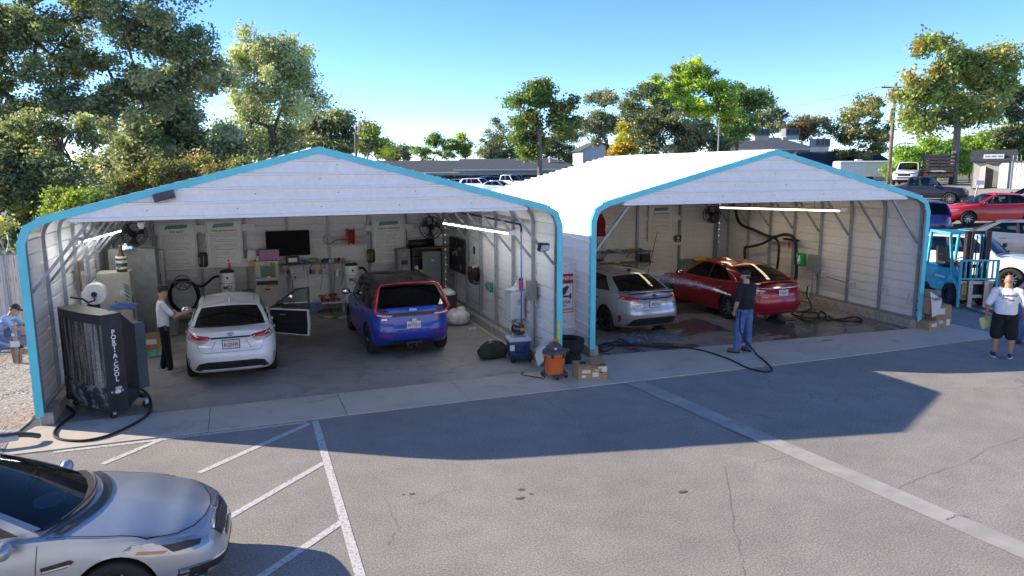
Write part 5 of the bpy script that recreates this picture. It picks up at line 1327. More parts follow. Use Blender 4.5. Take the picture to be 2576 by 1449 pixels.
rag('rag', 'pale blue rag heaped on the large electrical box', 'rag', (-.25, 1.95, 1.362), .15, .16, .10, 'cloth_pale', 8)
P = onX(1340, 730, -.12); t = thing('junction_box', 'grey junction box with conduits on right wall of left shed', 'junction box', P); MB().box((-.03, 0, 0), (.16, .24, .40)).build('housing', 'mid_grey', t, bev=.008)
for k, dy in enumerate((-.06, 0, .06)): MB().tube([(-.02, dy, -.2), (-.02, dy+.01, -.95-.1*k), (-.01, dy+.02, -P.z+.24)], .012, 6).build('conduit', 'light_grey', t)
MB().tube([(-.02, 0, .2), (-.02, 0, 1.1)], .014, 6).build('conduit', 'galv', t)
# blue hose drop from black pipe
P0 = onX(1311, 588, -.22); P1 = onX(1313, 860, -.22)
t = thing('air_line', 'bright blue air hose hanging from black pipe, right wall of left shed', 'hose', (0, 0, 0)); mk('hose_blue', (.02, .16, .55), .4, 0, .1, 9)
MB().tube([(-.22, P0.y, P0.z), (-.215, P0.y+.01, 1.5), (-.22, P0.y, .55)], .017, 8).build('hose', 'hose_blue', t, smooth=True); MB().tube([(-.22, P0.y, P0.z+.02), (-.22, P0.y, P0.z+.14), (-.22, P0.y+.08, P0.z+.2), (-.22, 7.9, P0.z+.22)], .026, 8).build('pipe', 'black', t, smooth=True); MB().lathe([(.03, 0), (.03, .06), (0, .06)], 8, (-.22, P0.y, P0.z-.03)).build('coupling', 'steel', t)
# flood lamps
def flood(label, P, rz, tilt=.5):
    t = thing('flood_lamp', label, 'flood lamp', P, rz); MB().box((0, 0, 0), (.24, .09, .15), rx=tilt).build('housing', 'black_plastic', t, bev=.015); MB().box((0, -.05, -.01), (.19, .01, .11), rx=tilt).build('lens', 'light_grey', t); MB().box((0, .07, .06), (.05, .1, .05)).build('bracket', 'black_plastic', t)
flood('black flood lamp clamped to the right front brace of left shed', onX(1367, 622, -.42), R_(15), .3)
P = onY(413, 495, -.14); t = thing('wall_pack_lamp', 'dark bronze wall lamp on the left side of the white gable', 'lamp', (P.x, -.055, P.z)); t.rotation_euler = (0, R_(-14), 0); MB().prism([(0, .08), (0, -.07), (-.15, -.05), (-.12, .08)], -.16, .16, 'YZ').build('housing', 'dark_grey', t, bev=.015); MB().box((0, -.07, -.068), (.26, .10, .02), rx=-.15).build('lens', 'light_grey', t)
P = onY(355, 567, 1.2); t = thing('security_camera', 'white dome camera under the left gable edge', 'camera', (P.x, 1.2, P.z+.06)); MB().lathe([(.055, 0), (.055, -.06), (.04, -.11), (0, -.13)], 14).build('dome', 'white_gloss', t, smooth=True); MB().box((0, 0, .04), (.10, .08, .08)).build('mount', 'dark_grey', t)
# bungs and mirror on the left wall
t = thing('wall_mirror', 'dark framed mirror on the left wall of left shed', 'mirror', (-9.0, onX(206, 695, -9.0).y, 1.95)); MB().box((0, 0, 0), (.03, .45, .62)).build('frame', 'wood', t); MB().box((.018, 0, 0), (.006, .38, .55)).build('glass', 'chrome', t)
# cabinets on the left
t = thing('steel_cabinet', 'pale beige steel cabinet on left side, bottle standing on it', 'cabinet', (-8.62, 5.32, .012)); MB().box((0, 0, .9), (.66, .62, 1.8)).build('carcass', 'beige_metal', t, bev=.008); MB().box((.335, 0, 1.0), (.012, .55, 1.5)).build('door', 'beige_metal', t, bev=.004); MB().box((.345, -.2, 1.0), (.012, .05, .5)).build('handle', 'black', t); MB().box((.18, -.315, 1.35), (.13, .004, .11)).build('label_sheet', 'cloth_pale', t); MB().box((.02, -.315, 1.15), (.03, .004, .03)).build('label_sheet', 'black', t)
t = thing('steel_cabinet', 'taller dark grey steel cabinet behind the beige one', 'cabinet', (-8.35, 6.5, .012)); MB().box((0, 0, 1.10), (1.0, .7, 2.2)).build('carcass', 'mid_grey', t, bev=.008); MB().box((.507, 0, 1.1), (.012, .6, 2.0)).build('door', 'mid_grey', t); MB().box((.52, -.2, 1.1), (.015, .04, .4)).build('handle', 'steel', t)
rag('rag', 'blue rag on top of the taller dark grey cabinet', 'rag', (-8.45, 6.25, 2.212), .22, .15, .12, 'cloth_pale', 12)
P = Vector((-8.45, 5.2, 1.812)); t = thing('taped_bottle', 'tall bottle wrapped in white tape standing on beige cabinet', 'bottle', P); MB().lathe([(.10, 0), (.115, .02), (.115, .28), (.08, .36), (.045, .42), (.04, .58), (.045, .6), (0, .6)], 16).build('body', mk('brown_glass', (.10, .05, .02), .3).name, t, smooth=True)
for z, w in ((.07, .05), (.2, .06), (.30, .05)): MB().lathe([(.118, z), (.119, z+w)], 16).build('tape_band', 'paper', t, smooth=True)
MB().bar((-.03, -.118, .05), (.05, -.118, .3), .04, .004).build('tape_band', 'paper', t); MB().box((-.05, -.118, .13), (.05, .006, .06)).build('label_sheet', 'teal', t)
# giant paper roll
P = onX(240, 738, -8.55); t = thing('paper_roll', 'big white paper towel roll on black wall arm', 'paper roll', (-8.55, P.y, P.z)); MB().lathe([(.045, -.13), (.195, -.13), (.2, -.12), (.2, .12), (.195, .13), (.045, .13)], 28, axis='Y').build('paper', 'paper', t, smooth=True, auto=40); MB().lathe([(.0, -.16), (.05, -.155), (.05, -.12)], 12, axis='Y').build('core_knob', 'black', t)
MB().tube([(0, -.15, 0), (.01, -.2, -.1), (-.1, -.2, -.14), (-.2, -.1, -.08), (-.42, .05, -.06)], .018, 6).build('arm', 'black', t, smooth=True); MB().box((-.05, .02, -.42), (.2, .12, .45)).build('stand', 'black', t)
mb = MB(); 
for k in range(7): a = -1.2+.35*k; mb.add([(0, 0, .25-.08*k), (.05+.04*math.sin(k), -.02, .21-.08*k), (.14, -.03, .13-.085*k), (.03, 0, .17-.08*k)], [(0, 1, 2, 3)])
one('feather_duster', 'pale green feather duster hanging on the beige cabinet', 'duster', mb, 'cloth_green', (-8.42, 4.97, 1.35))
# dark coats
def coat(label, x, y, z, w, h, mat, seed):
    mb = MB(); rows = []
    for i in range(8):
        zz = z-h*i/7; ww = w*(.45+.55*min(1, i/2.2))*(1+.1*mnoise.noise((i*.7, seed, 0))); row = []
        for k in range(14): q = 2*math.pi*k/14; row.append((x+ww*math.cos(q)*(1+.12*mnoise.noise((math.cos(q)*2, i*.5, seed))), y+.14*math.sin(q)*(1+.3*mnoise.noise((math.sin(q)*3, i*.6, seed+3))), zz))
        rows.append(row)
    mb.grid(rows, close_u=True); mb.f.append(tuple(range(14))); mb.mi.append(0); return one('coat', label, 'coat', mb, mat, smooth=True)
mk('coat_black', (.012, .012, .014), .9, 0, .3, 9)
xa = onY(352, 700, 7.6).x; coat('dark red coat hanging left of the boy, beside black coats', xa-.05, 7.7, 1.98, .22, 1.1, 'coat_red', 1); coat('long black coat hanging behind the boy', onY(378, 700, 7.4).x, 7.45, 1.85, .25, 1.45, 'coat_black', 2); coat('black jacket hanging beside the tall grey cabinet', xa-.25, 7.9, 2.02, .18, .9, 'coat_black', 5)
t = thing('coat_rail', 'steel coat rail with dark coats at the left rear of left shed', 'rail', (xa, 7.65, 0)); MB().tube([(-.5, 0, 2.04), (.6, 0, 2.04)], .015, 6).build('bar', 'steel', t); 
for x in (-.5, .6): MB().tube([(x, 0, .012), (x, 0, 2.04)], .018, 6).build('post', 'steel', t)
# boxes and bags on the floor between cooler and boy
one('low_bin', 'blue-grey tub on the floor behind the boy', 'tub', MB().box((0, 0, .2), (.9, .5, .4)), 'mid_grey', (onY(395, 775, 6.6).x, 6.6, .012), bev=.03)
o = thing('carton', 'brown carton with white label on floor behind the boy', 'carton', (onY(385, 815, 5.2).x-.1, 5.2, .012)); MB().box((0, 0, .16), (.6, .4, .32)).build('box', 'cardboard', o, bev=.004); MB().box((.05, -.203, .18), (.22, .004, .12)).build('label_sheet', 'paper', o)
rag('rag', 'teal rag on the floor beside the carton behind the boy', 'rag', (onY(395, 840, 4.4).x, 4.4, .012), .3, .2, .12, 'cloth_green', 14)

# ---- the big black evaporative cooler at the left front
mk('cooler_black', (.020, .021, .026), .42, 0, .35, 4, bump=.1, bscale=40); 
def pad_mat():
    m, n, l, b, o = newmat('cooler_pad')
    mp = n.new('ShaderNodeMapping'); mp.inputs['Scale'].default_value = (9., 9., .55); l.new(o, mp.inputs[0])
    s = ramp(n, l, noisen(n, l, mp.outputs[0], 1.3, 5, .7), [(.42, (.03, .027, .024)), (.62, (.42, .40, .38))])
    f = ramp(n, l, noisen(n, l, o, 70., 2, .6), [(.35, (.25, .25, .25)), (.6, (1, 1, 1))])
    l.new(mixc(n, l, 1., s, f, 'MULTIPLY'), b.inputs['Base Color']); b.inputs['Roughness'].default_value = .95
    bp = n.new('ShaderNodeBump'); bp.inputs['Strength'].default_value = .7; bp.inputs['Distance'].default_value = .02; l.new(noisen(n, l, o, 60., 2), bp.inputs['Height']); l.new(bp.outputs[0], b.inputs['Normal'])
    m, n, l, b, o = newmat('cooler_scaled')
    s = ramp(n, l, noisen(n, l, o, 5., 5, .7, .5), [(.48, (.018, .019, .024)), (.66, (.30, .31, .34))]); l.new(s, b.inputs['Base Color']); b.inputs['Roughness'].default_value = .6
pad_mat()
N0 = Vector((-8.09, -.14, 0)); NL = Vector((-8.90, .98, 0)); U = (NL-N0).normalized(); V = Vector((-U.y, U.x, 0)) if (Vector((-U.y, U.x, 0))).x > 0 else Vector((U.y, -U.x, 0))
CLl = (NL-N0).length; H0, H1 = .13, 1.76
t = thing('evaporative_cooler', 'black wheeled evaporative cooler with limescaled pad at left shed front', 'cooler', (N0.x, N0.y, .012), math.atan2(U.y, U.x))
# local: x along the pad (0 near corner .. CLl), y: sign so the housing is on the +V side
sV = 1 if (Vector((-U.y, U.x, 0))).dot(V) > 0 else -1
def Yv(v): return v*sV
rows = []; rowt = []; rowb = []
n = 12
for i in range(n+1):
    x = CLl*i/n; b = -.065*math.sin(math.pi*i/n)**.8
    rows.append([(x, Yv(b+.012), H0+.42), (x, Yv(b+.012), H1-.16)]); rowt.append([(x, Yv(b), H1-.16), (x, Yv(b-.01), H1)]); rowb.append([(x, Yv(b+.03), H0+.02), (x, Yv(b-.01), H0+.22), (x, Yv(b-.025), H0+.40), (x, Yv(b+.02), H0+.425)])
MB().grid(rows).build('intake_pad', 'cooler_pad', t, smooth=True)
mbt = MB(); mbt.grid(rowt); mbt.build('top_band', 'cooler_black', t, smooth=True); MB().grid(rowb).build('water_tank', 'cooler_scaled', t, smooth=True)
top = [(CLl*i/n, Yv(-.065*math.sin(math.pi*i/n)**.8-.01), H1) for i in range(n+1)]+[(CLl, Yv(.32), H1), (0, Yv(.32), H1)]
MB().add(top, [tuple(range(len(top)))]).build('top_cover', 'cooler_black', t)
# side cheek carrying the name, far cheek, rear housing stepping down to the fan box
for x in (0, CLl): MB().box((x+(.0 if x else -.0), Yv(.155), (H0+H1)/2), (.03, .33, H1-H0)).build('side_panel', 'cooler_black', t, bev=.006)
hw = [(0.02, .32), (CLl-.02, .32), (CLl-.16, .62), (.16, .62)]
mbh = MB(); vs = [(x, Yv(v), H0+.0+(.0 if k < 2 else .12)) for k, (x, v) in enumerate(hw)]+[(x, Yv(v), H1-.01-(.0 if k < 2 else .27)) for k, (x, v) in enumerate(hw)]
mbh.add(vs, [(0, 1, 2, 3), (4, 5, 6, 7), (0, 1, 5, 4), (1, 2, 6, 5), (2, 3, 7, 6), (3, 0, 4, 7)]); mbh.build('rear_housing', 'cooler_black', t, bev=.012)
MB().box((CLl/2, Yv(.71), .92), (CLl-.36, .2, 1.14)).build('fan_box', mk('cooler_grey', (.055, .062, .075), .4, 0, .25, 3).name, t, bev=.015)
MB().box((-.018, Yv(.17), .52), (.008, .10, .05)).build('inlet_plate', 'light_grey', t)
Mt = basis((-.0165, Yv(.17), 1.02), (0, Yv(1), 0), (0, 0, 1)) if sV > 0 else basis((-.0165, Yv(.17), 1.02), (0, -1, 0), (0, 0, 1))
# name runs down the cheek, letter under letter
ax = Vector((0, Yv(1), 0)); 
word = 'PORT•A•COOL'; zc = 1.50; 
for k, ch in enumerate(word):
    hch = .084 if ch != '•' else .058
    zc -= hch/2; M = basis((-.017, Yv(.16), zc), ax if sV < 0 else -ax, (0, 0, 1)); M = basis((-.017, Yv(.16), zc), (0, -1, 0), (0, 0, 1))
    text('letter', ch, .108 if ch != '•' else .075, 'white', t, M, .0012, offset=.003); zc -= hch/2
MB().lathe([(.018, 0), (.018, -.003), (0, -.003)], 10, (-.015, Yv(.235), .47), 'X').lathe([(.018, 0), (.018, -.003), (0, -.003)], 10, (-.015, Yv(.06), .47), 'X').build('rivet', 'light_grey', t)
MB().prism([(-.05, -.015), (0, -.03), (.05, -.015), (.05, .02), (0, .04), (-.05, .02)], -.018, -.015, 'YZ').build('emblem', 'white', t, loc=(0, Yv(.155), .46))
for x, v in ((.08, .10), (CLl-.08, .10), (.2, .72), (CLl-.2, .72)):
    w_ = thing('x', 'x', 'x') if False else MB().lathe([(0, -.02), (.055, -.02), (.06, 0), (.055, .02), (0, .02)], 16, axis='X').build('caster', 'black_rubber', t, loc=(x, Yv(v), .06), smooth=True, auto=40)
    MB().box((0, 0, .05), (.07, .05, .08)).build('caster_fork', 'light_grey', w_)
MB().box((CLl/2, Yv(.72), .2), (CLl-.4, .1, .06)).build('axle_frame', 'black', t)
Pm = N0+U*.45+V*.45
rag('tarp', 'blue and white folded cloth lying on top of the black cooler', 'cloth', (Pm.x+.12, Pm.y+.10, 1.77), .28, .2, .05, 'cloth_blue', 21)
# its water hose: loops over the apron
hp = [Vector(N0+V*.42)+Vector((-.03, -.02, .52))]+[gp(365, 985, .25)]+[gp(379, 1010, .06)]+[gp(*q, .035) for q in ((374, 1040), (330, 1070), (270, 1096), (215, 1108), (165, 1107), (138, 1098), (140, 1080), (165, 1058), (185, 1042), (180, 1030), (167, 1022), (155, 1030), (140, 1048), (134, 1060))]
one('water_hose', 'black hose looping from the black cooler across the sunlit apron', 'hose', MB().tube(bezier(hp, 8), .021, 8), 'black_rubber', smooth=True)

# ---- floor things by the right post of the left shed
P = gp(1128, 808); t = thing('trash_can', 'dark grey trash can with white liner behind blue hatchback', 'trash can', (P.x-.05, P.y, .012)); MB().lathe([(.24, 0), (.30, .72), (.32, .74), (.29, .74), (.22, .02)], 22).build('can', 'dark_grey', t, smooth=True, auto=40)
def bag(par, name, c, r, mat, seed, n=16, m=11):
    mb = MB(); rows = []
    for j in range(m):
        a = math.pi*j/(m-1); row = []
        for k in range(n):
            q = 2*math.pi*k/n; rr = 1+.22*mnoise.noise((math.cos(q)*1.9*math.sin(a)+seed, math.sin(q)*1.9, math.cos(a)*2.2))+.09*mnoise.noise((math.cos(q)*5+seed, math.sin(q)*5, a*4))
            row.append((c[0]+r[0]*rr*math.sin(a)*math.cos(q), c[1]+r[1]*rr*math.sin(a)*math.sin(q), max(0.002, c[2]-r[2]*rr*math.cos(a))))
        rows.append(row)
    mb.grid(rows, close_u=True); return mb.build(name, mat, par, smooth=True)
mk('plastic_bag', (.62, .64, .66), .35, 0, .15, 9, .3, 20)
bag(t, 'liner', (0, 0, .74), (.25, .25, .15), 'plastic_bag', 2)
P = gp(1158, 822); t = thing('plastic_bag', 'full white plastic bag on the floor behind blue hatchback', 'bag', (P.x, P.y+.25, .012)); bag(t, 'bag', (0, 0, .2), (.34, .28, .24), 'plastic_bag', 5); bag(t, 'knot', (.08, -.05, .40), (.12, .10, .09), 'plastic_bag', 9)
rag('rag', 'small pale rag on the floor by the white bag', 'rag', (gp(1190, 828).x, gp(1190, 828).y, .012), .14, .10, .04, 'cloth_pale', 31)
rag('rag', 'small white rag on the floor under the low bench', 'rag', (gp(868, 802).x, gp(868, 802).y+.1, .012), .16, .12, .05, 'cloth_pale', 33)
mk('olive_cloth', (.028, .034, .020), .95, 0, .3, 10, .4, 40)
P = gp(1246, 902); t = thing('duffel_bag', 'olive green duffel bag on the floor left of the blue cooler', 'bag', (P.x-.03, P.y+.1, .012)); bag(t, 'bag', (0, 0, .16), (.32, .22, .2), 'olive_cloth', 7, 20, 13); bag(t, 'pocket', (-.18, -.15, .12), (.16, .10, .11), 'olive_cloth', 17); bag(t, 'pocket', (.16, -.12, .14), (.15, .10, .12), 'olive_cloth', 27)
MB().tube(bezier([(-.2, -.1, .2), (-.12, -.14, .38), (.05, -.12, .36), (.12, -.1, .2)], 6), .014, 6).build('handle', 'olive_cloth', t); rag('rag', 'pale cloth sticking out of the olive duffel bag', 'rag', (P.x-.05, P.y+.12, .34), .10, .07, .06, 'cloth_pale', 41)
# blue wheeled cool box with helmet on it
mk('coolbox_blue', (.025, .065, .16), .42, 0, .12, 7); mk('coolbox_lid', (.45, .53, .64), .45, 0, .08, 7)
P = gp(1308, 912); t = thing('cool_box', 'blue wheeled cool box with pale lid by the shed post', 'cool box', (P.x+.02, P.y+.16, .012), R_(-8)); w, d, h = .46, .40, .44
mb = MB(); vs = [(-w*.42, -d*.42, .05), (w*.42, -d*.42, .05), (w*.42, d*.42, .05), (-w*.42, d*.42, .05), (-w/2, -d/2, h), (w/2, -d/2, h), (w/2, d/2, h), (-w/2, d/2, h)]
mb.add(vs, [(0, 3, 2, 1), (4, 5, 6, 7), (0, 1, 5, 4), (1, 2, 6, 5), (2, 3, 7, 6), (3, 0, 4, 7)]); mb.build('tub', 'coolbox_blue', t, bev=.03, seg=3, smooth=True, auto=40)
MB().box((0, 0, h+.035), (w+.03, d+.03, .07)).build('lid', 'coolbox_lid', t, bev=.025, seg=3); MB().box((0, 0, h+.075), (w*.8, d*.75, .02)).build('lid_panel', 'coolbox_lid', t, bev=.008)
for x in (-.16, .2):
    w_ = MB().lathe([(0, -.025), (.075, -.025), (.08, 0), (.075, .025), (0, .025)], 18, axis='X').build('wheel', 'black_rubber', t, loc=(x, -.2, .085), smooth=True, auto=40)
MB().tube([(-.10, -.215, .36), (-.10, -.24, .22), (.10, -.24, .22), (.10, -.215, .36)], .014, 6).build('handle', 'navy', t); MB().box((-.17, -.203, .32), (.10, .004, .12)).build('label_sheet', 'paper', t)
Hp = t.location+Vector((0.0, 0, h+.10)); t = thing('motorcycle_helmet', 'black motorcycle helmet with amber visor on the cool box', 'helmet', Hp, R_(-35)); mb = MB().ball((0, 0, .14), (.15, .13, .145), 20, 14); mb.v = [(x*(1 if z > .06 else .93), y, max(z, .015)) for x, y, z in mb.v]; mb.build('shell', mk('helmet_black', (.012, .012, .014), .25, 0, .2, 9, coat=.8).name, t, smooth=True)
mb = MB(); mb.grid([[(.155*math.cos(q)*math.cos(e), .137*math.sin(q)*math.cos(e), .14+.15*math.sin(e)) for q in frange(-1.0, 1.0, 9)] for e in frange(-.15, .32, 5)]); mb.build('visor', mk('visor_amber', (.75, .33, .01), .12, .3, .15, 7, coat=1.).name, t, smooth=True); MB().box((.10, 0, .06), (.09, .16, .07)).build('chin_bar', 'helmet_black', t, bev=.03, seg=3)
# pale pads leaning at the kerb end
t = thing('folded_pads', 'white and blue foam pads leaning between cool box and kerb', 'pad', (-.16, .38, .23)); MB().box((0, 0, .08), (.12, .55, .35), rx=-.5, rz=.1).build('pad', 'cloth_pale', t, bev=.02); MB().box((-.065, -.02, .10), (.01, .5, .07), rx=-.5, rz=.1).build('stripe', 'blue', t); MB().box((-.10, -.06, .02), (.05, .5, .28), rx=-.62, rz=.1).build('pad', 'white', t, bev=.02)
# yellow guard on the corner trim
one('corner_guard', 'bright yellow strip on the front post beside the warning sign', 'guard', MB().box((0, 0, 0), (.04, .03, .62)), 'bright_yellow', (-.075, -.10, .72), bev=.006)
# orange shop vacuum
mk('orange', (.72, .16, .045), .45, 0, .08, 6)
P = gp(1397, 952); t = thing('shop_vacuum', 'orange shop vacuum with dark grey head at the shed corner', 'vacuum', (P.x, P.y+.06, .016))
MB().lathe([(.17, .09), (.185, .10), (.215, .44), (.235, .46), (.235, .49), (.2, .49)], 26).build('tub', 'orange', t, smooth=True, auto=40); MB().lathe([(.21, .30), (.217, .305), (.21, .31)], 26).build('tub_ring', 'orange', t)
MB().lathe([(.24, .49), (.24, .52), (.22, .55), (.0, .56)], 26).build('lid', 'dark_grey', t, smooth=True, auto=40); mb = MB().ball((0, 0, .57), (.17, .145, .13), 18, 12); mb.v = [(x, y, max(z, .53)) for x, y, z in mb.v]; mb.build('motor_head', 'dark_grey', t, smooth=True)
MB().tube(bezier([(-.08, 0, .67), (-.06, 0, .73), (.06, 0, .73), (.09, 0, .66)], 5), .018, 8).build('handle', 'orange', t, smooth=True); MB().tube([(.18, .05, .5), (.30, .08, .49), (.34, .09, .48)], [.045, .04, .05], 10).build('hose_port', 'dark_grey', t, smooth=True)
for q in (20, 140, 260, 330):
    c, s = math.cos(R_(q)), math.sin(R_(q)); f = MB().box((.20*c, .20*s, .07), (.14, .10, .05), R_(q)).build('foot', 'dark_grey', t, bev=.015); MB().lathe([(0, -.015), (.03, -.015), (.03, .015), (0, .015)], 12, (.24*c, .24*s, .032), 'Y').build('caster', 'black_rubber', f)
MB().box((.10, -.21, .47), (.05, .03, .09)).box((-.12, -.2, .47), (.05, .03, .09)).build('latch', 'black_plastic', t); MB().box((-.03, -.14, .60), (.04, .01, .04)).build('switch', 'paper', t)
one('power_cable', 'black cable hanging beside the orange shop vacuum', 'cable', MB().tube(bezier([(P.x-.2, P.y, .5), (P.x-.26, P.y-.05, .3), (P.x-.25, P.y-.05, .05), (P.x-.32, P.y+.1, .03), (P.x-.55, P.y+.4, .03), (P.x-.45, P.y+.55, .03)], 6), .009, 5), 'black_rubber')
# two tyres in a stack
def tyre(label, P, r, w, rz=0):
    mb = MB(); n = 40; prof = [(r*.62, -w*.42), (r*.74, -w*.5), (r*.92, -w*.47), (r*.98, -w*.36), (r, -w*.15), (r, w*.15), (r*.98, w*.36), (r*.92, w*.47), (r*.74, w*.5), (r*.62, w*.42), (r*.60, 0)]
    mb.lathe(prof, n, closed=True); t = thing('tyre', label, 'tyre', P, rz, None); mb.build('carcass', 'black_rubber', t, smooth=True, auto=40)
    tr = MB()
    for k in range(36):
        q = 2*math.pi*k/36
        for z in (-.3, .3): tr.box((r*1.004*math.cos(q), r*1.004*math.sin(q), z*w), (.012, .035, w*.22), q)
    struct(tr.build('tread_block', 'black_rubber', t), 'stuff')
P = gp(1443, 915); tyre('lower worn tyre of the stack between the sheds', (P.x-.08, P.y+.25, .14), .33, .24); tyre('upper worn tyre of the stack between the sheds', (P.x-.03, P.y+.25, .385), .35, .25)
# open carton with labels
A, B = gp(1455, 960), gp(1528, 955); w = (B-A).length; d = .42; h = .27; ang = math.atan2(B.y-A.y, B.x-A.x)
t = thing('carton', 'open brown carton with shipping labels in front of the tyres', 'carton', (A.x, A.y, .016), ang)
MB().box((w/2, d/2, h/2), (w, d, h)).build('box', 'cardboard', t, bev=.003)
MB().box((w*.24, d*.5, h+.012), (w*.5, d, .006), ry=.05).build('flap', 'cardboard', t); MB().box((w*.76, d*.5, h+.05), (w*.52, d, .006), ry=-.2).build('flap', 'cardboard', t)
for x, z, ww, hh, m in ((.16, .17, .17, .06, 'paper'), (.11, .075, .09, .05, 'paper'), (.35, .10, .12, .085, 'paper'), (.38, .185, .08, .028, 'bright_yellow'), (.12, .20, .06, .025, 'bright_yellow'), (.53, .20, .11, .10, 'paper'), (.44, .235, .08, .03, 'paper')): MB().box((x*w/.6, -.004, z), (ww, .004, hh)).build('label_sheet', m, t)
MB().box((w*.78, -.003, .14), (.07, .004, .022)).build('hand_hole', 'black', t, bev=.001)
text('lettering', 'SOS', .05, 'ink', t, basis((w*.15, -.0045, .235), (1, 0, 0), (0, 0, 1)), .0006); text('lettering', 'THIS SIDE UP', .03, 'ink', t, basis((w*.5, -.0045, .245), (1, 0, 0), (0, 0, 1)), .0006)
one('cap_part', 'small black plastic part lying on the carton flap', 'part', MB().lathe([(.02, 0), (.07, .0), (.075, .02), (.04, .03), (.02, .02)], 16), 'black_plastic', (A.x+.17, A.y+.17, .016+h+.02), smooth=True)
# grey car part on the dirt at the left edge
P = gp(12, 1126); t = thing('bumper_scrap', 'scrap of dark bumper plastic lying on dirt at left edge', 'scrap', (P.x, P.y, .02)); MB().tube(bezier([(-.5, .1, .1), (-.1, .0, .16), (.25, .02, .14), (.45, .1, .06)], 6), [.03]*6+[.045]*6+[.04]*6+[.02], 7).build('moulding', 'dark_grey', t, smooth=True); MB().box((.0, -.06, .12), (.4, .06, .08), rz=.1).build('lamp_housing', 'light_grey', t, bev=.02)
# ------------------------------------------------------------------ wash bay fittings (local frame of the right shed)
def inR(name, label, cat, p, rz=0., group=None): return thing(name, label, cat, wR(p), AR+rz, group)
# red coat and brush rack at the left
q = onRY(1515, 560, 7.6)
mk('coat_crimson', (.22, .012, .018), .85, 0, .15, 9)
p = wR((onRX(1510, 560, 2.6).x, onRX(1510, 560, 2.6).y, 0)); q = onRY(1507, 560, 8.7); p = wR((q.x, 8.75, 0)); coat('crimson jacket hanging at the left end of wash bay back wall', p.x, p.y, q.z+.28, .27, .75, 'coat_crimson', 8)
q = onRY(1508, 640, 8.7); t = inR('brush_rack', 'rack of wash brushes and squeegee poles at the left of wash bay', 'brush rack', (q.x, 8.85, .9)); MB().box((0, 0, .75), (.5, .04, .05)).build('rail', 'light_grey', t); MB().box((0, 0, .3), (.5, .06, .05)).build('rail', 'mid_grey', t)
for k in range(6): MB().tube([(-.22+.09*k, -.05, -.25), (-.22+.09*k, -.05, .7)], .012, 6).build('pole', ['steel', 'blue', 'black', 'steel', 'blue', 'light_grey'][k], t)
for k in range(3): MB().box((-.15+.15*k, -.06, .02), (.12, .06, .1)).build('brush_head', ['navy', 'black', 'blue'][k], t)
# two wall shelves with towels
for py, lb in ((628, 'upper grey towel shelf on wash bay back wall'), (655, 'lower grey tool shelf on wash bay back wall')):
    a, b, c, d = rectRY(1512, py, 1640, py+3, 8.8); q = ((a+b)/2, 8.85, c); t = inR('wall_shelf', lb, 'shelf', q); MB().box((0, 0, 0), (b-a, .45, .025)).build('board', 'mid_grey', t)
    for x in (-.8, .1, .85): MB().bar((x, .2, -.22), (x, -.18, -.015), .025, .025).build('bracket', 'galv_dark', t)
    ZT = c
    g = random.Random(py)
    if py == 628:
        for k, (px, m) in enumerate(((1535, 'cloth_green'), (1555, 'cloth_pale'), (1572, 'cloth_green'), (1590, 'cardboard'), (1612, 'cloth_green'))):
            q = onRY(px, py-3, 8.75); w = wR((q.x, 8.8, c+.014)); rag('towel', ['folded teal towel at the left end of', 'pale crumpled towel on', 'dark teal towel in the middle of', 'tan chamois on', 'teal towel at the right end of'][k]+' the upper wash bay shelf', 'towel', w, .24, .16, .10, m, 50+k)
    else:
        for k, px in enumerate((1540, 1560)):
            q = onRY(px, py+10, 8.6); bottle('%s white trigger bottle hanging under the wash bay shelf' % ('left' if k == 0 else 'right'), wR((q.x, 8.66, c-.33)), 'light_grey', .045, .2, 'white')
        q = onRY(1572, py+15, 8.6); w = wR((q.x, 8.6, c-.25)); mb = MB().prism([(-.28, .2), (.26, .16), (.30, .05), (.0, -.30), (-.12, -.32)], -.02, .02, 'XZ'); one('squeegee_pad', 'dark triangular mat hanging below the wash bay shelf', 'mat', mb, 'dark_grey', w, AR)
        q = onRY(1552, py-4, 8.7); one('yellow_sponge', 'yellow sponge on the lower wash bay shelf', 'sponge', MB().box((0, 0, .04), (.22, .12, .07)), 'bright_yellow', wR((q.x, 8.75, c+.014)), AR, bev=.02)
        q = onRY(1640, py-8, 8.7); one('tool_case', 'black tool case on the end of the lower wash bay shelf', 'case', MB().box((0, 0, .14), (.34, .2, .28)), 'black_plastic', wR((q.x-.25, 8.75, c+.014)), AR, bev=.03)
# broom pole leaning on the wall
a = onRY(1654, 582, 8.9); b = onRY(1636, 700, 8.2); t = thing('broom', 'broom with long reddish handle leaning against the wash bay board', 'broom', (0, 0, 0)); pa, pb = wR((a.x, 8.9, a.z)), wR((b.x-.1, 8.35, .1)); MB().tube([pa, pb], .014, 6).build('handle', 'wood', t); MB().box(pb, (.4, .08, .12), AR).build('head', 'black', t)
# low dark board and yellow block at the back wall
a, b, c, d = rectRY(1708, 652, 1795, 676, RD-.1); t = inR('splash_board', 'dark grey board along the foot of wash bay back wall', 'board', ((a+b)/2, RD-.13, (c+d)/2)); MB().box((0, 0, 0), (b-a, .03, d-c)).build('board', 'mid_grey', t)
q = onRY(1761, 652, RD-.3); t = thing('yellow_caddy', 'yellow tray standing on the board behind the red sedan', 'tray', wR((q.x, RD-.3, q.z-.05)), AR); mb = MB().ball((0, 0, .05), (.26, .12, .09), 12, 8); mb.build('tray', 'yellow', t, smooth=True)
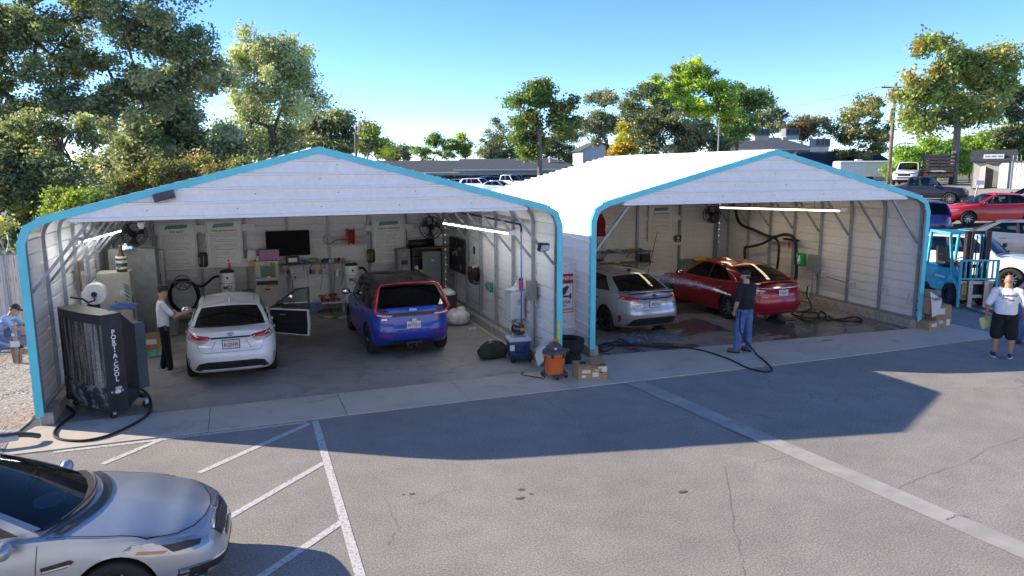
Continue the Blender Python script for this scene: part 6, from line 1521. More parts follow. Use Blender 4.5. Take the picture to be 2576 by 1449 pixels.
# right wall: black hoses on brackets
xw = RW-.13
def rx(px, py, d=.1): p = onRX(px, py, xw-d); return wR((xw-d, p.y, p.z))
t = thing('suction_hose', 'thick black hose draped along the right wall of wash bay', 'hose', (0, 0, 0))
h1 = [wR((onRX(1755, 540, 6.6).x, 5.6, 3.15)), wR((7.6, 6.2, 2.9))]+[rx(*p, .16) for p in ((1860, 560), (1900, 580), (1940, 596), (1975, 590), (1998, 600), (2003, 640), (2003, 690), (1995, 722), (1980, 735))]
MB().tube(bezier(h1, 8), .05, 10).build('hose', 'black_rubber', t, smooth=True)
h2 = [rx(*p, .16) for p in ((1945, 597), (1920, 612), (1890, 620), (1875, 622), (1873, 640), (1876, 665))]; MB().tube(bezier(h2, 8), .042, 10).build('branch', 'black_rubber', t, smooth=True)
h3 = [rx(*p, .14) for p in ((1945, 597), (1958, 610), (1958, 650), (1952, 690), (1950, 705))]; MB().tube(bezier(h3, 8), .04, 10).build('branch', 'black_rubber', t, smooth=True)
p = rx(1876, 668, .16); MB().tube([p, p+Vector((0, 0, -.35))], [.04, .05], 8).build('nozzle', 'black', t); p = rx(1990, 603, .1); MB().box(p, (.06, .7, .06), AR).build('bracket', 'black', t)
t = thing('wall_rack', 'black steel rack with clamps on right wall near wash bay corner', 'rack', rx(1832, 672, .12), AR); MB().box((0, 0, 0), (.1, 1.5, .05)).build('rail', 'black', t); MB().box((0, .1, .15), (.12, .35, .14)).build('clamp', 'dark_grey', t); MB().box((0, -.2, .1), (.05, .06, .3)).build('hook', 'steel', t)
t = thing('fire_extinguisher', 'red fire extinguisher on the right wall behind the red sedan', 'extinguisher', rx(1931, 700, .12), AR); MB().lathe([(.06, 0), (.065, .03), (.065, .3), (.03, .36), (0, .37)], 14).build('cylinder', 'red', t, smooth=True); MB().box((0, 0, .4), (.05, .1, .05)).build('valve', 'black', t)
t = thing('hand_grip', 'small red tag hanging below the black hose', 'tag', rx(1985, 617, .16), AR); MB().prism([(-.05, 0), (0, -.12), (.05, 0), (.03, .12), (-.03, .12)], -.01, .01, 'YZ').build('tag', 'red', t)
p = rx(2012, 652, .12); t = thing('eyewash_station', 'green eyewash station with white bottle on wash bay right wall', 'eyewash', p, AR); MB().box((0, 0, 0), (.13, .42, .40)).build('case', 'green', t, bev=.03); MB().lathe([(.05, -.14), (.05, .03), (.02, .09), (.02, .13), (0, .13)], 12, (-.07, -.06, 0)).build('bottle', 'paper', t, smooth=True); MB().box((-.068, .1, .11), (.004, .14, .08)).build('label_sheet', 'light_grey', t)
p = rx(2046, 662, .1); t = thing('switch_box', 'grey switch box with conduit on wash bay right wall', 'switch box', p, AR); MB().box((0, 0, 0), (.16, .34, .5)).build('housing', 'mid_grey', t, bev=.01); MB().tube([(0, 0, -.25), (0, 0, -.9)], .018, 6).build('conduit', 'galv', t)
for px, py, lb in ((2072, 690, 'far'), (2143, 717, 'near')):
    p = rx(px, py, .1); t = thing('outlet_box', 'white weatherproof outlet, %s one on wash bay right wall' % lb, 'outlet', p, AR); MB().box((0, 0, 0), (.1, .18, .2)).build('cover', 'light_grey', t, bev=.03)
t = thing('wall_conduit', 'thin grey conduit joining the outlets on wash bay right wall', 'conduit', (0, 0, 0)); MB().tube([rx(2050, 692, .06), rx(2072, 694, .06), rx(2140, 714, .06)], .018, 6).build('pipe', 'galv_dark', t)
for px, py, lb in ((2221, 737, 'farther'), (2285, 753, 'nearer')): 
    p = rx(px, py, .1); t = thing('tie_down_latch', 'small white latch on leg of right wall, %s one' % lb, 'latch', p, AR); MB().box((0, 0, 0), (.05, .07, .28), rx=.2).build('latch', 'light_grey', t, bev=.01)
t = thing('overhead_pipe', 'thin steel pipe running overhead across the wash bay', 'pipe', (0, 0, 0)); MB().tube([wR((1.6, 1.0, 3.30)), wR((7.4, 6.2, 2.98))], .022, 6).build('pipe', 'steel', t); MB().box(wR((1.9, 1.2, 3.33)), (.25, .1, .06)).build('clamp', 'light_grey', t)
# coiled pressure hose on the floor by the right kerb
c0 = gp(2035, 800)
hp = [Vector((p.x, p.y, .035+.012*(i % 3))) for i, p in enumerate(gp(*q) for q in ((1992, 790), (2010, 800), (2045, 806), (2060, 798), (2050, 790), (2022, 792), (2015, 803), (2040, 812), (2068, 806), (2078, 796), (2065, 788), (2058, 800), (2080, 808), (2120, 806), (2150, 802), (2168, 808), (2160, 814), (2130, 814), (2095, 806), (2085, 798)))]
q = rx(2032, 720, .15); q2 = gp(2045, 798, .05)
one('pressure_hose', 'black pressure hose heaped on the floor along the right kerb', 'hose', MB().tube(bezier([q, q+Vector((-.1, -.1, -.25)), q2+Vector((0, .1, .2))]+hp, 7), .022, 7), 'black_rubber', smooth=True)
t = thing('hose_hanger', 'white hose hanger on the right wall behind red sedan', 'hanger', rx(2028, 735, .1), AR); MB().tube([(0, -.1, -.25), (0, -.1, .15), (0, .1, .15)], .02, 6).tube([(0, -.1, -.25), (0, .12, -.25)], .02, 6).build('bracket', 'paper', t)
# suds on the silver car's side of the floor, puddle films
mk('suds', (.65, .68, .72), .4, 0, .1, 30)
g = random.Random(3); mb = MB()
for k in range(60):
    px = g.uniform(1560, 1720); py = 845+g.gauss(0, 7)-(px-1560)*.03; p = gp(px, py); mb.ball((p.x, p.y, .014), (g.uniform(.008, .03), g.uniform(.006, .02), .006), 6, 4)
struct(mb.build('soap_suds', 'suds'), 'stuff')
# water spray arc from the man's hose to the silver car: many droplets
mk('water_drop', (.75, .78, .82), .15, 0, .1, 9, spec=.8)
a = gp(1785, 722, 1.25); g = random.Random(8); mb = MB(); A = Vector((4.05, .2, 1.12)); B = wR((2.05+.0, 3.35, 1.18)); B = Vector((3.55, 3.4, 1.12))
A = Vector((4.2, -.05, 1.10)); 
E_ = dp(1668, 700, 17.3); S_ = dp(1838, 742, 14.6)
for k in range(1500):
    t_ = g.random()**.8; c = S_.lerp(E_, t_); c.z += .06*math.sin(math.pi*t_)
    sp = .012+.11*t_; c += Vector((g.gauss(0, sp*.5), g.gauss(0, sp*.5), g.gauss(0, sp*.45)-.03*t_)); r = g.uniform(.0022, .0052)
    mb.add([c+Vector(v)*r for v in ((1.6, 0, 0), (-1.6, 0, 0), (0, 1, 0), (0, -1, 0), (0, 0, 1), (0, 0, -1))], [(0, 2, 4), (2, 1, 4), (1, 3, 4), (3, 0, 4), (2, 0, 5), (1, 2, 5), (3, 1, 5), (0, 3, 5)])
for k in range(420):
    c = E_+Vector((g.gauss(-.05, .16), g.gauss(0, .15), abs(g.gauss(0, .1)))); r = g.uniform(.003, .006)
    mb.add([c+Vector(v)*r for v in ((1, 0, 0), (-1, 0, 0), (0, 1, 0), (0, -1, 0), (0, 0, 1), (0, 0, -1))], [(0, 2, 4), (2, 1, 4), (1, 3, 4), (3, 0, 4), (2, 0, 5), (1, 2, 5), (3, 1, 5), (0, 3, 5)])
struct(mb.build('water_spray', 'water_drop', fixn=False), 'stuff')
# man's hose on the ground
hp = [gp(*q, .03) for q in ((1500, 878), (1540, 868), (1590, 868), (1640, 872), (1690, 872), (1760, 880), (1830, 902), (1880, 925), (1915, 934), (1938, 934), (1940, 925), (1920, 905), (1905, 893))]
HAND = gp(1852, 800, .93); HAND = dp(1826, 797, 14.75)
hp2 = hp+[gp(1895, 880, .12), gp(1880, 862, .38), gp(1862, 832, .72)]
one('wash_hose', 'black wash hose curving over the apron to the man in black', 'hose', MB().tube(bezier(hp2+[Vector((4.13, -.32, .97))], 7), .018, 8), 'black_rubber', smooth=True)
one('blue_scrap', 'small blue rag on the wet floor near the wash bay entrance', 'rag', MB().ball((0, 0, .02), (.12, .07, .04), 10, 6), 'blue', gp(1585, 861, .016), smooth=True)
hp = [gp(*q, .03) for q in ((1495, 880), (1510, 868), (1530, 862), (1545, 872), (1520, 884), (1500, 872), (1525, 866), (1550, 858))]; one('floor_hose', 'tangle of black hose on floor behind the right shed post', 'hose', MB().tube(bezier(hp, 6), .016, 6), 'black_rubber', smooth=True)

# ------------------------------------------------------------------ boxes and fork lift right of the wash bay
mk('old_paper', (.62, .60, .56), .85, 0, .08, 9)
zR = lambda x, y: hg(x, y)+.004
def carton(label, P, w, d, h, rz, labels=(), open_=False, group='brown cartons stacked by the right shed'):
    t = thing('carton', label, 'carton', P, rz, group); MB().box((0, 0, h/2), (w, d, h)).build('box', 'cardboard', t, bev=.004, seg=1)
    for x, z, ww, hh, m in labels: MB().box((x, -d/2-.003, z), (ww, .004, hh)).build('label_sheet', m, t)
    if open_:
        MB().box((-w*.3, -d*.62, h+.05), (w*.9, .28, .006), rx=.6).build('flap', 'cardboard', t); MB().box((w*.55, 0, h+.07), (.25, d*.9, .006), ry=-.7).build('flap', 'cardboard', t)
    return t
A = gp(2318, 818); B = gp(2372, 808)
bx, by = 10.30, .18
carton('pale carton at the bottom left of the box stack by the right shed', (bx-.12, by-.05, .012), .36, .36, .22, .1, [(0, .12, .2, .08, 'paper')])
carton('bottom right carton with white labels in the box stack', (bx+.30, by+.02, .012), .46, .4, .30, -.12, [(-.08, .16, .12, .08, 'old_paper'), (.14, .15, .10, .16, 'paper')])
carton('middle carton with a handwritten label in the box stack', (bx+.27, by+.05, .314), .52, .42, .28, -.15, [(-.06, .13, .26, .15, 'paper')])
carton('top open carton leaning on the shed edge in the box stack', (bx-.05, by+.12, .40), .34, .4, .40, .25, [], True)
one('paper_sheet', 'white crumpled sheet hanging out of the top carton', 'paper', MB().grid([[(-.2+.1*i, -.02*math.sin(i*2), .2-.05*i), (-.19+.06*i, -.06-.02*i, -.1), (-.12+.06*i, -.05, -.45+.02*i)] for i in range(5)]), 'paper', (bx-.05, by-.16, .78), smooth=True)
text('lettering', 'SALE', .07, 'ink', bpy.data.objects.get('carton.003') if False else None, None, .0006) if False else None

# fork lift
mk('fork_teal', rgb('#46b4c6'), .5, 0, .18, 5); mk('fork_dark', (.022, .022, .023), .55, 0, .4, 8)
M0 = gp(2445, 771, .03); FA = R_(-112); fw = Vector((math.cos(FA), math.sin(FA), 0)); O = M0-fw*.32
t = thing('fork_lift', 'turquoise fork lift with load backrest parked beside the wash bay', 'fork lift', (O.x, O.y, hg(O.x, O.y)+.004), FA)
body = MB().prism([(-1.75, .35), (-1.72, .95), (-1.5, 1.05), (-.75, 1.0), (-.55, .62), (-.3, .6), (-.12, .9), (.05, .9), (.12, .35)], -.5, .5, 'XZ'); body.build('chassis', 'fork_teal', t, bev=.04, seg=2)
MB().prism([(-1.95, .40), (-1.9, .95), (-1.7, 1.1), (-1.55, 1.05), (-1.55, .32)], -.52, .52, 'XZ').build('counterweight', 'fork_teal', t, bev=.06, seg=3)
for sg in (-1, 1): MB().tube([(.42*math.cos(q), sg*.47, .36+.42*math.sin(q)) for q in frange(.1, 2.6, 9)], .05, 6).build('mudguard', 'fork_teal', t)
MB().box((-1.1, 0, 1.12), (.5, .5, .14)).box((-1.35, 0, 1.38), (.12, .48, .5), ry=-.15).build('seat', 'black_plastic', t, bev=.04)
MB().tube([(-1.05, -.26, 1.2), (-1.05, -.3, 1.4), (-.85, -.3, 1.42)], .018, 6).build('arm_rest', 'black', t)
MB().bar((-.25, 0, .8), (-.45, 0, 1.22), .12, .1).build('steering_column', 'black_plastic', t); cs_ = Vector((-.5, 0, 1.27)); MB().tube([cs_+Vector((.16*math.cos(q)*.9, .17*math.sin(q), .10*math.cos(q))) for q in [2*math.pi*k/20 for k in range(20)]], .014, 6, closed=True).bar(cs_+Vector((0, -.16, 0)), cs_+Vector((0, .16, 0)), .02, .02).build('steering_wheel', 'black', t)
MB().tube([(-.2, -.25, .95), (-.28, -.25, 1.25)], .01, 6).ball((-.28, -.25, 1.28), .03, 8, 6).build('lever', 'red', t)
for sg in (-1, 1):
    MB().bar((.02, sg*.46, .85), (-.30, sg*.44, 2.08), .07, .06).build('guard_post', 'fork_teal', t); MB().bar((-1.5, sg*.42, 1.0), (-1.38, sg*.42, 2.08), .08, .06).build('guard_post', 'fork_teal', t)
    MB().bar((-.26, sg*.44, 2.10), (-1.42, sg*.42, 2.10), .07, .06).build('guard_rail', 'fork_teal', t)
for k in range(6): MB().bar((-.28-.22*k, -.42, 2.10), (-.28-.22*k, .42, 2.10), .05, .04).build('guard_bar', 'fork_teal', t)
for sg in (-1, 1):
    MB().box((.30, sg*.30, 1.16), (.14, .09, 2.1)).build('mast_channel', 'fork_dark', t, bev=.01); MB().box((.36, sg*.20, 1.18), (.11, .07, 2.06)).build('mast_channel', 'fork_dark', t, bev=.01)
    MB().tube([(.30, sg*.12, .2), (.30, sg*.12, 2.0)], .04, 8).build('lift_cylinder', 'steel', t, smooth=True); MB().tube([(.38, sg*.07, .4), (.38, sg*.07, 2.1)], .018, 6).build('lift_chain', 'fork_dark', t)
for z in (.25, 1.2, 2.17): MB().box((.28, 0, z), (.1, .72, .09)).build('mast_tie', 'fork_dark', t)
MB().tube([(.16, -.22, .5), (.1, -.3, 1.0), (.2, -.25, 1.5)], .02, 6).tube([(.16, .22, .5), (.1, .3, 1.0), (.2, .25, 1.5)], .02, 6).build('hydraulic_hose', 'black', t)
for z in (.35, .75): MB().box((.46, 0, z), (.05, .95, .10)).build('carriage_bar', 'steel', t, bev=.01)
for sg in (-1, 1):
    MB().box((.50, sg*.52, .72), (.05, .06, 1.36)).build('backrest_frame', 'fork_teal', t); MB().box((.53, sg*.22, .42), (.045, .12, .8)).box((1.02, sg*.22, .05), (1.0, .11, .04)).build('fork', 'steel', t)
    MB().box((.47, sg*.36, .5), (.03, .16, .5)).build('carriage_plate', 'cardboard', t)
for z in (1.39, .86): MB().box((.50, 0, z), (.045, 1.08, .05)).build('backrest_frame', 'fork_teal', t)
for k in range(6): MB().box((.50, -.38+.152*k, 1.12), (.03, .04, .5)).build('backrest_bar', 'fork_teal', t)
for x, r, y in ((0, .34, .46), (-1.3, .26, .42)):
    for sg in (-1, 1):
        w_ = MB().lathe([(r*.5, -.1), (r*.9, -.11), (r, -.08), (r, .08), (r*.9, .11), (r*.5, .1)], 24, axis='Y', closed=True).build('wheel', 'black_rubber', t, loc=(x, sg*y, r), smooth=True, auto=40); MB().lathe([(0, -.04), (r*.5, -.06), (r*.52, .08), (0, .05)], 18, axis='Y').build('rim', 'fork_dark', w_)
MB().box((-.55, -.51, .80), (.5, .02, .06)).build('side_stripe', 'white', t)
# ------------------------------------------------------------------ people: overlapping tapered volumes fused into one skin
def fuse(mb, name, mats, parent, voxel, smooth=4, dec=None):
    me = mb.mesh(name, mats, fixn=True); o = bpy.data.objects.new(name, me); COL.objects.link(o)
    r = o.modifiers.new('r', 'REMESH'); r.mode = 'VOXEL'; r.voxel_size = voxel
    sm = o.modifiers.new('s', 'SMOOTH'); sm.factor = .5; sm.iterations = smooth
    if dec: d = o.modifiers.new('d', 'DECIMATE'); d.ratio = dec
    new = evald(o); bpy.data.objects.remove(o); new.name = name
    new.materials.clear(); new.materials.append(MATS[mats]); new.polygons.foreach_set('use_smooth', [True]*len(new.polygons))
    return link(name, new, parent)
def limb(mb, pts, rad, n=12, fl=1.):
    P = [Vector(p) for p in pts]; mb.tube(P, rad, n)
    for p, r in zip(P, rad): mb.ball(p, r*.99, 12, 8)
def torso(mb, secs, n=20):
    """secs: (centre, half width along lat, half depth, lat direction)"""
    rows = []
    for c, a, b, lat in secs:
        lat = Vector(lat).normalized(); f = Vector((lat.y, -lat.x, 0)).normalized(); c = Vector(c)
        rows.append([tuple(c+lat*a*math.cos(q)*abs(math.cos(q))**-.15*1.0+f*b*math.sin(q)) if abs(math.cos(q)) > 1e-3 else tuple(c+f*b*math.sin(q)) for q in [2*math.pi*k/n for k in range(n)]])
    mb.grid(rows, close_u=True); o = len(mb.v)-len(rows)*n
    mb.f += [tuple(range(o, o+n)), tuple(range(o+(len(rows)-1)*n, o+len(rows)*n))]; mb.mi += [0, 0]
def hand(mb, W, d, nrm, curl=.5, k=1., mirror=1):
    W, d, nrm = Vector(W), Vector(d).normalized(), Vector(nrm).normalized(); sd = d.cross(nrm).normalized()*mirror
    for s in (-.026, -.009, .009, .026): mb.tube([W-d*.01, W+d*.045*k+sd*s, W+d*.088*k+sd*s*1.05], [.017*k, .017*k, .0135*k], 8)
    for s, L in ((-.031, .062), (-.0105, .078), (.0105, .084), (.031, .072)):
        a = W+d*.085*k+sd*s; d1 = (d*math.cos(curl*.6)+nrm*math.sin(curl*.6)); d2 = d*math.cos(curl*1.5)+nrm*math.sin(curl*1.5); d3 = d*math.cos(curl*2.2)+nrm*math.sin(curl*2.2)
        p = [a, a+d1*L*.45*k, a+d1*L*.45*k+d2*L*.33*k, a+d1*L*.45*k+d2*L*.33*k+d3*L*.25*k]; mb.tube(p, [.0098*k, .0092*k, .0085*k, .0068*k], 8)
    a = W+d*.022*k+sd*.03; th = (d*.6+sd*.75+nrm*.35*curl).normalized(); mb.tube([a, a+th*.035*k, a+(th*.6+d*.6).normalized()*.06*k+sd*.006], [.0135*k, .011*k, .008*k], 8)
def head(mb, c, yaw, pitch=0., s=1.):
    Mh = Matrix.Translation(Vector(c)) @ Matrix.Rotation(yaw, 4, 'Z') @ Matrix.Rotation(pitch, 4, 'Y') @ Matrix.Scale(s, 4); h = MB()
    h.ball((0, 0, .03), (.098, .077, .105), 18, 12); h.ball((.015, 0, -.05), (.075, .062, .075), 16, 10); h.ball((.045, 0, -.09), (.04, .038, .032), 10, 8)
    h.tube([(.085, 0, .015), (.105, 0, -.022), (.095, 0, -.035)], [.010, .016, .012], 8); h.ball((.085, 0, -.068), (.018, .026, .009), 8, 6); h.ball((.088, 0, .03), (.012, .05, .012), 8, 6)
    for sg in (-1, 1): h.ball((-.005, sg*.08, -.012), (.022, .011, .032), 8, 8)
    h.xf(Mh); o = len(mb.v); mb.v += h.v; mb.f += [tuple(i+o for i in f) for f in h.f]; mb.mi += h.mi
    return Mh
def face(par, Mh, hair='hair_dark', beard=False):
    for sg in (-1, 1):
        MB().ball((.083, sg*.031, .012), (.011, .014, .008), 8, 6).xf(Mh).build('eye', 'paper', par, smooth=True); MB().ball((.092, sg*.031, .012), (.005, .006, .006), 8, 6).xf(Mh).build('iris', 'hair_dark', par, smooth=True); MB().tube([(.086, sg*.05, .034), (.096, sg*.03, .038), (.098, sg*.014, .033)], .005, 5).xf(Mh).build('eyebrow', hair, par)
    MB().tube([(.094, -.022, -.068), (.102, 0, -.066), (.094, .022, -.068)], [.003, .005, .003], 6).xf(Mh).build('mouth', 'lip', par)
    if beard: b = MB().ball((.042, 0, -.068), (.066, .055, .052), 14, 10); b.v = [p for p in b.v]; b.xf(Mh).build('beard', hair, par, smooth=True)
mk('lip', (.36, .13, .11), .5)
def hairdo(par, Mh, mat='hair_dark', fringe=True):
    h = MB().ball((-.012, 0, .048), (.105, .088, .102), 18, 12); h.v = [(x, y, max(z, .0-.05*(x < -.02))) for x, y, z in h.v]; g = random.Random(4)
    for k in range(16):
        q = g.uniform(-2.2, 2.2); h.ball((.06*math.cos(q)-.01, .07*math.sin(q), .10+g.uniform(-.02, .03)), (.035, .035, .022), 7, 5)
    if fringe:
        for k in range(7): y = -.06+.02*k; h.tube([(.05, y, .13), (.10, y*1.1, .095), (.105, y*1.15+.008, .055+.012*(k % 2))], [.02, .017, .006], 6)
    return fuse(h.xf(Mh), 'hair', mat, par, .009, 2)
def cap(par, Mh, mat, back=False, brim=True):
    h = MB().ball((-.006, 0, .055), (.109, .092, .098), 20, 12); h.v = [(x, y, max(z, .048)) for x, y, z in h.v]; o = h.xf(Mh).build('cap', mat, par, smooth=True, auto=40)
    if brim:
        sx = -1 if back else 1; b = MB(); rows = []
        for i in range(9): q = -1.1+2.2*i/8; rows.append([(sx*.095*math.cos(q), .088*math.sin(q), .052), (sx*(.10+.075*math.cos(q*.8)), .085*math.sin(q), .04)])
        b.grid(rows).xf(Mh).build('cap_brim', mat, o)
    return o
def shoe(par, A, yaw, mat, sole='paper', L=.28):
    Mx = Matrix.Translation(Vector(A)) @ Matrix.Rotation(yaw, 4, 'Z'); m = MB(); m.ball((.09, 0, .05), (.11, .046, .045), 14, 8); m.ball((-.02, 0, .06), (.075, .042, .06), 12, 8); m.ball((.04, 0, .055), (.1, .045, .05), 12, 8); m.v = [(x, y, max(z, .018)) for x, y, z in m.v]
    o = fuse(m.xf(Mx), 'shoe', mat, par, .01, 2); s = MB(); n = 20; P = [(.055+L*.52*math.cos(q), .048*math.sin(q)*(1+.12*math.cos(q))) for q in [2*math.pi*k/n for k in range(n)]]; s.prism(P, .0, .024); s.xf(Mx).build('sole', sole, o); return o
mk('tee_white', (.74, .75, .78), .9, 0, .06, 9, 1., 9); mk('polo_black', (.014, .014, .017), .9, 0, .3, 9, 1., 9); mk('jeans', (.075, .145, .32), .9, 0, .28, 7, 1., 10); mk('trousers_black', (.010, .010, .012), .9, 0, .3, 9, 1., 9); mk('shirt_blue', (.20, .35, .60), .9, 0, .1, 9, 1., 9); mk('shoe_brown', (.16, .10, .06), .8, 0, .2, 12); mk('shoe_dark', (.03, .035, .045), .7, 0, .2, 12); mk('shoe_grey', (.33, .32, .30), .8, 0, .15, 12); mk('cap_dark', (.022, .024, .032), .9, 0, .2, 12); mk('cap_grey', (.25, .25, .25), .9, 0, .2, 12); mk('hair_brown', (.06, .035, .022), .7, 0, .3, 50)
def person(label, loc, rz, J, shirt, trousers, skin='skin', hd=None, build=1., shorts=False, sleeve=.55, headyaw=0., headpitch=0., hands=None, shoes=('shoe_grey', 'paper'), lean=None, yaws=(.1, -.1), belly=0., knee_up=None, longsleeve=False):
    t = thing('person', label, 'person', loc, rz); V = {k: Vector(v) for k, v in J.items()}; lat = (V['shL']-V['shR']); hl = (V['hipL']-V['hipR']); b = build
    body = MB()
    torso(body, [(V['pel']-Vector((0, 0, .08)), .14*b, .09*b, hl), (V['pel']+Vector((0, 0, .04)), .145*b, .10*b, hl), (V['chest'], .15*b, .105*b, lat), (V['neck']-Vector((0, 0, .08)), .13*b, .075*b, lat), (V['neck'], .06, .06, lat)])
    limb(body, [V['neck']-Vector((0, 0, .05)), V['neck'].lerp(V['head'], .6)], [.064*b, .056*b])
    for s in 'LR':
        limb(body, [V['sh'+s], V['sh'+s].lerp(V['el'+s], .35), V['el'+s], V['el'+s].lerp(V['wr'+s], .3), V['wr'+s]], [.058*b, .053*b, .041*b, .043*b, .028])
        limb(body, [V['hip'+s], V['kn'+s], V['kn'+s].lerp(V['an'+s], .3), V['an'+s]], [.085*b, .056*b, .058*b, .036])
        body.tube([V['an'+s], V['an'+s]+Vector((0, 0, -.05))], [.036, .04], 8)
        hd_ = (hands or {}).get(s, {}); d = hd_.get('d', V['wr'+s]-V['el'+s]); nn = hd_.get('n', (0, 1 if s == 'R' else -1, 0)); hand(body, V['wr'+s], d, nn, hd_.get('curl', .55), 1., 1 if s == 'L' else -1)
    Mh = head(body, V['head'], headyaw, headpitch)
    bo = fuse(body, 'body', skin, t, .0062, 3, .5)
    sh = MB(); w = b
    torso(sh, [(V['pel']+Vector((0, 0, -.02)), .175*w, .125*w+belly*.6, hl), (V['pel']+Vector((0, 0, .10)), .172*w, .125*w+belly, hl), (V['pel'].lerp(V['chest'], .6), .172*w, .125*w+belly*.9, lat), (V['chest']+Vector((0, 0, .03)), .182*w, .128*w+belly*.2, lat), (V['neck']-Vector((0, 0, .085)), .165*w, .10*w, lat), (V['neck']-Vector((0, 0, .035)), .10*w, .08*w, lat), (V['neck']-Vector((0, 0, .0)), .068*b, .068*b, lat)])
    for s in 'LR':
        e = V['sh'+s].lerp(V['el'+s], sleeve+.25); m_ = [V['sh'+s]+(V['neck']-V['sh'+s])*.3, V['sh'+s], V['sh'+s].lerp(V['el'+s], sleeve*.5), e]; r_ = [.064*w, .066*w, .062*w, .062*w]
        if longsleeve: m_ += [V['el'+s], V['wr'+s]-(V['wr'+s]-V['el'+s])*.1]; r_ += [.062*w, .045]
        limb(sh, m_, r_)
    so = fuse(sh, 'shirt', shirt, t, .011, 5)
    tr = MB(); torso(tr, [(V['pel']+Vector((0, 0, .07)), .163*w, .112*w+belly*.5, hl), (V['pel']+Vector((0, 0, -.03)), .168*w, .118*w+belly*.3, hl), (V['pel']+Vector((0, 0, -.12)), .165*w, .115*w, hl)])
    for s in 'LR':
        if shorts: limb(tr, [V['hip'+s], V['hip'+s].lerp(V['kn'+s], .5), V['kn'+s]+(V['hip'+s]-V['kn'+s])*.02], [.108*w, .105*w, .108*w])
        else: limb(tr, [V['hip'+s], V['hip'+s].lerp(V['kn'+s], .5), V['kn'+s], V['kn'+s].lerp(V['an'+s], .5), V['an'+s]+Vector((0, 0, -.01))], [.103*w, .092*w, .074*w, .068*w, .066])
        shoe(t, (V['an'+s].x, V['an'+s].y, V['an'+s].z-.085), yaws[0 if s == 'L' else 1], *shoes)
    fuse(tr, 'shorts' if shorts else 'trousers', trousers, t, .011, 5)
    return t, bo, so, Mh
def stand(H=1.75, w=1., **k):
    s = H/1.75; J = dict(pel=(0, 0, .96), hipL=(0, .095, .90), hipR=(0, -.095, .90), knL=(.01, .10, .49), knR=(.01, -.10, .49), anL=(-.03, .10, .09), anR=(-.03, -.10, .09), chest=(0, 0, 1.27), neck=(-.01, 0, 1.48), head=(.02, 0, 1.62), shL=(-.01, .19*w, 1.41), shR=(-.01, -.19*w, 1.41), elL=(-.04, .25*w, 1.12), elR=(-.04, -.25*w, 1.12), wrL=(.04, .27*w, .88), wrR=(.04, -.27*w, .88))
    J.update(k); return {a: tuple(c*s for c in v) for a, v in J.items()}
# 1 boy beside the white car, hand on its pillar, looking round at the camera
P = gp(424, 936)
J = stand(1.74, .95, elR=(.20, -.26, 1.16), wrR=(.43, -.20, 1.24), elL=(.18, .24, 1.15), wrL=(.40, .16, 1.12), knR=(.04, -.09, .49), anR=(.06, -.11, .09), head=(.04, -.015, 1.63), anL=(-.06, .12, .09))
t, bo, so, Mh = person('boy in white T-shirt and black trousers reaching to the white sedan', (P.x-.03, P.y+.06, .012), R_(8), J, 'tee_white', 'trousers_black', 'skin', build=.90, headyaw=R_(-75), headpitch=.05, sleeve=.5, hands={'R': dict(curl=.25, n=(0, 0, -1)), 'L': dict(curl=.3, n=(0, 0, -1))}, yaws=(.2, -.1))
face(bo, Mh); hairdo(bo, Mh); MB().ball((.02, -.088, -.03), (.008, .008, .014), 6, 5).xf(Mh).build('earbud', 'paper', bo)
MB().box((-.05*0+.03, -.185, .93), (.05, .02, .10)).build('belt_pouch', 'dark_grey', t)
# 2 man in black polo washing the silver car, seen from behind
P = (gp(1850, 888)+gp(1888, 886))*.5
J = stand(1.82, 1.08, elR=(.06, -.30, 1.15), wrR=(.30, -.26, 1.08), elL=(-.03, .29, 1.12), wrL=(.06, .26, .90), knL=(.02, .13, .49), anL=(.02, .20, .09), anR=(-.03, -.13, .09), knR=(0, -.13, .49))
t, bo, so, Mh = person('man in black polo shirt, jeans and dark cap holding the wash hose', (P.x, P.y, .016), R_(103), J, 'polo_black', 'jeans', 'skin', build=1.18, headyaw=R_(28), belly=.03, hands={'L': dict(curl=.9, n=(0, -1, 0)), 'R': dict(curl=1.0, n=(0, 0, -1))}, shoes=('shoe_brown', 'black'), yaws=(.5, .0), sleeve=.6)
face(bo, Mh, 'hair_brown', True); cap(bo, Mh, 'cap_dark'); h = MB().ball((-.03, 0, .0), (.08, .079, .06), 14, 8).xf(Mh); h.build('hair', 'hair_brown', bo, smooth=True)
W = Matrix.Translation(t.location) @ Matrix.Rotation(R_(103), 4, 'Z') @ Vector([c for c in J['wrR']]); gun = thing('spray_gun', 'black spray gun in the hand of the man in black polo', 'spray gun', W+Vector((-.03, .12, -.02)), R_(103)); MB().tube([(-.05, 0, -.12), (0, 0, 0), (.3, .0, .03)], [.018, .018, .012], 8).build('barrel', 'black', gun); MB().bar((0, 0, 0), (-.04, 0, -.12), .03, .03).build('grip', 'black', gun)
# 3 bald man in white T-shirt and black shorts, seen from behind
P = (gp(2498, 899)+gp(2540, 901))*.5
J = stand(1.78, 1.15, elL=(-.02, .32, 1.13), wrL=(.06, .34, .88), elR=(-.02, -.32, 1.13), wrR=(.04, -.33, .86), hipL=(0, .11, .90), hipR=(0, -.11, .90), knL=(0, .13, .49), knR=(0, -.13, .49), anL=(-.03, .14, .09), anR=(-.03, -.14, .09))
RZ3 = math.pi/2-R_(52)
t, bo, so, Mh = person('bald man in white T-shirt and black shorts, seen from behind', (P.x, P.y, .006), RZ3, J, 'tee_white', 'trousers_black', 'skin_tan', build=1.2, shorts=True, belly=.03, hands={'L': dict(curl=.9, n=(0, -1, 0)), 'R': dict(curl=.8, n=(0, 1, 0))}, shoes=('shoe_dark', 'paper'), yaws=(.25, -.15), sleeve=.65)
face(bo, Mh, 'hair_brown')
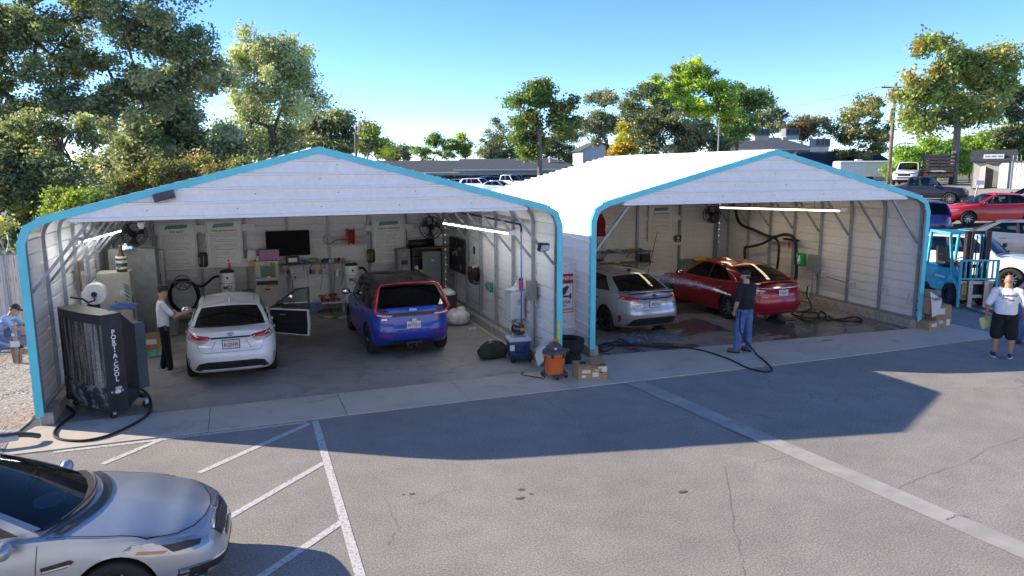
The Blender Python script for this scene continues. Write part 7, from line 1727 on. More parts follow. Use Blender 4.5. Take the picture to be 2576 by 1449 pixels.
bm = bmesh.new(); bm.from_mesh(so.data); bv = BVHTree.FromBMesh(bm); bm.free()
def back_text(s, y, z, size, sh=.0):
    o = text('shirt_print', s, size, 'navy', so, None, .0, shear=sh, offset=.0015); 
    for v in o.data.vertices:
        hh = bv.ray_cast(Vector((-2, y-v.co.x, z+v.co.y)), Vector((1, 0, 0)))
        if hh[0]: v.co = hh[0]-Vector((.005, 0, 0))
back_text('CLEARVIEW', .0, 1.36, .062, .1); back_text('Auto', .05, 1.305, .055, .3); back_text('Glass', -.06, 1.27, .055, .3)
mb = MB().bar((-.2, .14, 1.325), (-.2, .02, 1.325), .004, .004); 
W = Matrix.Translation(t.location) @ Matrix.Rotation(RZ3, 4, 'Z') @ Vector(J['wrL']); mk('paper_yellow', (.55, .55, .22), .8, 0, .06, 9)
one('note_sheet', 'folded yellow paper in the left hand of the bald man', 'paper', MB().add([(-.10, 0, -.02), (.10, .01, .06), (.14, .03, -.18), (-.02, .02, -.26)], [(0, 1, 2, 3)]), 'paper_yellow', W+Vector((-.02, .02, -.08)), RZ3-1.4)
# 4 man in black T-shirt and grey cap, hand at his face
Pp = gp(2582, 893); Pp = gpt(2580, 868)
J = stand(1.76, 1.08, elR=(.16, -.24, 1.17), wrR=(.14, -.06, 1.46), elL=(.02, .36, 1.20), wrL=(.10, .22, 1.02))
t, bo, so, Mh = person('man in black T-shirt and grey cap touching his face at right edge', (Pp.x-.05, Pp.y, hg(Pp.x, Pp.y)+.004), RZ3+math.pi+R_(-12), J, 'polo_black', 'jeans', 'skin', build=1.12, headyaw=.1, hands={'R': dict(curl=.5, n=(-1, 0, 0), d=(.0, .3, 1)), 'L': dict(curl=.7, n=(-1, 0, 0))}, shoes=('shoe_dark', 'black'))
face(bo, Mh, 'hair_brown', True); cap(bo, Mh, 'cap_grey')
# 5 crouching man at the fence post
P = gp(8, 884)
J = dict(pel=(-.08, 0, .36), hipL=(-.06, .10, .34), hipR=(-.06, -.10, .34), knL=(.30, .13, .50), knR=(.26, -.12, .12), anL=(.18, .13, .09), anR=(-.20, -.12, .09), chest=(.10, 0, .63), neck=(.22, 0, .83), head=(.34, 0, .93), shL=(.20, .19, .77), shR=(.20, -.19, .77), elL=(.38, .22, .55), elR=(.40, -.2, .53), wrL=(.62, .12, .57), wrR=(.62, -.12, .55))
t, bo, so, Mh = person('man in light blue shirt and cap crouching at the fence post', (P.x, P.y, .02), R_(-12), J, 'shirt_blue', 'jeans', 'skin_tan', build=1.05, headyaw=0., headpitch=.35, hands={'L': dict(curl=.5, n=(0, -1, 0)), 'R': dict(curl=.5, n=(0, 1, 0))}, shoes=('shoe_dark', 'black'), yaws=(0, 0), sleeve=.6)
face(bo, Mh); cap(bo, Mh, 'cap_dark'); h = MB().ball((-.03, 0, .01), (.08, .079, .06), 14, 8).xf(Mh); h.build('hair', 'hair_dark', bo, smooth=True)
# ------------------------------------------------------------------ trees
def leaf_mat(name):
    m = bpy.data.materials.new(name); m.use_nodes = True; MATS[name] = m; n = m.node_tree.nodes; l = m.node_tree.links; n.remove(n['Principled BSDF'])
    at = n.new('ShaderNodeAttribute'); at.attribute_name = 'Col'; tc = n.new('ShaderNodeTexCoord')
    c = mixc(n, l, 1., at.outputs['Color'], ramp(n, l, noisen(n, l, tc.outputs['Object'], 1.3, 3), [(.3, (.8, .8, .8)), (.7, (1.15, 1.15, 1.15))]), 'MULTIPLY')
    d = n.new('ShaderNodeBsdfDiffuse'); t = n.new('ShaderNodeBsdfTranslucent'); g = n.new('ShaderNodeBsdfGlossy'); g.inputs['Roughness'].default_value = .45
    l.new(c, d.inputs[0]); l.new(mixc(n, l, 1., c, (1.25, 1.2, .6), 'MULTIPLY'), t.inputs[0]); g.inputs[0].default_value = (.9, .92, .95, 1)
    m1 = n.new('ShaderNodeMixShader'); m1.inputs[0].default_value = .5; l.new(d.outputs[0], m1.inputs[1]); l.new(t.outputs[0], m1.inputs[2])
    m2 = n.new('ShaderNodeMixShader'); m2.inputs[0].default_value = .045; l.new(m1.outputs[0], m2.inputs[1]); l.new(g.outputs[0], m2.inputs[2]); l.new(m2.outputs[0], n['Material Output'].inputs[0])
leaf_mat('leaf')
def leaves(name, cen, col, size, rs, parent, asp=1.8, droop=0.):
    """one small folded face per leaf; cen (n,3), col (n,3)"""
    n = len(cen); a = rs.normal(size=(n, 3)); a[:, 2] = a[:, 2]*.7-droop; a /= np.linalg.norm(a, axis=1)[:, None]; b = rs.normal(size=(n, 3)); b -= a*(a*b).sum(1)[:, None]; b /= np.linalg.norm(b, axis=1)[:, None]
    s = size*rs.uniform(.6, 1.3, n)[:, None]; la = a*s*asp*.5; lb = b*s*.5
    v = np.stack([cen-la, cen+lb-la*.1, cen+la, cen-lb-la*.1], 1).reshape(-1, 3).astype(np.float32)
    me = bpy.data.meshes.new(name); me.vertices.add(4*n); me.vertices.foreach_set('co', v.ravel()); me.loops.add(4*n); me.loops.foreach_set('vertex_index', np.arange(4*n, dtype=np.int32)); me.polygons.add(n)
    me.polygons.foreach_set('loop_start', np.arange(0, 4*n, 4, dtype=np.int32)); me.polygons.foreach_set('loop_total', np.full(n, 4, np.int32))
    me.update(calc_edges=True); at = me.attributes.new('Col', 'FLOAT_COLOR', 'FACE'); at.data.foreach_set('color', np.concatenate([col, np.ones((n, 1))], 1).astype(np.float32).ravel()); me.materials.append(MATS['leaf'])
    return link(name, me, parent)
TS = [100]
def tree(name, label, depth, px, blobs, cols, nleaf, lsize, clump=.9, fork=None, tr=.25, bark='bark', group=None, base_y=None, density=1., droop=0., asp=1.8, shell=.55, cat='tree', dd=1., lean=0.):
    """blobs: (cx, cy, rx, ry) read from the photograph; depth metres from its usual size and what stands before it"""
    TS[0] += 1; rs = np.random.RandomState(TS[0]); k = depth/FPX
    b0 = dp(px, 424, depth); g = hg(b0.x, b0.y) ; root = thing(name, label, cat, (b0.x, b0.y, g), 0, group)
    O = Vector((b0.x, b0.y, g)); rt = Vector(CR); fw = Vector((CF[0], CF[1], 0)).normalized()
    C, W, PA = [], [], []; BC = []; rb = random.Random(TS[0]); gk = 1.14 if depth > 58 else 1.
    for j, (cx, cy, rx, ry) in enumerate((b[0], b[1], b[2]*gk, b[3]*gk) for b in blobs):    # every mass breaks into uneven lobes
        dj = depth+rs.uniform(-.5, .5)*rx*k*dd; BC.append(np.array(dp(cx, cy, dj)-O))
        for _ in range(5):
            q = rb.uniform(0, 6.28); r = rb.uniform(.2, .9); f = rb.uniform(.36, .66); x_, y_ = cx+rx*r*math.cos(q), cy+ry*r*math.sin(q)
            C.append(np.array(dp(x_, y_, dj+rb.uniform(-.6, .6)*rx*k)-O)); W.append((rx*k*f, (rx+ry)*.5*k*f, ry*k*f*rb.uniform(.7, 1.1))); PA.append(j)
    R3 = np.array([rt, fw, (0, 0, 1)]); vol = np.array([w[0]*w[2] for w in W]); vol /= vol.sum()
    pts, colr, tips = [], [], []
    cols = [np.array(c)*(3.5 if group == G1 else 2.8) for c in cols]; near = depth < 36; lsize *= .58 if near else .76; nleaf = int(nleaf*(2.1 if near else 1.4))
    for c, w, f in zip(C, W, vol):
        ncl = max(4, int(w[0]*w[2]*4.5/clump**2*density)); u = rs.normal(size=(ncl, 3)); u /= np.linalg.norm(u, axis=1)[:, None]; r = rs.uniform(0, 1, ncl)**(1/3.); r = shell+(1-shell)*r
        r *= rs.uniform(.75, 1.12, ncl); cc = c+(u*r[:, None]*np.array(w))@R3
        tips.append((c, cc)); m = max(6, int(nleaf*f/ncl))
        for q in cc:
            sz = clump*rs.uniform(.35, .8); p = q+rs.normal(size=(m, 3))*np.array([sz*.62, sz*.62, sz*.42]); p[:, 2] -= droop*rs.uniform(0, 1, m)**2*sz*2.2
            base = cols[rs.randint(len(cols))]*rs.uniform(.72, 1.25); pts.append(p); colr.append(base*rs.uniform(.75, 1.3, (m, 1)))
    pts = np.concatenate(pts); colr = np.clip(np.concatenate(colr), 0, 1); ok = pts[:, 2] > .15; leaves('crown', pts[ok], colr[ok], lsize, rs, root, asp, droop*.6)
    # trunk, limbs to each mass of foliage, twigs to the clumps
    mb = MB(); zc = min(c[2] for c in C); fz = fork if fork is not None else max(1., zc*.65); T = [Vector((0, 0, -.15)), Vector((.1*lean, 0, fz*.5)), Vector((lean*.4, 0, fz))]
    mb.tube(bezier(T, 4), [tr*1.25, tr*1.08, tr, tr*.95, tr*.92, tr*.9, tr*.88, tr*.86, tr*.84], 9)
    def arm(s, e, r0, r1, bend):
        mid = s.lerp(e, .5)+Vector((rs.uniform(-bend, bend), rs.uniform(-bend, bend), rs.uniform(0, bend*1.4))); P = bezier([s, mid, e], 5); nn = len(P); mb.tube(P, [r0+(r1-r0)*i/(nn-1) for i in range(nn)], 6, cap=False); return P
    LP = [None]*len(BC); seen = []
    for j in sorted(range(len(BC)), key=lambda j: (Vector(BC[j])-T[2]).length):     # outer masses grow on from the limbs already there
        c = Vector(BC[j]); s_, r0 = min([(T[2]-Vector((0, 0, .25)), tr*.6)]+seen, key=lambda p: (p[0]-c).length+.28*(p[0]-T[2]).length); P = arm(s_, c, r0*.85, tr*.13, .09*(c-s_).length+.1); LP[j] = P
        n_ = len(P)-1; seen += [(P[i], r0*.85+(tr*.13-r0*.85)*i/n_) for i in range(2, n_)]
    for (c, cc), j in zip(tips, PA):
        s_ = LP[j][rs.randint(len(LP[j])//2, len(LP[j]))]; P = arm(s_, Vector(c), tr*.17, tr*.07, .15)
        for q in cc[rs.permutation(len(cc))[:5]]: a = P[rs.randint(len(P)//2, len(P))]; q = Vector(q); mb.tube([a, a.lerp(q, .55)+Vector((0, 0, .08)), q], [tr*.07, tr*.045, tr*.015], 4, cap=False)
    mb.build('trunk', bark, root, smooth=True)
    return root
OAK = [(.055, .072, .038), (.075, .09, .05), (.10, .112, .062), (.045, .06, .032)]; GREY = [(.11, .125, .085), (.085, .10, .065), (.145, .155, .11)]; LIME = [(.20, .25, .03), (.15, .20, .03), (.24, .27, .045)]; GREEN = [(.075, .12, .03), (.10, .145, .035), (.06, .09, .025)]; GOLD = [(.21, .155, .018), (.17, .14, .02), (.13, .13, .02)]; WAL = [(.06, .10, .035), (.085, .12, .035), (.05, .08, .03), (.075, .11, .03), (.065, .10, .03), (.11, .10, .03)]; AIL = [(.12, .15, .045), (.095, .13, .04), (.16, .15, .05), (.15, .17, .06), (.11, .14, .04), (.13, .16, .05), (.105, .14, .045), (.12, .15, .05), (.17, .13, .045)]
G1 = "trees beyond the left fence"; G2 = 'trees behind the car lot'; G3 = 'trees behind the houses'
tree('oak_tree', 'huge open-crowned oak with forked dark limbs at upper left', 31, 125, [(60, 90, 120, 110), (210, 40, 120, 75), (330, 60, 110, 70), (440, 100, 95, 70), (40, 260, 95, 70), (300, 200, 110, 60), (480, 170, 60, 60), (160, 170, 110, 70), (-60, 180, 110, 160), (390, 230, 90, 60), (100, -40, 160, 80), (380, -30, 150, 60), (120, 260, 90, 50), (230, 270, 80, 45)], OAK, 32000, .17, .75, 5.2, .5, group=G1, shell=.2, density=1.1, lean=.5)
tree('oak_tree', 'dark dense oak filling the left edge behind the fence', 27, 40, [(40, 400, 110, 90), (150, 360, 110, 80), (60, 520, 120, 110), (200, 470, 110, 90), (-40, 460, 110, 140), (20, 620, 90, 40)], OAK+[(.13, .15, .05)], 26000, .15, .7, 1.5, .3, group=G1, shell=.35)
tree('oak_tree', 'mid green oak between the huge oak and the tall pale tree', 42, 430, [(330, 330, 90, 90), (430, 250, 80, 80), (520, 210, 50, 60), (400, 380, 100, 70), (490, 360, 80, 90), (560, 390, 60, 60)], OAK+GREY, 24000, .18, .9, 2.5, .3, group=G1, shell=.3)
tree('oak_tree', 'tall pale drooping tree standing left of the gable peak', 52, 690, [(620, 130, 52, 60), (720, 120, 70, 55), (770, 185, 45, 60), (640, 210, 60, 60), (740, 240, 60, 45), (795, 245, 22, 28), (610, 300, 50, 55), (690, 330, 60, 50), (600, 380, 60, 50), (690, 385, 60, 40)], [(.17, .185, .12), (.13, .145, .085), (.21, .22, .145), (.095, .115, .055)], 26000, .17, .95, 6., .34, group=G1, droop=.9, shell=.35)
tree('oak_tree', 'round dark oak just left of the shed ridge', 60, 830, [(785, 325, 45, 38), (845, 330, 42, 38), (870, 360, 30, 30), (800, 370, 60, 25)], OAK, 12000, .2, .9, 2.5, .25, group=G1)
tree('oak_tree', 'dark olive oak mass low behind the tall pale tree', 58, 560, [(300, 390, 70, 60), (390, 400, 60, 50), (480, 390, 60, 60), (560, 370, 60, 60), (640, 390, 60, 50), (720, 400, 50, 40), (250, 430, 70, 40)], OAK+GREY, 22000, .24, 1.1, 1.5, .3, group=G1, shell=.3)
tree('scrub_oak', 'brownish scrub below the oaks at left', 34, 440, [(420, 440, 60, 30), (360, 470, 60, 30), (500, 430, 60, 30), (300, 480, 60, 40), (560, 430, 45, 30)], [(.075, .075, .035), (.075, .085, .035), (.06, .075, .03), (.10, .075, .035)], 12000, .14, .6, .6, .1, group=G1, cat='shrub')
tree('lime_shrub', 'bright yellow-green shrub above the left shed roof', 25, 190, [(190, 495, 55, 28), (150, 520, 40, 30), (230, 510, 30, 25)], [(.09, .12, .02), (.07, .10, .02)], 5000, .11, .45, .6, .06, group=G1, cat='shrub')
tree('bright_tree', 'bright green tree beside the pole right of the ridge', 66, 928, [(925, 345, 30, 32), (930, 375, 38, 28), (945, 330, 15, 16)], LIME+GREY, 7000, .18, .8, 2., .18, group=G2)
tree('olive_tree', 'far grey weeping tree above the long grey roof', 140, 1002, [(1000, 378, 30, 18), (985, 390, 30, 14), (1022, 388, 14, 14)], GREY, 3500, .3, 1.2, 2., .2, group=G2)
tree('broadleaf_tree', 'loose green tree left of the two above the grey roof', 132, 1092, [(1095, 365, 28, 22), (1070, 385, 22, 18), (1115, 380, 20, 18)], GREEN, 4500, .24, 1., 2., .18, group=G2)
tree('broadleaf_tree', 'bright green tree with pointed top above the grey roof', 134, 1160, [(1158, 375, 28, 24), (1160, 350, 12, 16), (1180, 388, 20, 14)], LIME+GREEN, 4500, .24, 1., 2., .18, group=G2)
tree('oak_tree', 'grey-green rounded oak left of the lone walnut tree', 130, 1270, [(1265, 335, 45, 35), (1235, 365, 38, 30), (1300, 360, 40, 36), (1270, 380, 60, 20)], GREY+OAK, 12000, .26, 1.2, 2., .3, group=G2)
tree('oak_tree', 'dark oak mass behind the lone walnut trunk', 132, 1425, [(1400, 350, 40, 40), (1440, 330, 36, 32), (1450, 375, 40, 28), (1395, 385, 40, 20)], OAK+GREY, 11000, .26, 1.2, 2., .3, group=G2)
tree('walnut_tree', 'lone walnut tree with bare trunk in front of the grey roof', 74, 1358, [(1330, 255, 42, 26), (1385, 245, 42, 32), (1420, 260, 25, 22), (1300, 250, 22, 14), (1330, 310, 36, 24), (1400, 310, 36, 22), (1440, 300, 14, 12), (1330, 350, 34, 20), (1365, 225, 24, 14), (1345, 375, 24, 16)], WAL, 13000, .26, 1., 6.5, .26, 'bark_pale', group=G2, shell=.3, droop=.4)
tree('oak_tree', 'tall thin grey oak left of the lime green tree', 105, 1525, [(1520, 265, 32, 30), (1510, 300, 36, 30), (1540, 320, 30, 30), (1500, 335, 26, 24)], GREY, 10000, .28, 1.2, 6., .26, group=G3)
tree('oak_tree', 'olive oak between the thin grey oak and lime green tree', 100, 1590, [(1590, 285, 26, 26), (1580, 320, 32, 28)], GREY+OAK, 5500, .26, 1.1, 4., .24, group=G3)
tree('maple_tree', 'golden yellow maple beside the white house', 82, 1580, [(1580, 335, 24, 26), (1570, 370, 30, 28), (1605, 365, 28, 30)], GOLD+LIME[:1], 8000, .22, .9, 2., .15, group=G3)
tree('elm_tree', 'large lime green tree rising highest behind the right shed', 84, 1740, [(1730, 190, 50, 42), (1770, 175, 40, 34), (1690, 225, 50, 38), (1780, 230, 48, 40), (1720, 260, 60, 40), (1650, 230, 24, 28), (1800, 280, 40, 36)], [(.17, .23, .03), (.13, .19, .03), (.22, .27, .05), (.10, .14, .03)], 22000, .25, 1.1, 7., .38, group=G3, shell=.4)
tree('elm_tree', 'blue-green spreading tree right of the lime green tree', 88, 1850, [(1850, 235, 36, 30), (1900, 250, 36, 26), (1870, 290, 40, 30), (1830, 330, 40, 34), (1925, 245, 16, 14)], [(.09, .14, .06), (.07, .115, .05), (.13, .18, .07)], 13000, .26, 1.1, 5., .3, group=G3, shell=.4)
tree('oak_tree', 'dark green oaks massed behind the right shed roof', 72, 1690, [(1640, 270, 45, 42), (1690, 310, 60, 45), (1640, 345, 60, 40), (1740, 340, 55, 40), (1720, 375, 60, 20), (1790, 355, 40, 30)], OAK, 20000, .22, 1., 2., .34, group=G3)
tree('oak_tree', 'grey oak behind the house with two roof units', 118, 1950, [(1920, 310, 40, 26), (1960, 300, 36, 22), (2040, 315, 26, 24)], GREY, 7000, .32, 1.3, 3., .28, group=G3)
tree('plum_tree', 'dark reddish tree behind the two roof units', 112, 2005, [(2000, 315, 32, 24), (2030, 325, 26, 22)], [(.075, .05, .035), (.10, .07, .04), (.06, .06, .035)], 5500, .3, 1.2, 3., .22, group=G3)
tree('ash_tree', 'thinning tree with bare top twigs left of the utility pole', 86, 2160, [(2130, 290, 34, 26), (2185, 285, 40, 30), (2150, 330, 50, 34), (2200, 345, 40, 36), (2160, 385, 55, 26)], [(.12, .13, .05), (.08, .10, .035), (.16, .14, .07), (.06, .085, .03)], 13000, .2, .9, 2., .24, group=G3, shell=.35)
tree('ailanthus_tree', 'tall feathery tree with orange tips at the upper right', 60, 2400, [(2400, 150, 60, 36), (2350, 115, 40, 22), (2450, 165, 55, 32), (2520, 135, 30, 18), (2340, 200, 50, 32), (2420, 220, 70, 36), (2500, 220, 50, 34), (2290, 240, 36, 28), (2380, 270, 60, 34), (2540, 170, 22, 18), (2310, 295, 36, 26), (2460, 275, 50, 30)], AIL, 22000, .24, 1., 5.5, .3, 'bark_pale', group=G3, shell=.3, droop=.6)
tree('oak_tree', 'dark tree at the far right edge behind the feathery tree', 72, 2540, [(2540, 270, 45, 40), (2560, 330, 50, 50), (2590, 260, 40, 40)], [(.04, .06, .035), (.055, .075, .04)], 9000, .22, 1., 3., .28, group=G3)
GB = 'bushes along the top of the car lot'
for i, (cx, cy, rx, ry, lb) in enumerate([(2270, 395, 40, 30, 'low bright green bush right of the ash trunk'), (2330, 380, 50, 34, 'tall bright green bush behind the stake truck'), (2400, 385, 50, 36, 'fern-leaved bush above the slatted truck bed'), (2440, 365, 46, 34, 'yellow-green bush above the stake truck tail'), (2520, 355, 40, 34, 'olive bush behind the grey garden shed'), (2570, 360, 30, 40, 'dark bush at the right edge behind the shed')]):
    tree('roadside_bush', lb, 70+i, cx, [(cx-rx*.3, cy, rx*.8, ry), (cx+rx*.4, cy-ry*.2, rx*.7, ry*.9), (cx, cy+ry*.9, rx, ry*.8)], [(.12, .19, .035), (.16, .22, .04), (.09, .15, .03)] if i < 4 else GREEN+[(.16, .17, .06)], 7500, .19, .8, .8, .1, group=GB, cat='bush', droop=.3)

# ------------------------------------------------------------------ buildings behind
mk('shingle', (.07, .08, .092), .9, 0, .2, 3, .3, 30); mk('shingle_dark', (.04, .042, .046), .9, 0, .2, 3, .3, 30); mk('wall_pale', (.55, .57, .58), .8, 0, .08, 2); mk('wall_blue', (.36, .40, .44), .8, 0, .08, 2); mk('pane', (.05, .06, .07), .15, 0, .2, 4); mk('fence_dark', (.035, .032, .035), .9, 0, .3, 3); mk('shed_cream', (.55, .50, .44), .7, 0, .06, 4); mk('brown_dark', (.07, .045, .03), .8, 0, .2, 4)
def at(px, py, d): return dp(px, py, d)
def gabled(label, px0, px1, d, eave_y, ridge_y, dep=9., wallm='wall_pale', roofm='shingle', hipr=0., hipl=0., win=(), over=.5, d1=None):
    """long house seen from its eave side: px0..px1 along the front eave"""
    a = at(px0, eave_y, d); b = at(px1, eave_y, d1 or d); L = (b-a).length; ang = math.atan2(b.y-a.y, b.x-a.x); zg = hg(a.x, a.y); t = thing('house', label, 'house', (a.x, a.y, zg), ang)
    ze = a.z-zg; mid = at((px0+px1)/2, ridge_y, d+dep/2); zr = mid.z-zg
    MB().box((L/2, dep/2, ze/2), (L-.6, dep-.6, ze)).build('wall', wallm, t)
    v = [(-over, -over, ze-.05), (L+over, -over, ze-.05), (L+over, dep+over, ze-.05), (-over, dep+over, ze-.05), (hipl, dep/2, zr), (L-hipr, dep/2, zr)]
    r = MB().add(v, [(0, 1, 5, 4), (2, 3, 4, 5), (1, 2, 5), (3, 0, 4), (0, 3, 2, 1)]).build('roof', roofm, t); MB().box((L/2, -over-.02, ze-.1), (L+2*over, .05, .18)).build('gutter', 'white', r)
    for x, z0, w, h in win:
        f = MB().box((x*L, .27, ze*z0), (w, .08, h)).build('window', 'white', t); MB().box((0, 0, 0), (w-.15, .02, h-.15)).build('pane', 'pane', f, loc=(x*L, .22, ze*z0))
    return t, L, ze, zr, dep
tB, LB, zeB, zrB, dB = gabled('long low building with grey shingle roof, left section', 860, 1188, 112, 434, 404, 10, 'wall_blue', win=[(.75, .55, 1.2, 1.0), (.9, .55, 1.2, 1.0)])
tB2, L2, ze2, zr2, d2_ = gabled('long low building with grey shingle roof, taller right section', 1150, 1470, 109, 426, 399, 11, 'wall_blue', hipr=4.5, win=[(.3, .55, 1.1, .9), (.55, .55, 1.1, .9), (.8, .55, 1.1, .9)])
t = thing('roof_vent', 'white capped vent on the long grey roof', 'vent', (at(1383, 402, 112).x, at(1383, 402, 112).y, at(1383, 402, 112).z-.4)); MB().lathe([(.15, 0), (.15, .6), (.3, .62), (.3, .75), (0, 1.)], 10).build('pipe', 'white', t)
# white gable house
a = at(1472, 400, 118); t = thing('house', 'small white house with grey roof beside the golden maple', 'house', (a.x, a.y, 1.4), -YAW+.12); zz = at(1472, 378, 118).z-1.4; zr = at(1490, 358, 118).z-1.4; w = 4.6
MB().prism([(-.4, 0), (w, 0), (w, zz), (w*.46, zr), (-.4, zz)], 0, 8, 'XZ').build('wall', 'wall_pale', t); rf = MB().add([(-.9, -.4, zz-.15), (w*.46, -.4, zr+.12), (w*.46, 8.4, zr+.12), (-.9, 8.4, zz-.15), (w+3.5, -.4, zz-.3), (w+3.5, 8.4, zz-.3)], [(0, 1, 2, 3), (1, 4, 5, 2)]); rf.build('roof', 'shingle', t); MB().box((w*.6, 4, zr+.3), (1.2, 1.2, .8)).build('roof_unit', 'light_grey', t)
# house with two roof units and its lower wing
tH, LH, zeH, zrH, dH = gabled('grey roofed house with two air units on its roof', 1850, 2052, 96, 375, 346, 11, 'wall_pale', 'shingle', hipr=3, win=[(.35, .80, 1.6, .7), (.5, .80, 1.6, .7), (.75, .72, 1.9, 1.4), (.9, .72, 1.9, 1.4)])
tW, LWg, zeW, zrW, dW = gabled('lower wing with dark roof right of the house with two air units', 2010, 2260, 84, 425, 380, 12, 'wall_pale', 'shingle_dark', hipl=2)
def acunit(label, px, py0, py1, d, w):
    a = at(px, py1, d); b = at(px, py0, d); h = b.z-a.z; t = thing('air_unit', label, 'air conditioner', (a.x, a.y, a.z-.1), -YAW); MB().box((0, 0, h*.22), (w*.9, w*.8, h*.4)).build('plinth', 'wall_pale', t); MB().box((0, 0, h*.68), (w, w*.9, h*.62)).build('casing', 'mid_grey', t)
    for k in range(3): MB().box((-w*.3+w*.3*k, -w*.455, h*.70), (w*.24, .03, h*.42)).build('louvre_panel', 'dark_grey', t)
acunit('left air unit on the grey house roof', 1911, 322, 352, 94, 2.0); acunit('right air unit on the grey house roof', 1988, 322, 350, 94, 1.8); acunit('air unit on the dark roofed lower wing', 2061, 347, 380, 82, 1.7)
# poles
def pole(label, px, y0, y1, d, r, name='light_pole', mat='mid_grey', cat='pole', extra=None):
    b = at(px, y1, d); zg = hg(b.x, b.y); top = at(px, y0, d).z; t = thing(name, label, cat, (b.x, b.y, zg)); MB().tube([(0, 0, -.1), (0, 0, top-zg)], [r, r*.75], 8).build('shaft', mat, t, smooth=True)
    if extra: extra(t, top-zg)
    return t
pole('plain dark pole behind the left shed ridge', 897, 335, 420, 48, .10, mat='bark_pale')
pole('thin grey light pole above the right shed roof', 1805, 308, 420, 55, .07, extra=lambda t, h: MB().ball((0, 0, .35), (.3, .3, .25), 8, 6).build('base', 'light_grey', t))
def upole(t, h):
    MB().box((0, 0, h-.35), (2.4, .12, .12), YAW*-1).build('cross_arm', 'wood', t); MB().lathe([(.0, 0), (.26, .02), (.28, .1), (.28, 1.1), (.2, 1.2), (0, 1.22)], 14, (-.38, 0, h-3.3)).build('transformer', 'light_grey', t, smooth=True)
    MB().tube(bezier([(0, 0, h-5.6), (.8, 0, h-5.1), (1.7, -.2, h-5.0)], 5), .05, 6).box((1.95, -.2, h-5.02), (.6, .2, .1)).build('street_lamp', 'light_grey', t)
    for k, x in enumerate((-1., .0, 1.)): MB().lathe([(.05, 0), (.06, .1), (.03, .16)], 8, (x*math.cos(YAW), -x*math.sin(YAW), h-.28)).build('insulator', 'light_grey', t)
up = pole('wooden utility pole with transformer and lamp arm at the right', 2237, 213, 430, 64, .17, 'utility_pole', 'bark_pale', 'utility pole', upole)
def wire(label, A, B, sag, r=.012): P = [A.lerp(B, i/14)-Vector((0, 0, sag*4*(i/14)*(1-i/14))) for i in range(15)]; one('power_line', label, 'cable', MB().tube(P, r, 4), 'black')
U = up.location; wire('faint power line running left from the utility pole top', Vector((U.x-.8, U.y, at(2237, 218, 64).z)), at(1500, 330, 170), 1.5); wire('service line dropping right from the utility pole', Vector((U.x, U.y, at(2237, 258, 64).z)), at(2520, 330, 58), .6); wire('low line crossing from pole towards the right bushes', Vector((U.x, U.y, at(2237, 350, 64).z)), at(2400, 360, 60), .3); wire('second low line right of the utility pole', Vector((U.x, U.y, at(2237, 330, 64).z)), at(2450, 352, 60), .4)

# ------------------------------------------------------------------ fences
def chain_mat():
    m, n, l, b, o = newmat('slat_white'); w = n.new('ShaderNodeTexWave'); w.inputs['Scale'].default_value = 6.; w.inputs['Distortion'].default_value = .4; l.new(o, w.inputs['Vector']); l.new(ramp(n, l, w.outputs[0], [(.2, (.50, .47, .44)), (.5, (.66, .63, .60))]), b.inputs['Base Color']); b.inputs['Roughness'].default_value = .7
chain_mat()
def fence(label, A, B, h, npost, slatmat='slat_white', razor=True, nsl=60, kind='white slatted'):
    A, B = Vector(A), Vector(B); L = (B-A).length; ang = math.atan2(B.y-A.y, B.x-A.x); t = thing('slat_fence', label, 'fence', A, ang); w = L/nsl
    sm = MB().box((0, 0, h/2+.05), (w*.86, .02, h-.1)).mesh('slat', slatmat)
    for k in range(nsl): link('slat', sm, t, (w*(k+.5), .004*(k % 2), 0))
    for k in range(npost): x = L*k/(npost-1); MB().tube([(x, -.05, 0), (x, -.05, h+.1)], .035, 8).tube([(x, -.05, h+.1), (x, -.25, h+.4)], .02, 6).build('post', 'galv', t)
    MB().tube([(0, -.03, h), (L, -.03, h)], .022, 6).build('top_rail', 'galv', t)
    if razor:
        P = []; n = int(L/.22); 
        for k in range(n*12): q = 2*math.pi*k/12; P.append((L*k/(n*12), -.1+.24*math.cos(q), h+.26+.24*math.sin(q)))
        MB().tube(P, .011, 4).build('razor_wire', 'light_grey', t)
    return t
a = gp(160, 790); a = Vector((-9.6, 9.6, 0)); b = Vector((-22, 8.6, 0)); A_ = gp(130, 815); 
fence('white slatted chain-link fence with razor wire left of the shed', (-24, 8.2, .02), (-9.5, 8.9, .02), 1.95, 8, nsl=130)
t = thing('gate_post', 'short grey gate post with white brackets before the crouching man', 'post', gp(45, 915)+Vector((0, 0, .02))); MB().box((0, 0, .40), (.07, .07, .85)).build('post', 'galv_dark', t); MB().box((0, -.045, .42), (.16, .03, .12)).box((-.02, -.045, .62), (.05, .02, .05)).build('bracket', 'light_grey', t); MB().tube([(-.05, 0, .35), (-.6, .25, .55)], .03, 8).build('arm', 'galv', t); MB().bar((.05, 0, 0), (.10, -.05, .32), .05, .04).bar((-.05, 0, 0), (-.06, -.05, .32), .05, .04).build('stake', 'wood', t)
st_ = thing('dirt_heap', 'heap of dark broken rock behind the crouching man', 'rock heap', gp(128, 842)+Vector((-.3, .2, 0)))
g = random.Random(9)
for k in range(14): bag(st_, 'rock', (g.uniform(-.5, .35), g.uniform(-.3, .5), .08), (g.uniform(.1, .22), g.uniform(.1, .2), g.uniform(.07, .14)), 'block', k, 9, 6)
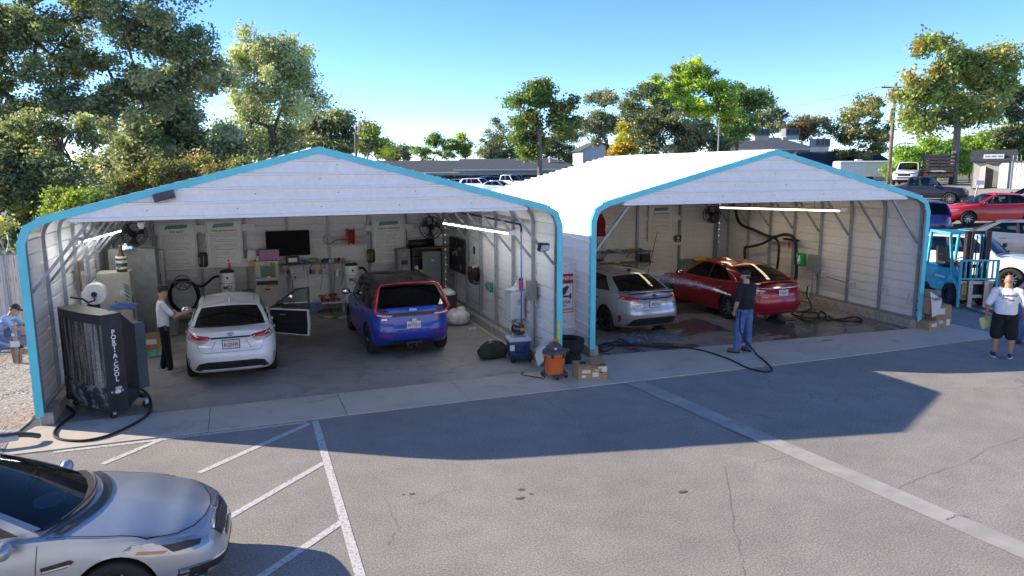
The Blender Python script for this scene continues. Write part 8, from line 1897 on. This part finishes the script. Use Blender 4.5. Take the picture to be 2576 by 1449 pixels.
# dark mesh fence in front of the long building, with pale posts
A = at(1060, 447, 104); B = at(1480, 441, 104); zf = hg(A.x, A.y); t = thing('screen_fence', 'dark screened fence with pale posts behind the far car rows', 'fence', (A.x, A.y, zf), math.atan2(B.y-A.y, B.x-A.x)); L = (B-A).length; h = A.z-zf+.3
for k in range(11):
    MB().tube([(L*k/10, -.06, 0), (L*k/10, -.06, h+.15)], .06, 6).build('post', 'wood', t)
    if k < 10: MB().box((L*(k+.5)/10, 0, h/2), (L/10-.05, .03, h)).build('screen', 'fence_dark', t)

# ------------------------------------------------------------------ vehicles in the lots behind
def simple(name, label, px, py, d, heading, pm, kind='sedan', zoff=None, plate=None, group=None, **kw):
    """heading in degrees: 0 = nose to the right of the picture, 90 = nose away from the camera"""
    p = dp(px, py, d); z = hg(p.x, p.y) if zoff is None else zoff; rz = R_(heading)-YAW; cat = 'car'
    if kind == 'sedan': c = Car(name, label, (p.x, p.y, z), rz, pm, top=SEDAN_TOP, gh=dict(SEDAN_GH), group=group, **kw)
    elif kind == 'suv': c = Car(name, label, (p.x, p.y, z), rz, pm, L=4.7, W=1.9, wb=2.8, fo=.9, bot=.28, wheel_r=.36, top=[(-2.3, 1.1), (-1, 1.08), (.95, 1.08), (1.2, 1.06), (1.9, .98), (2.3, .85)], gh=dict(wb=.98, wt=.35, rt=-1.75, rb=-2.15, yb=.80, yt=.64, H=1.68, Hr=1.64, bowr=.06, sc=[0, .05, .24, .40, .44, .62, .68, .9, 1.], pil=(3, 5), solid=(0, 7)), group=group, **kw)
    else: c = Car(name, label, (p.x, p.y, z), rz, pm, L=5.6, W=1.98, wb=3.4, fo=.98, bot=.42, wheel_r=.40, nr=9, nf=6, crown=.03, cat='pickup', arch=.07, top=[(-2.8, 1.22), (-.8, 1.22), (-.7, 1.18), (.8, 1.2), (1.1, 1.2), (2.4, 1.12), (2.8, 1.02)], gh=dict(wb=1.05, wt=.45, rt=-.85, rb=-1.0, yb=.84, yt=.70, H=1.92, Hr=1.90, bowr=.03, crown=.02, seats=(.2,), sc=[0, .06, .3, .48, .54, .75, .93, 1.]), group=group, **kw)
    c.mirrors(.8 if kind != 'pickup' else .95, c.W/2-.03, 1.02 if kind == 'sedan' else 1.28, 'black_plastic', sz=1. if kind != 'pickup' else 1.3)
    zf = {'sedan': .68, 'suv': .86, 'pickup': .98}[kind]
    for sg in (1, -1): c.patch('headlamp', 'front', [(sg*.76, zf+.06), (sg*.48, zf+.03), (sg*.48, zf-.08), (sg*.76, zf-.06)], 'head_lens', .012); c.patch('tail_lamp', 'rear', [(sg*.86, zf+.2), (sg*.6, zf+.2), (sg*.6, zf+.02), (sg*.86, zf+.02)], 'tail_red', .012)
    c.patch('grille', 'front', [(.48, zf), (-.48, zf), (-.44, zf-.22), (.44, zf-.22)], 'black_plastic', .01); c.patch('air_intake', 'front', [(.6, zf-.3), (-.6, zf-.3), (-.5, zf-.4), (.5, zf-.4)], 'black_plastic', .01)
    c.doors([[(.85, zf+.2), (.82, .5)], [(-.12, zf+.2), (-.14, .45)]]); c.handles((.02, -.85), zf+.14)
    return c
GC = 'cars in the right lot'; GF = 'far cars before the long grey building'
c = simple('sedan', 'bright red sedan with silver rims in the right lot', 2490, 545, 34.3, 176, 'paint_red', group=GC, glass='glass', spokes=9, fo=.93); 
simple('pickup_truck', 'dark navy pickup without front bumper in the right lot', 2322, 480, 53, -38, 'paint_black', 'pickup', group=GC, glass='glass')
simple('pickup_truck', 'white crew cab pickup behind the dark navy pickup', 2285, 450, 63, -125, 'paint_white', 'pickup', group=GC, glass='glass')
cm = simple('suv', 'white luxury suv with star grille behind the fork lift', 2436, 650, 25.0, -46, 'paint_white', 'suv', group=GC, glass='glass')
cm.ringbadge('front', 0, .75, .14, .14, 'chrome', 'star')
for k in range(3): cm.patch('grille_bar', 'front', [(.46, .84-.08*k), (-.46, .84-.08*k), (-.46, .82-.08*k), (.46, .82-.08*k)], 'chrome', .02)
simple('sedan', 'grey sedan at right edge behind the white luxury suv', 2592, 622, 27, -38, 'paint_grey', group=GC, glass='glass')
simple('suv', 'dark blue suv just showing past the right shed edge', 2318, 530, 33, 70, 'paint_navy', 'suv', group=GC)
simple('sedan', 'pale blue-grey car cut off by the right edge above the red sedan', 2600, 492, 44, 170, 'paint_pale', group=GC)
for px, py, d, hd, pm, kd, lb in ((1106, 468, 92, -30, 'paint_navy', 'suv', 'blue suv at the left end of the far car row'), (1158, 472, 90, -28, 'paint_grey', 'sedan', 'dark grey sedan in the far car row'), (1219, 468, 92, 205, 'paint_navy', 'suv', 'blue suv with roof rails in the far car row'), (1283, 470, 90, -38, 'paint_white', 'pickup', 'white pickup in the far car row'), (1340, 458, 98, -30, 'paint_blue', 'sedan', 'bright blue car at the right end of the far row'), (1205, 486, 78, -32, 'paint_white', 'suv', 'white suv with roof rack just above the blue trim'), (1255, 486, 76, -30, 'paint_pale', 'sedan', 'pale car beside the white suv with roof rack')):
    simple({'suv': 'suv', 'sedan': 'sedan', 'pickup': 'pickup_truck'}[kd], lb, px, py, d, hd, pm, kd, group=GF)
# white box trailer
p = at(2165, 438, 74); zg = hg(p.x, p.y); h = at(2165, 405, 74).z-zg; t = thing('box_trailer', 'white enclosed box trailer behind the right shed roof', 'trailer', (p.x, p.y, zg), -YAW-.1); MB().box((0, 0, .5+(h-.5)/2), (4.9, 2.2, h-.5)).build('body', 'white_gloss', t, bev=.15, seg=3); MB().box((-.3, 0, h+.08), (.6, .6, .15)).build('roof_vent', 'white', t, bev=.05); MB().bar((-2.4, -1.1, h-.2), (2.4, -1.1, h-.2), .03, .08).build('trim', 'light_grey', t)
for sg in (-1, 1): MB().lathe([(0, -.12), (.36, -.12), (.36, .12), (0, .12)], 20, (.5, sg*.95, .37), 'Y').build('wheel', 'black_rubber', t)
MB().bar((-2.4, 0, .5), (-3.6, 0, .5), .12, .1).build('draw_bar', 'dark_grey', t)
# stake bed truck (tail towards the camera)
p = at(2357, 470, 60); zg = hg(p.x, p.y); t = thing('stake_truck', 'black stake bed truck with slatted sides beside the garden shed', 'truck', (p.x, p.y, zg), -YAW+R_(-122)); mk('truck_black', (.03, .03, .032), .6, 0, .3, 5)
LB_, WB_ = 4.2, 2.3; zb = 1.15
MB().box((-LB_/2, 0, zb), (LB_, WB_, .16)).build('bed', 'truck_black', t)
def slats(x0, x1, y0, y1, n, face):
    P0, P1 = Vector((x0, y0, 0)), Vector((x1, y1, 0))
    for k in range(5): z = zb+.22+.26*k; MB().bar(P0+Vector((0, 0, z)), P1+Vector((0, 0, z)), .04, .20).build('slat', 'truck_black', t)
    for k in range(n): q = P0.lerp(P1, k/(n-1)); MB().box((q.x, q.y, zb+.70), (.07, .07, 1.4)).build('stake', 'truck_black', t)
slats(-LB_, 0, -WB_/2, -WB_/2, 4, 0); slats(0, 0, -WB_/2, WB_/2, 3, 1); slats(-LB_, 0, WB_/2, WB_/2, 4, 0); slats(-LB_, -LB_, -WB_/2, WB_/2, 3, 1)
MB().box((.06, 0, .82), (.1, 2.1, .28)).build('bumper', 'truck_black', t); text('lettering', 'CROMWELL', .2, 'paper', t, basis((.13, 0, 1.15), (0, 1, 0), (0, 0, 1)), .002)
for y in (-.8, .8): MB().box((.12, y, .82), (.03, .16, .1)).build('tail_lamp', 'tail_red', t)
for x in (-.9, -4.9):
    for sg in (-1, 1): w_ = MB().lathe([(.2, -.14), (.45, -.15), (.48, -.1), (.48, .1), (.45, .15), (.2, .14)], 22, axis='Y', closed=True).build('wheel', 'black_rubber', t, loc=(x, sg*.95, .48), smooth=True); MB().lathe([(0, -.05), (.26, -.1), (.26, .1), (0, .05)], 16, axis='Y').build('rim', 'alloy', w_)
MB().box((-LB_-1., 0, 1.5), (1.7, 2.1, 1.9)).build('cab', 'truck_black', t, bev=.12, seg=3); MB().box((-3.2, 0, .75), (6, .9, .25)).build('frame', 'black', t)
# garden shed with open doors
p = at(2492, 478, 54); zg = hg(p.x, p.y); t = thing('garden_shed', 'cream plastic garden shed with grey roof and open doors', 'shed', (p.x, p.y, zg), -YAW-R_(32)); w, d, h = 2.5, 2.4, 1.95
for bx_ in ((-w/2+.04, d/2, .08, d), (w/2-.04, d/2, .08, d)): MB().box((bx_[0], bx_[1], h/2), (bx_[2], bx_[3], h)).build('wall', 'shed_cream', t)
MB().box((0, d-.04, h/2), (w, .08, h)).build('wall', 'shed_cream', t)
for sg in (-1, 1): MB().box((sg*(w/2-.4), .04, h/2), (.8, .08, h)).build('wall', 'shed_cream', t)
MB().box((0, .04, h-.06), (w, .08, .16)).build('lintel', 'shed_cream', t); MB().box((0, 1.2, .03), (w-.2, d-.2, .05)).build('floor', 'brown_dark', t)
MB().prism([(-.25, h-.05), (d/2, h+.75), (d+.25, h-.05), (d+.25, h+.03), (d/2, h+.85), (-.25, h+.03)], -w/2-.2, w/2+.2, 'YZ').build('roof', 'shingle_dark', t); MB().box((0, .2, h+.35), (1.25, .35, .3)).build('skylight', 'white', t)
for k in range(3): MB().box((-.38+.38*k, .02, h+.36), (.3, .02, .12)).build('pane', 'mid_grey', t)
dl = MB().box((-.33, 0, h/2-.05), (.66, .05, h-.15)).build('door', 'shed_cream', t, loc=(-.42, -.05, 0), rz=R_(-12)); MB().box((.33, 0, h/2-.05), (.66, .05, h-.15)).build('door', 'light_grey', t, loc=(.42, -.05, 0), rz=R_(-35))
for k in range(8): MB().box((.1+.07*k, -.03, h/2-.05), (.03, .02, h-.3)).build('door_rib', 'shed_cream', bpy.data.objects[t.children[-1].name])
p = at(2457, 478, 50); t = thing('post_sign', 'leaning blank white board on a post before the garden shed', 'sign', (p.x, p.y, hg(p.x, p.y)), -YAW); MB().bar((-.15, 0, 0), (.12, 0, 1.6), .08, .05).build('post', 'light_grey', t); MB().box((.15, -.04, 1.45), (.55, .03, .3)).build('board', 'white', t)
p = at(2505, 482, 47); t = thing('utility_trailer', 'low dark grey flat trailer lying before the garden shed', 'trailer', (p.x, p.y, hg(p.x, p.y)), -YAW-R_(18)); MB().box((0, .6, .42), (1.5, .06, .5)).box((-.72, -.1, .42), (.06, 1.4, .5)).box((.72, -.1, .42), (.06, 1.4, .5)).box((0, -.8, .42), (1.5, .06, .5)).build('tailgate', 'mid_grey', t); MB().box((1.9, .1, .45), (2.3, 1.3, .55)).build('bed', 'mid_grey', t, bev=.02); MB().box((-.1, -.85, .1), (.3, .2, .3)).build('jack', 'black', t)
A = at(2541, 470, 52); B = at(2660, 474, 50); fence('white panel fence with razor wire at the right edge', (A.x, A.y, hg(A.x, A.y)), (B.x, B.y, hg(B.x, B.y)), 1.95, 4, 'white', True, 10)

# workshop behind camera, inferred from bumper reflections; added tall and pale for bounce light
mk('stucco_cream', (.80, .79, .76), .9, 0, .06, 2, .2, 20)
t = thing('workshop', 'long cream workshop with white shutters, unseen, added for bounce light, mirrored in the parked cars', 'workshop', (-34, -20.5, 0)); WL = 62
MB().box((WL/2, -4, 4.), (WL, 8, 8.)).build('wall', 'stucco_cream', t); MB().box((WL/2, -4, 8.1), (WL+.8, 8.8, .25)).build('roof', 'shingle', t)
for k in range(9):
    o = MB().box((4+6.7*k, .05, 1.9), (3.6, .08, 3.8)).build('shutter', 'white', t)
    for j in range(7): MB().box((4+6.7*k, .10, .3+.52*j), (3.5, .03, .05)).build('shutter_rib', 'light_grey', o)
    w_ = MB().box((7.3+6.7*k, .04, 2.2), (1.4, .06, 1.2)).build('window', 'white', t); MB().box((7.3+6.7*k, .08, 2.2), (1.2, .02, 1.0)).build('pane', 'pane', w_)
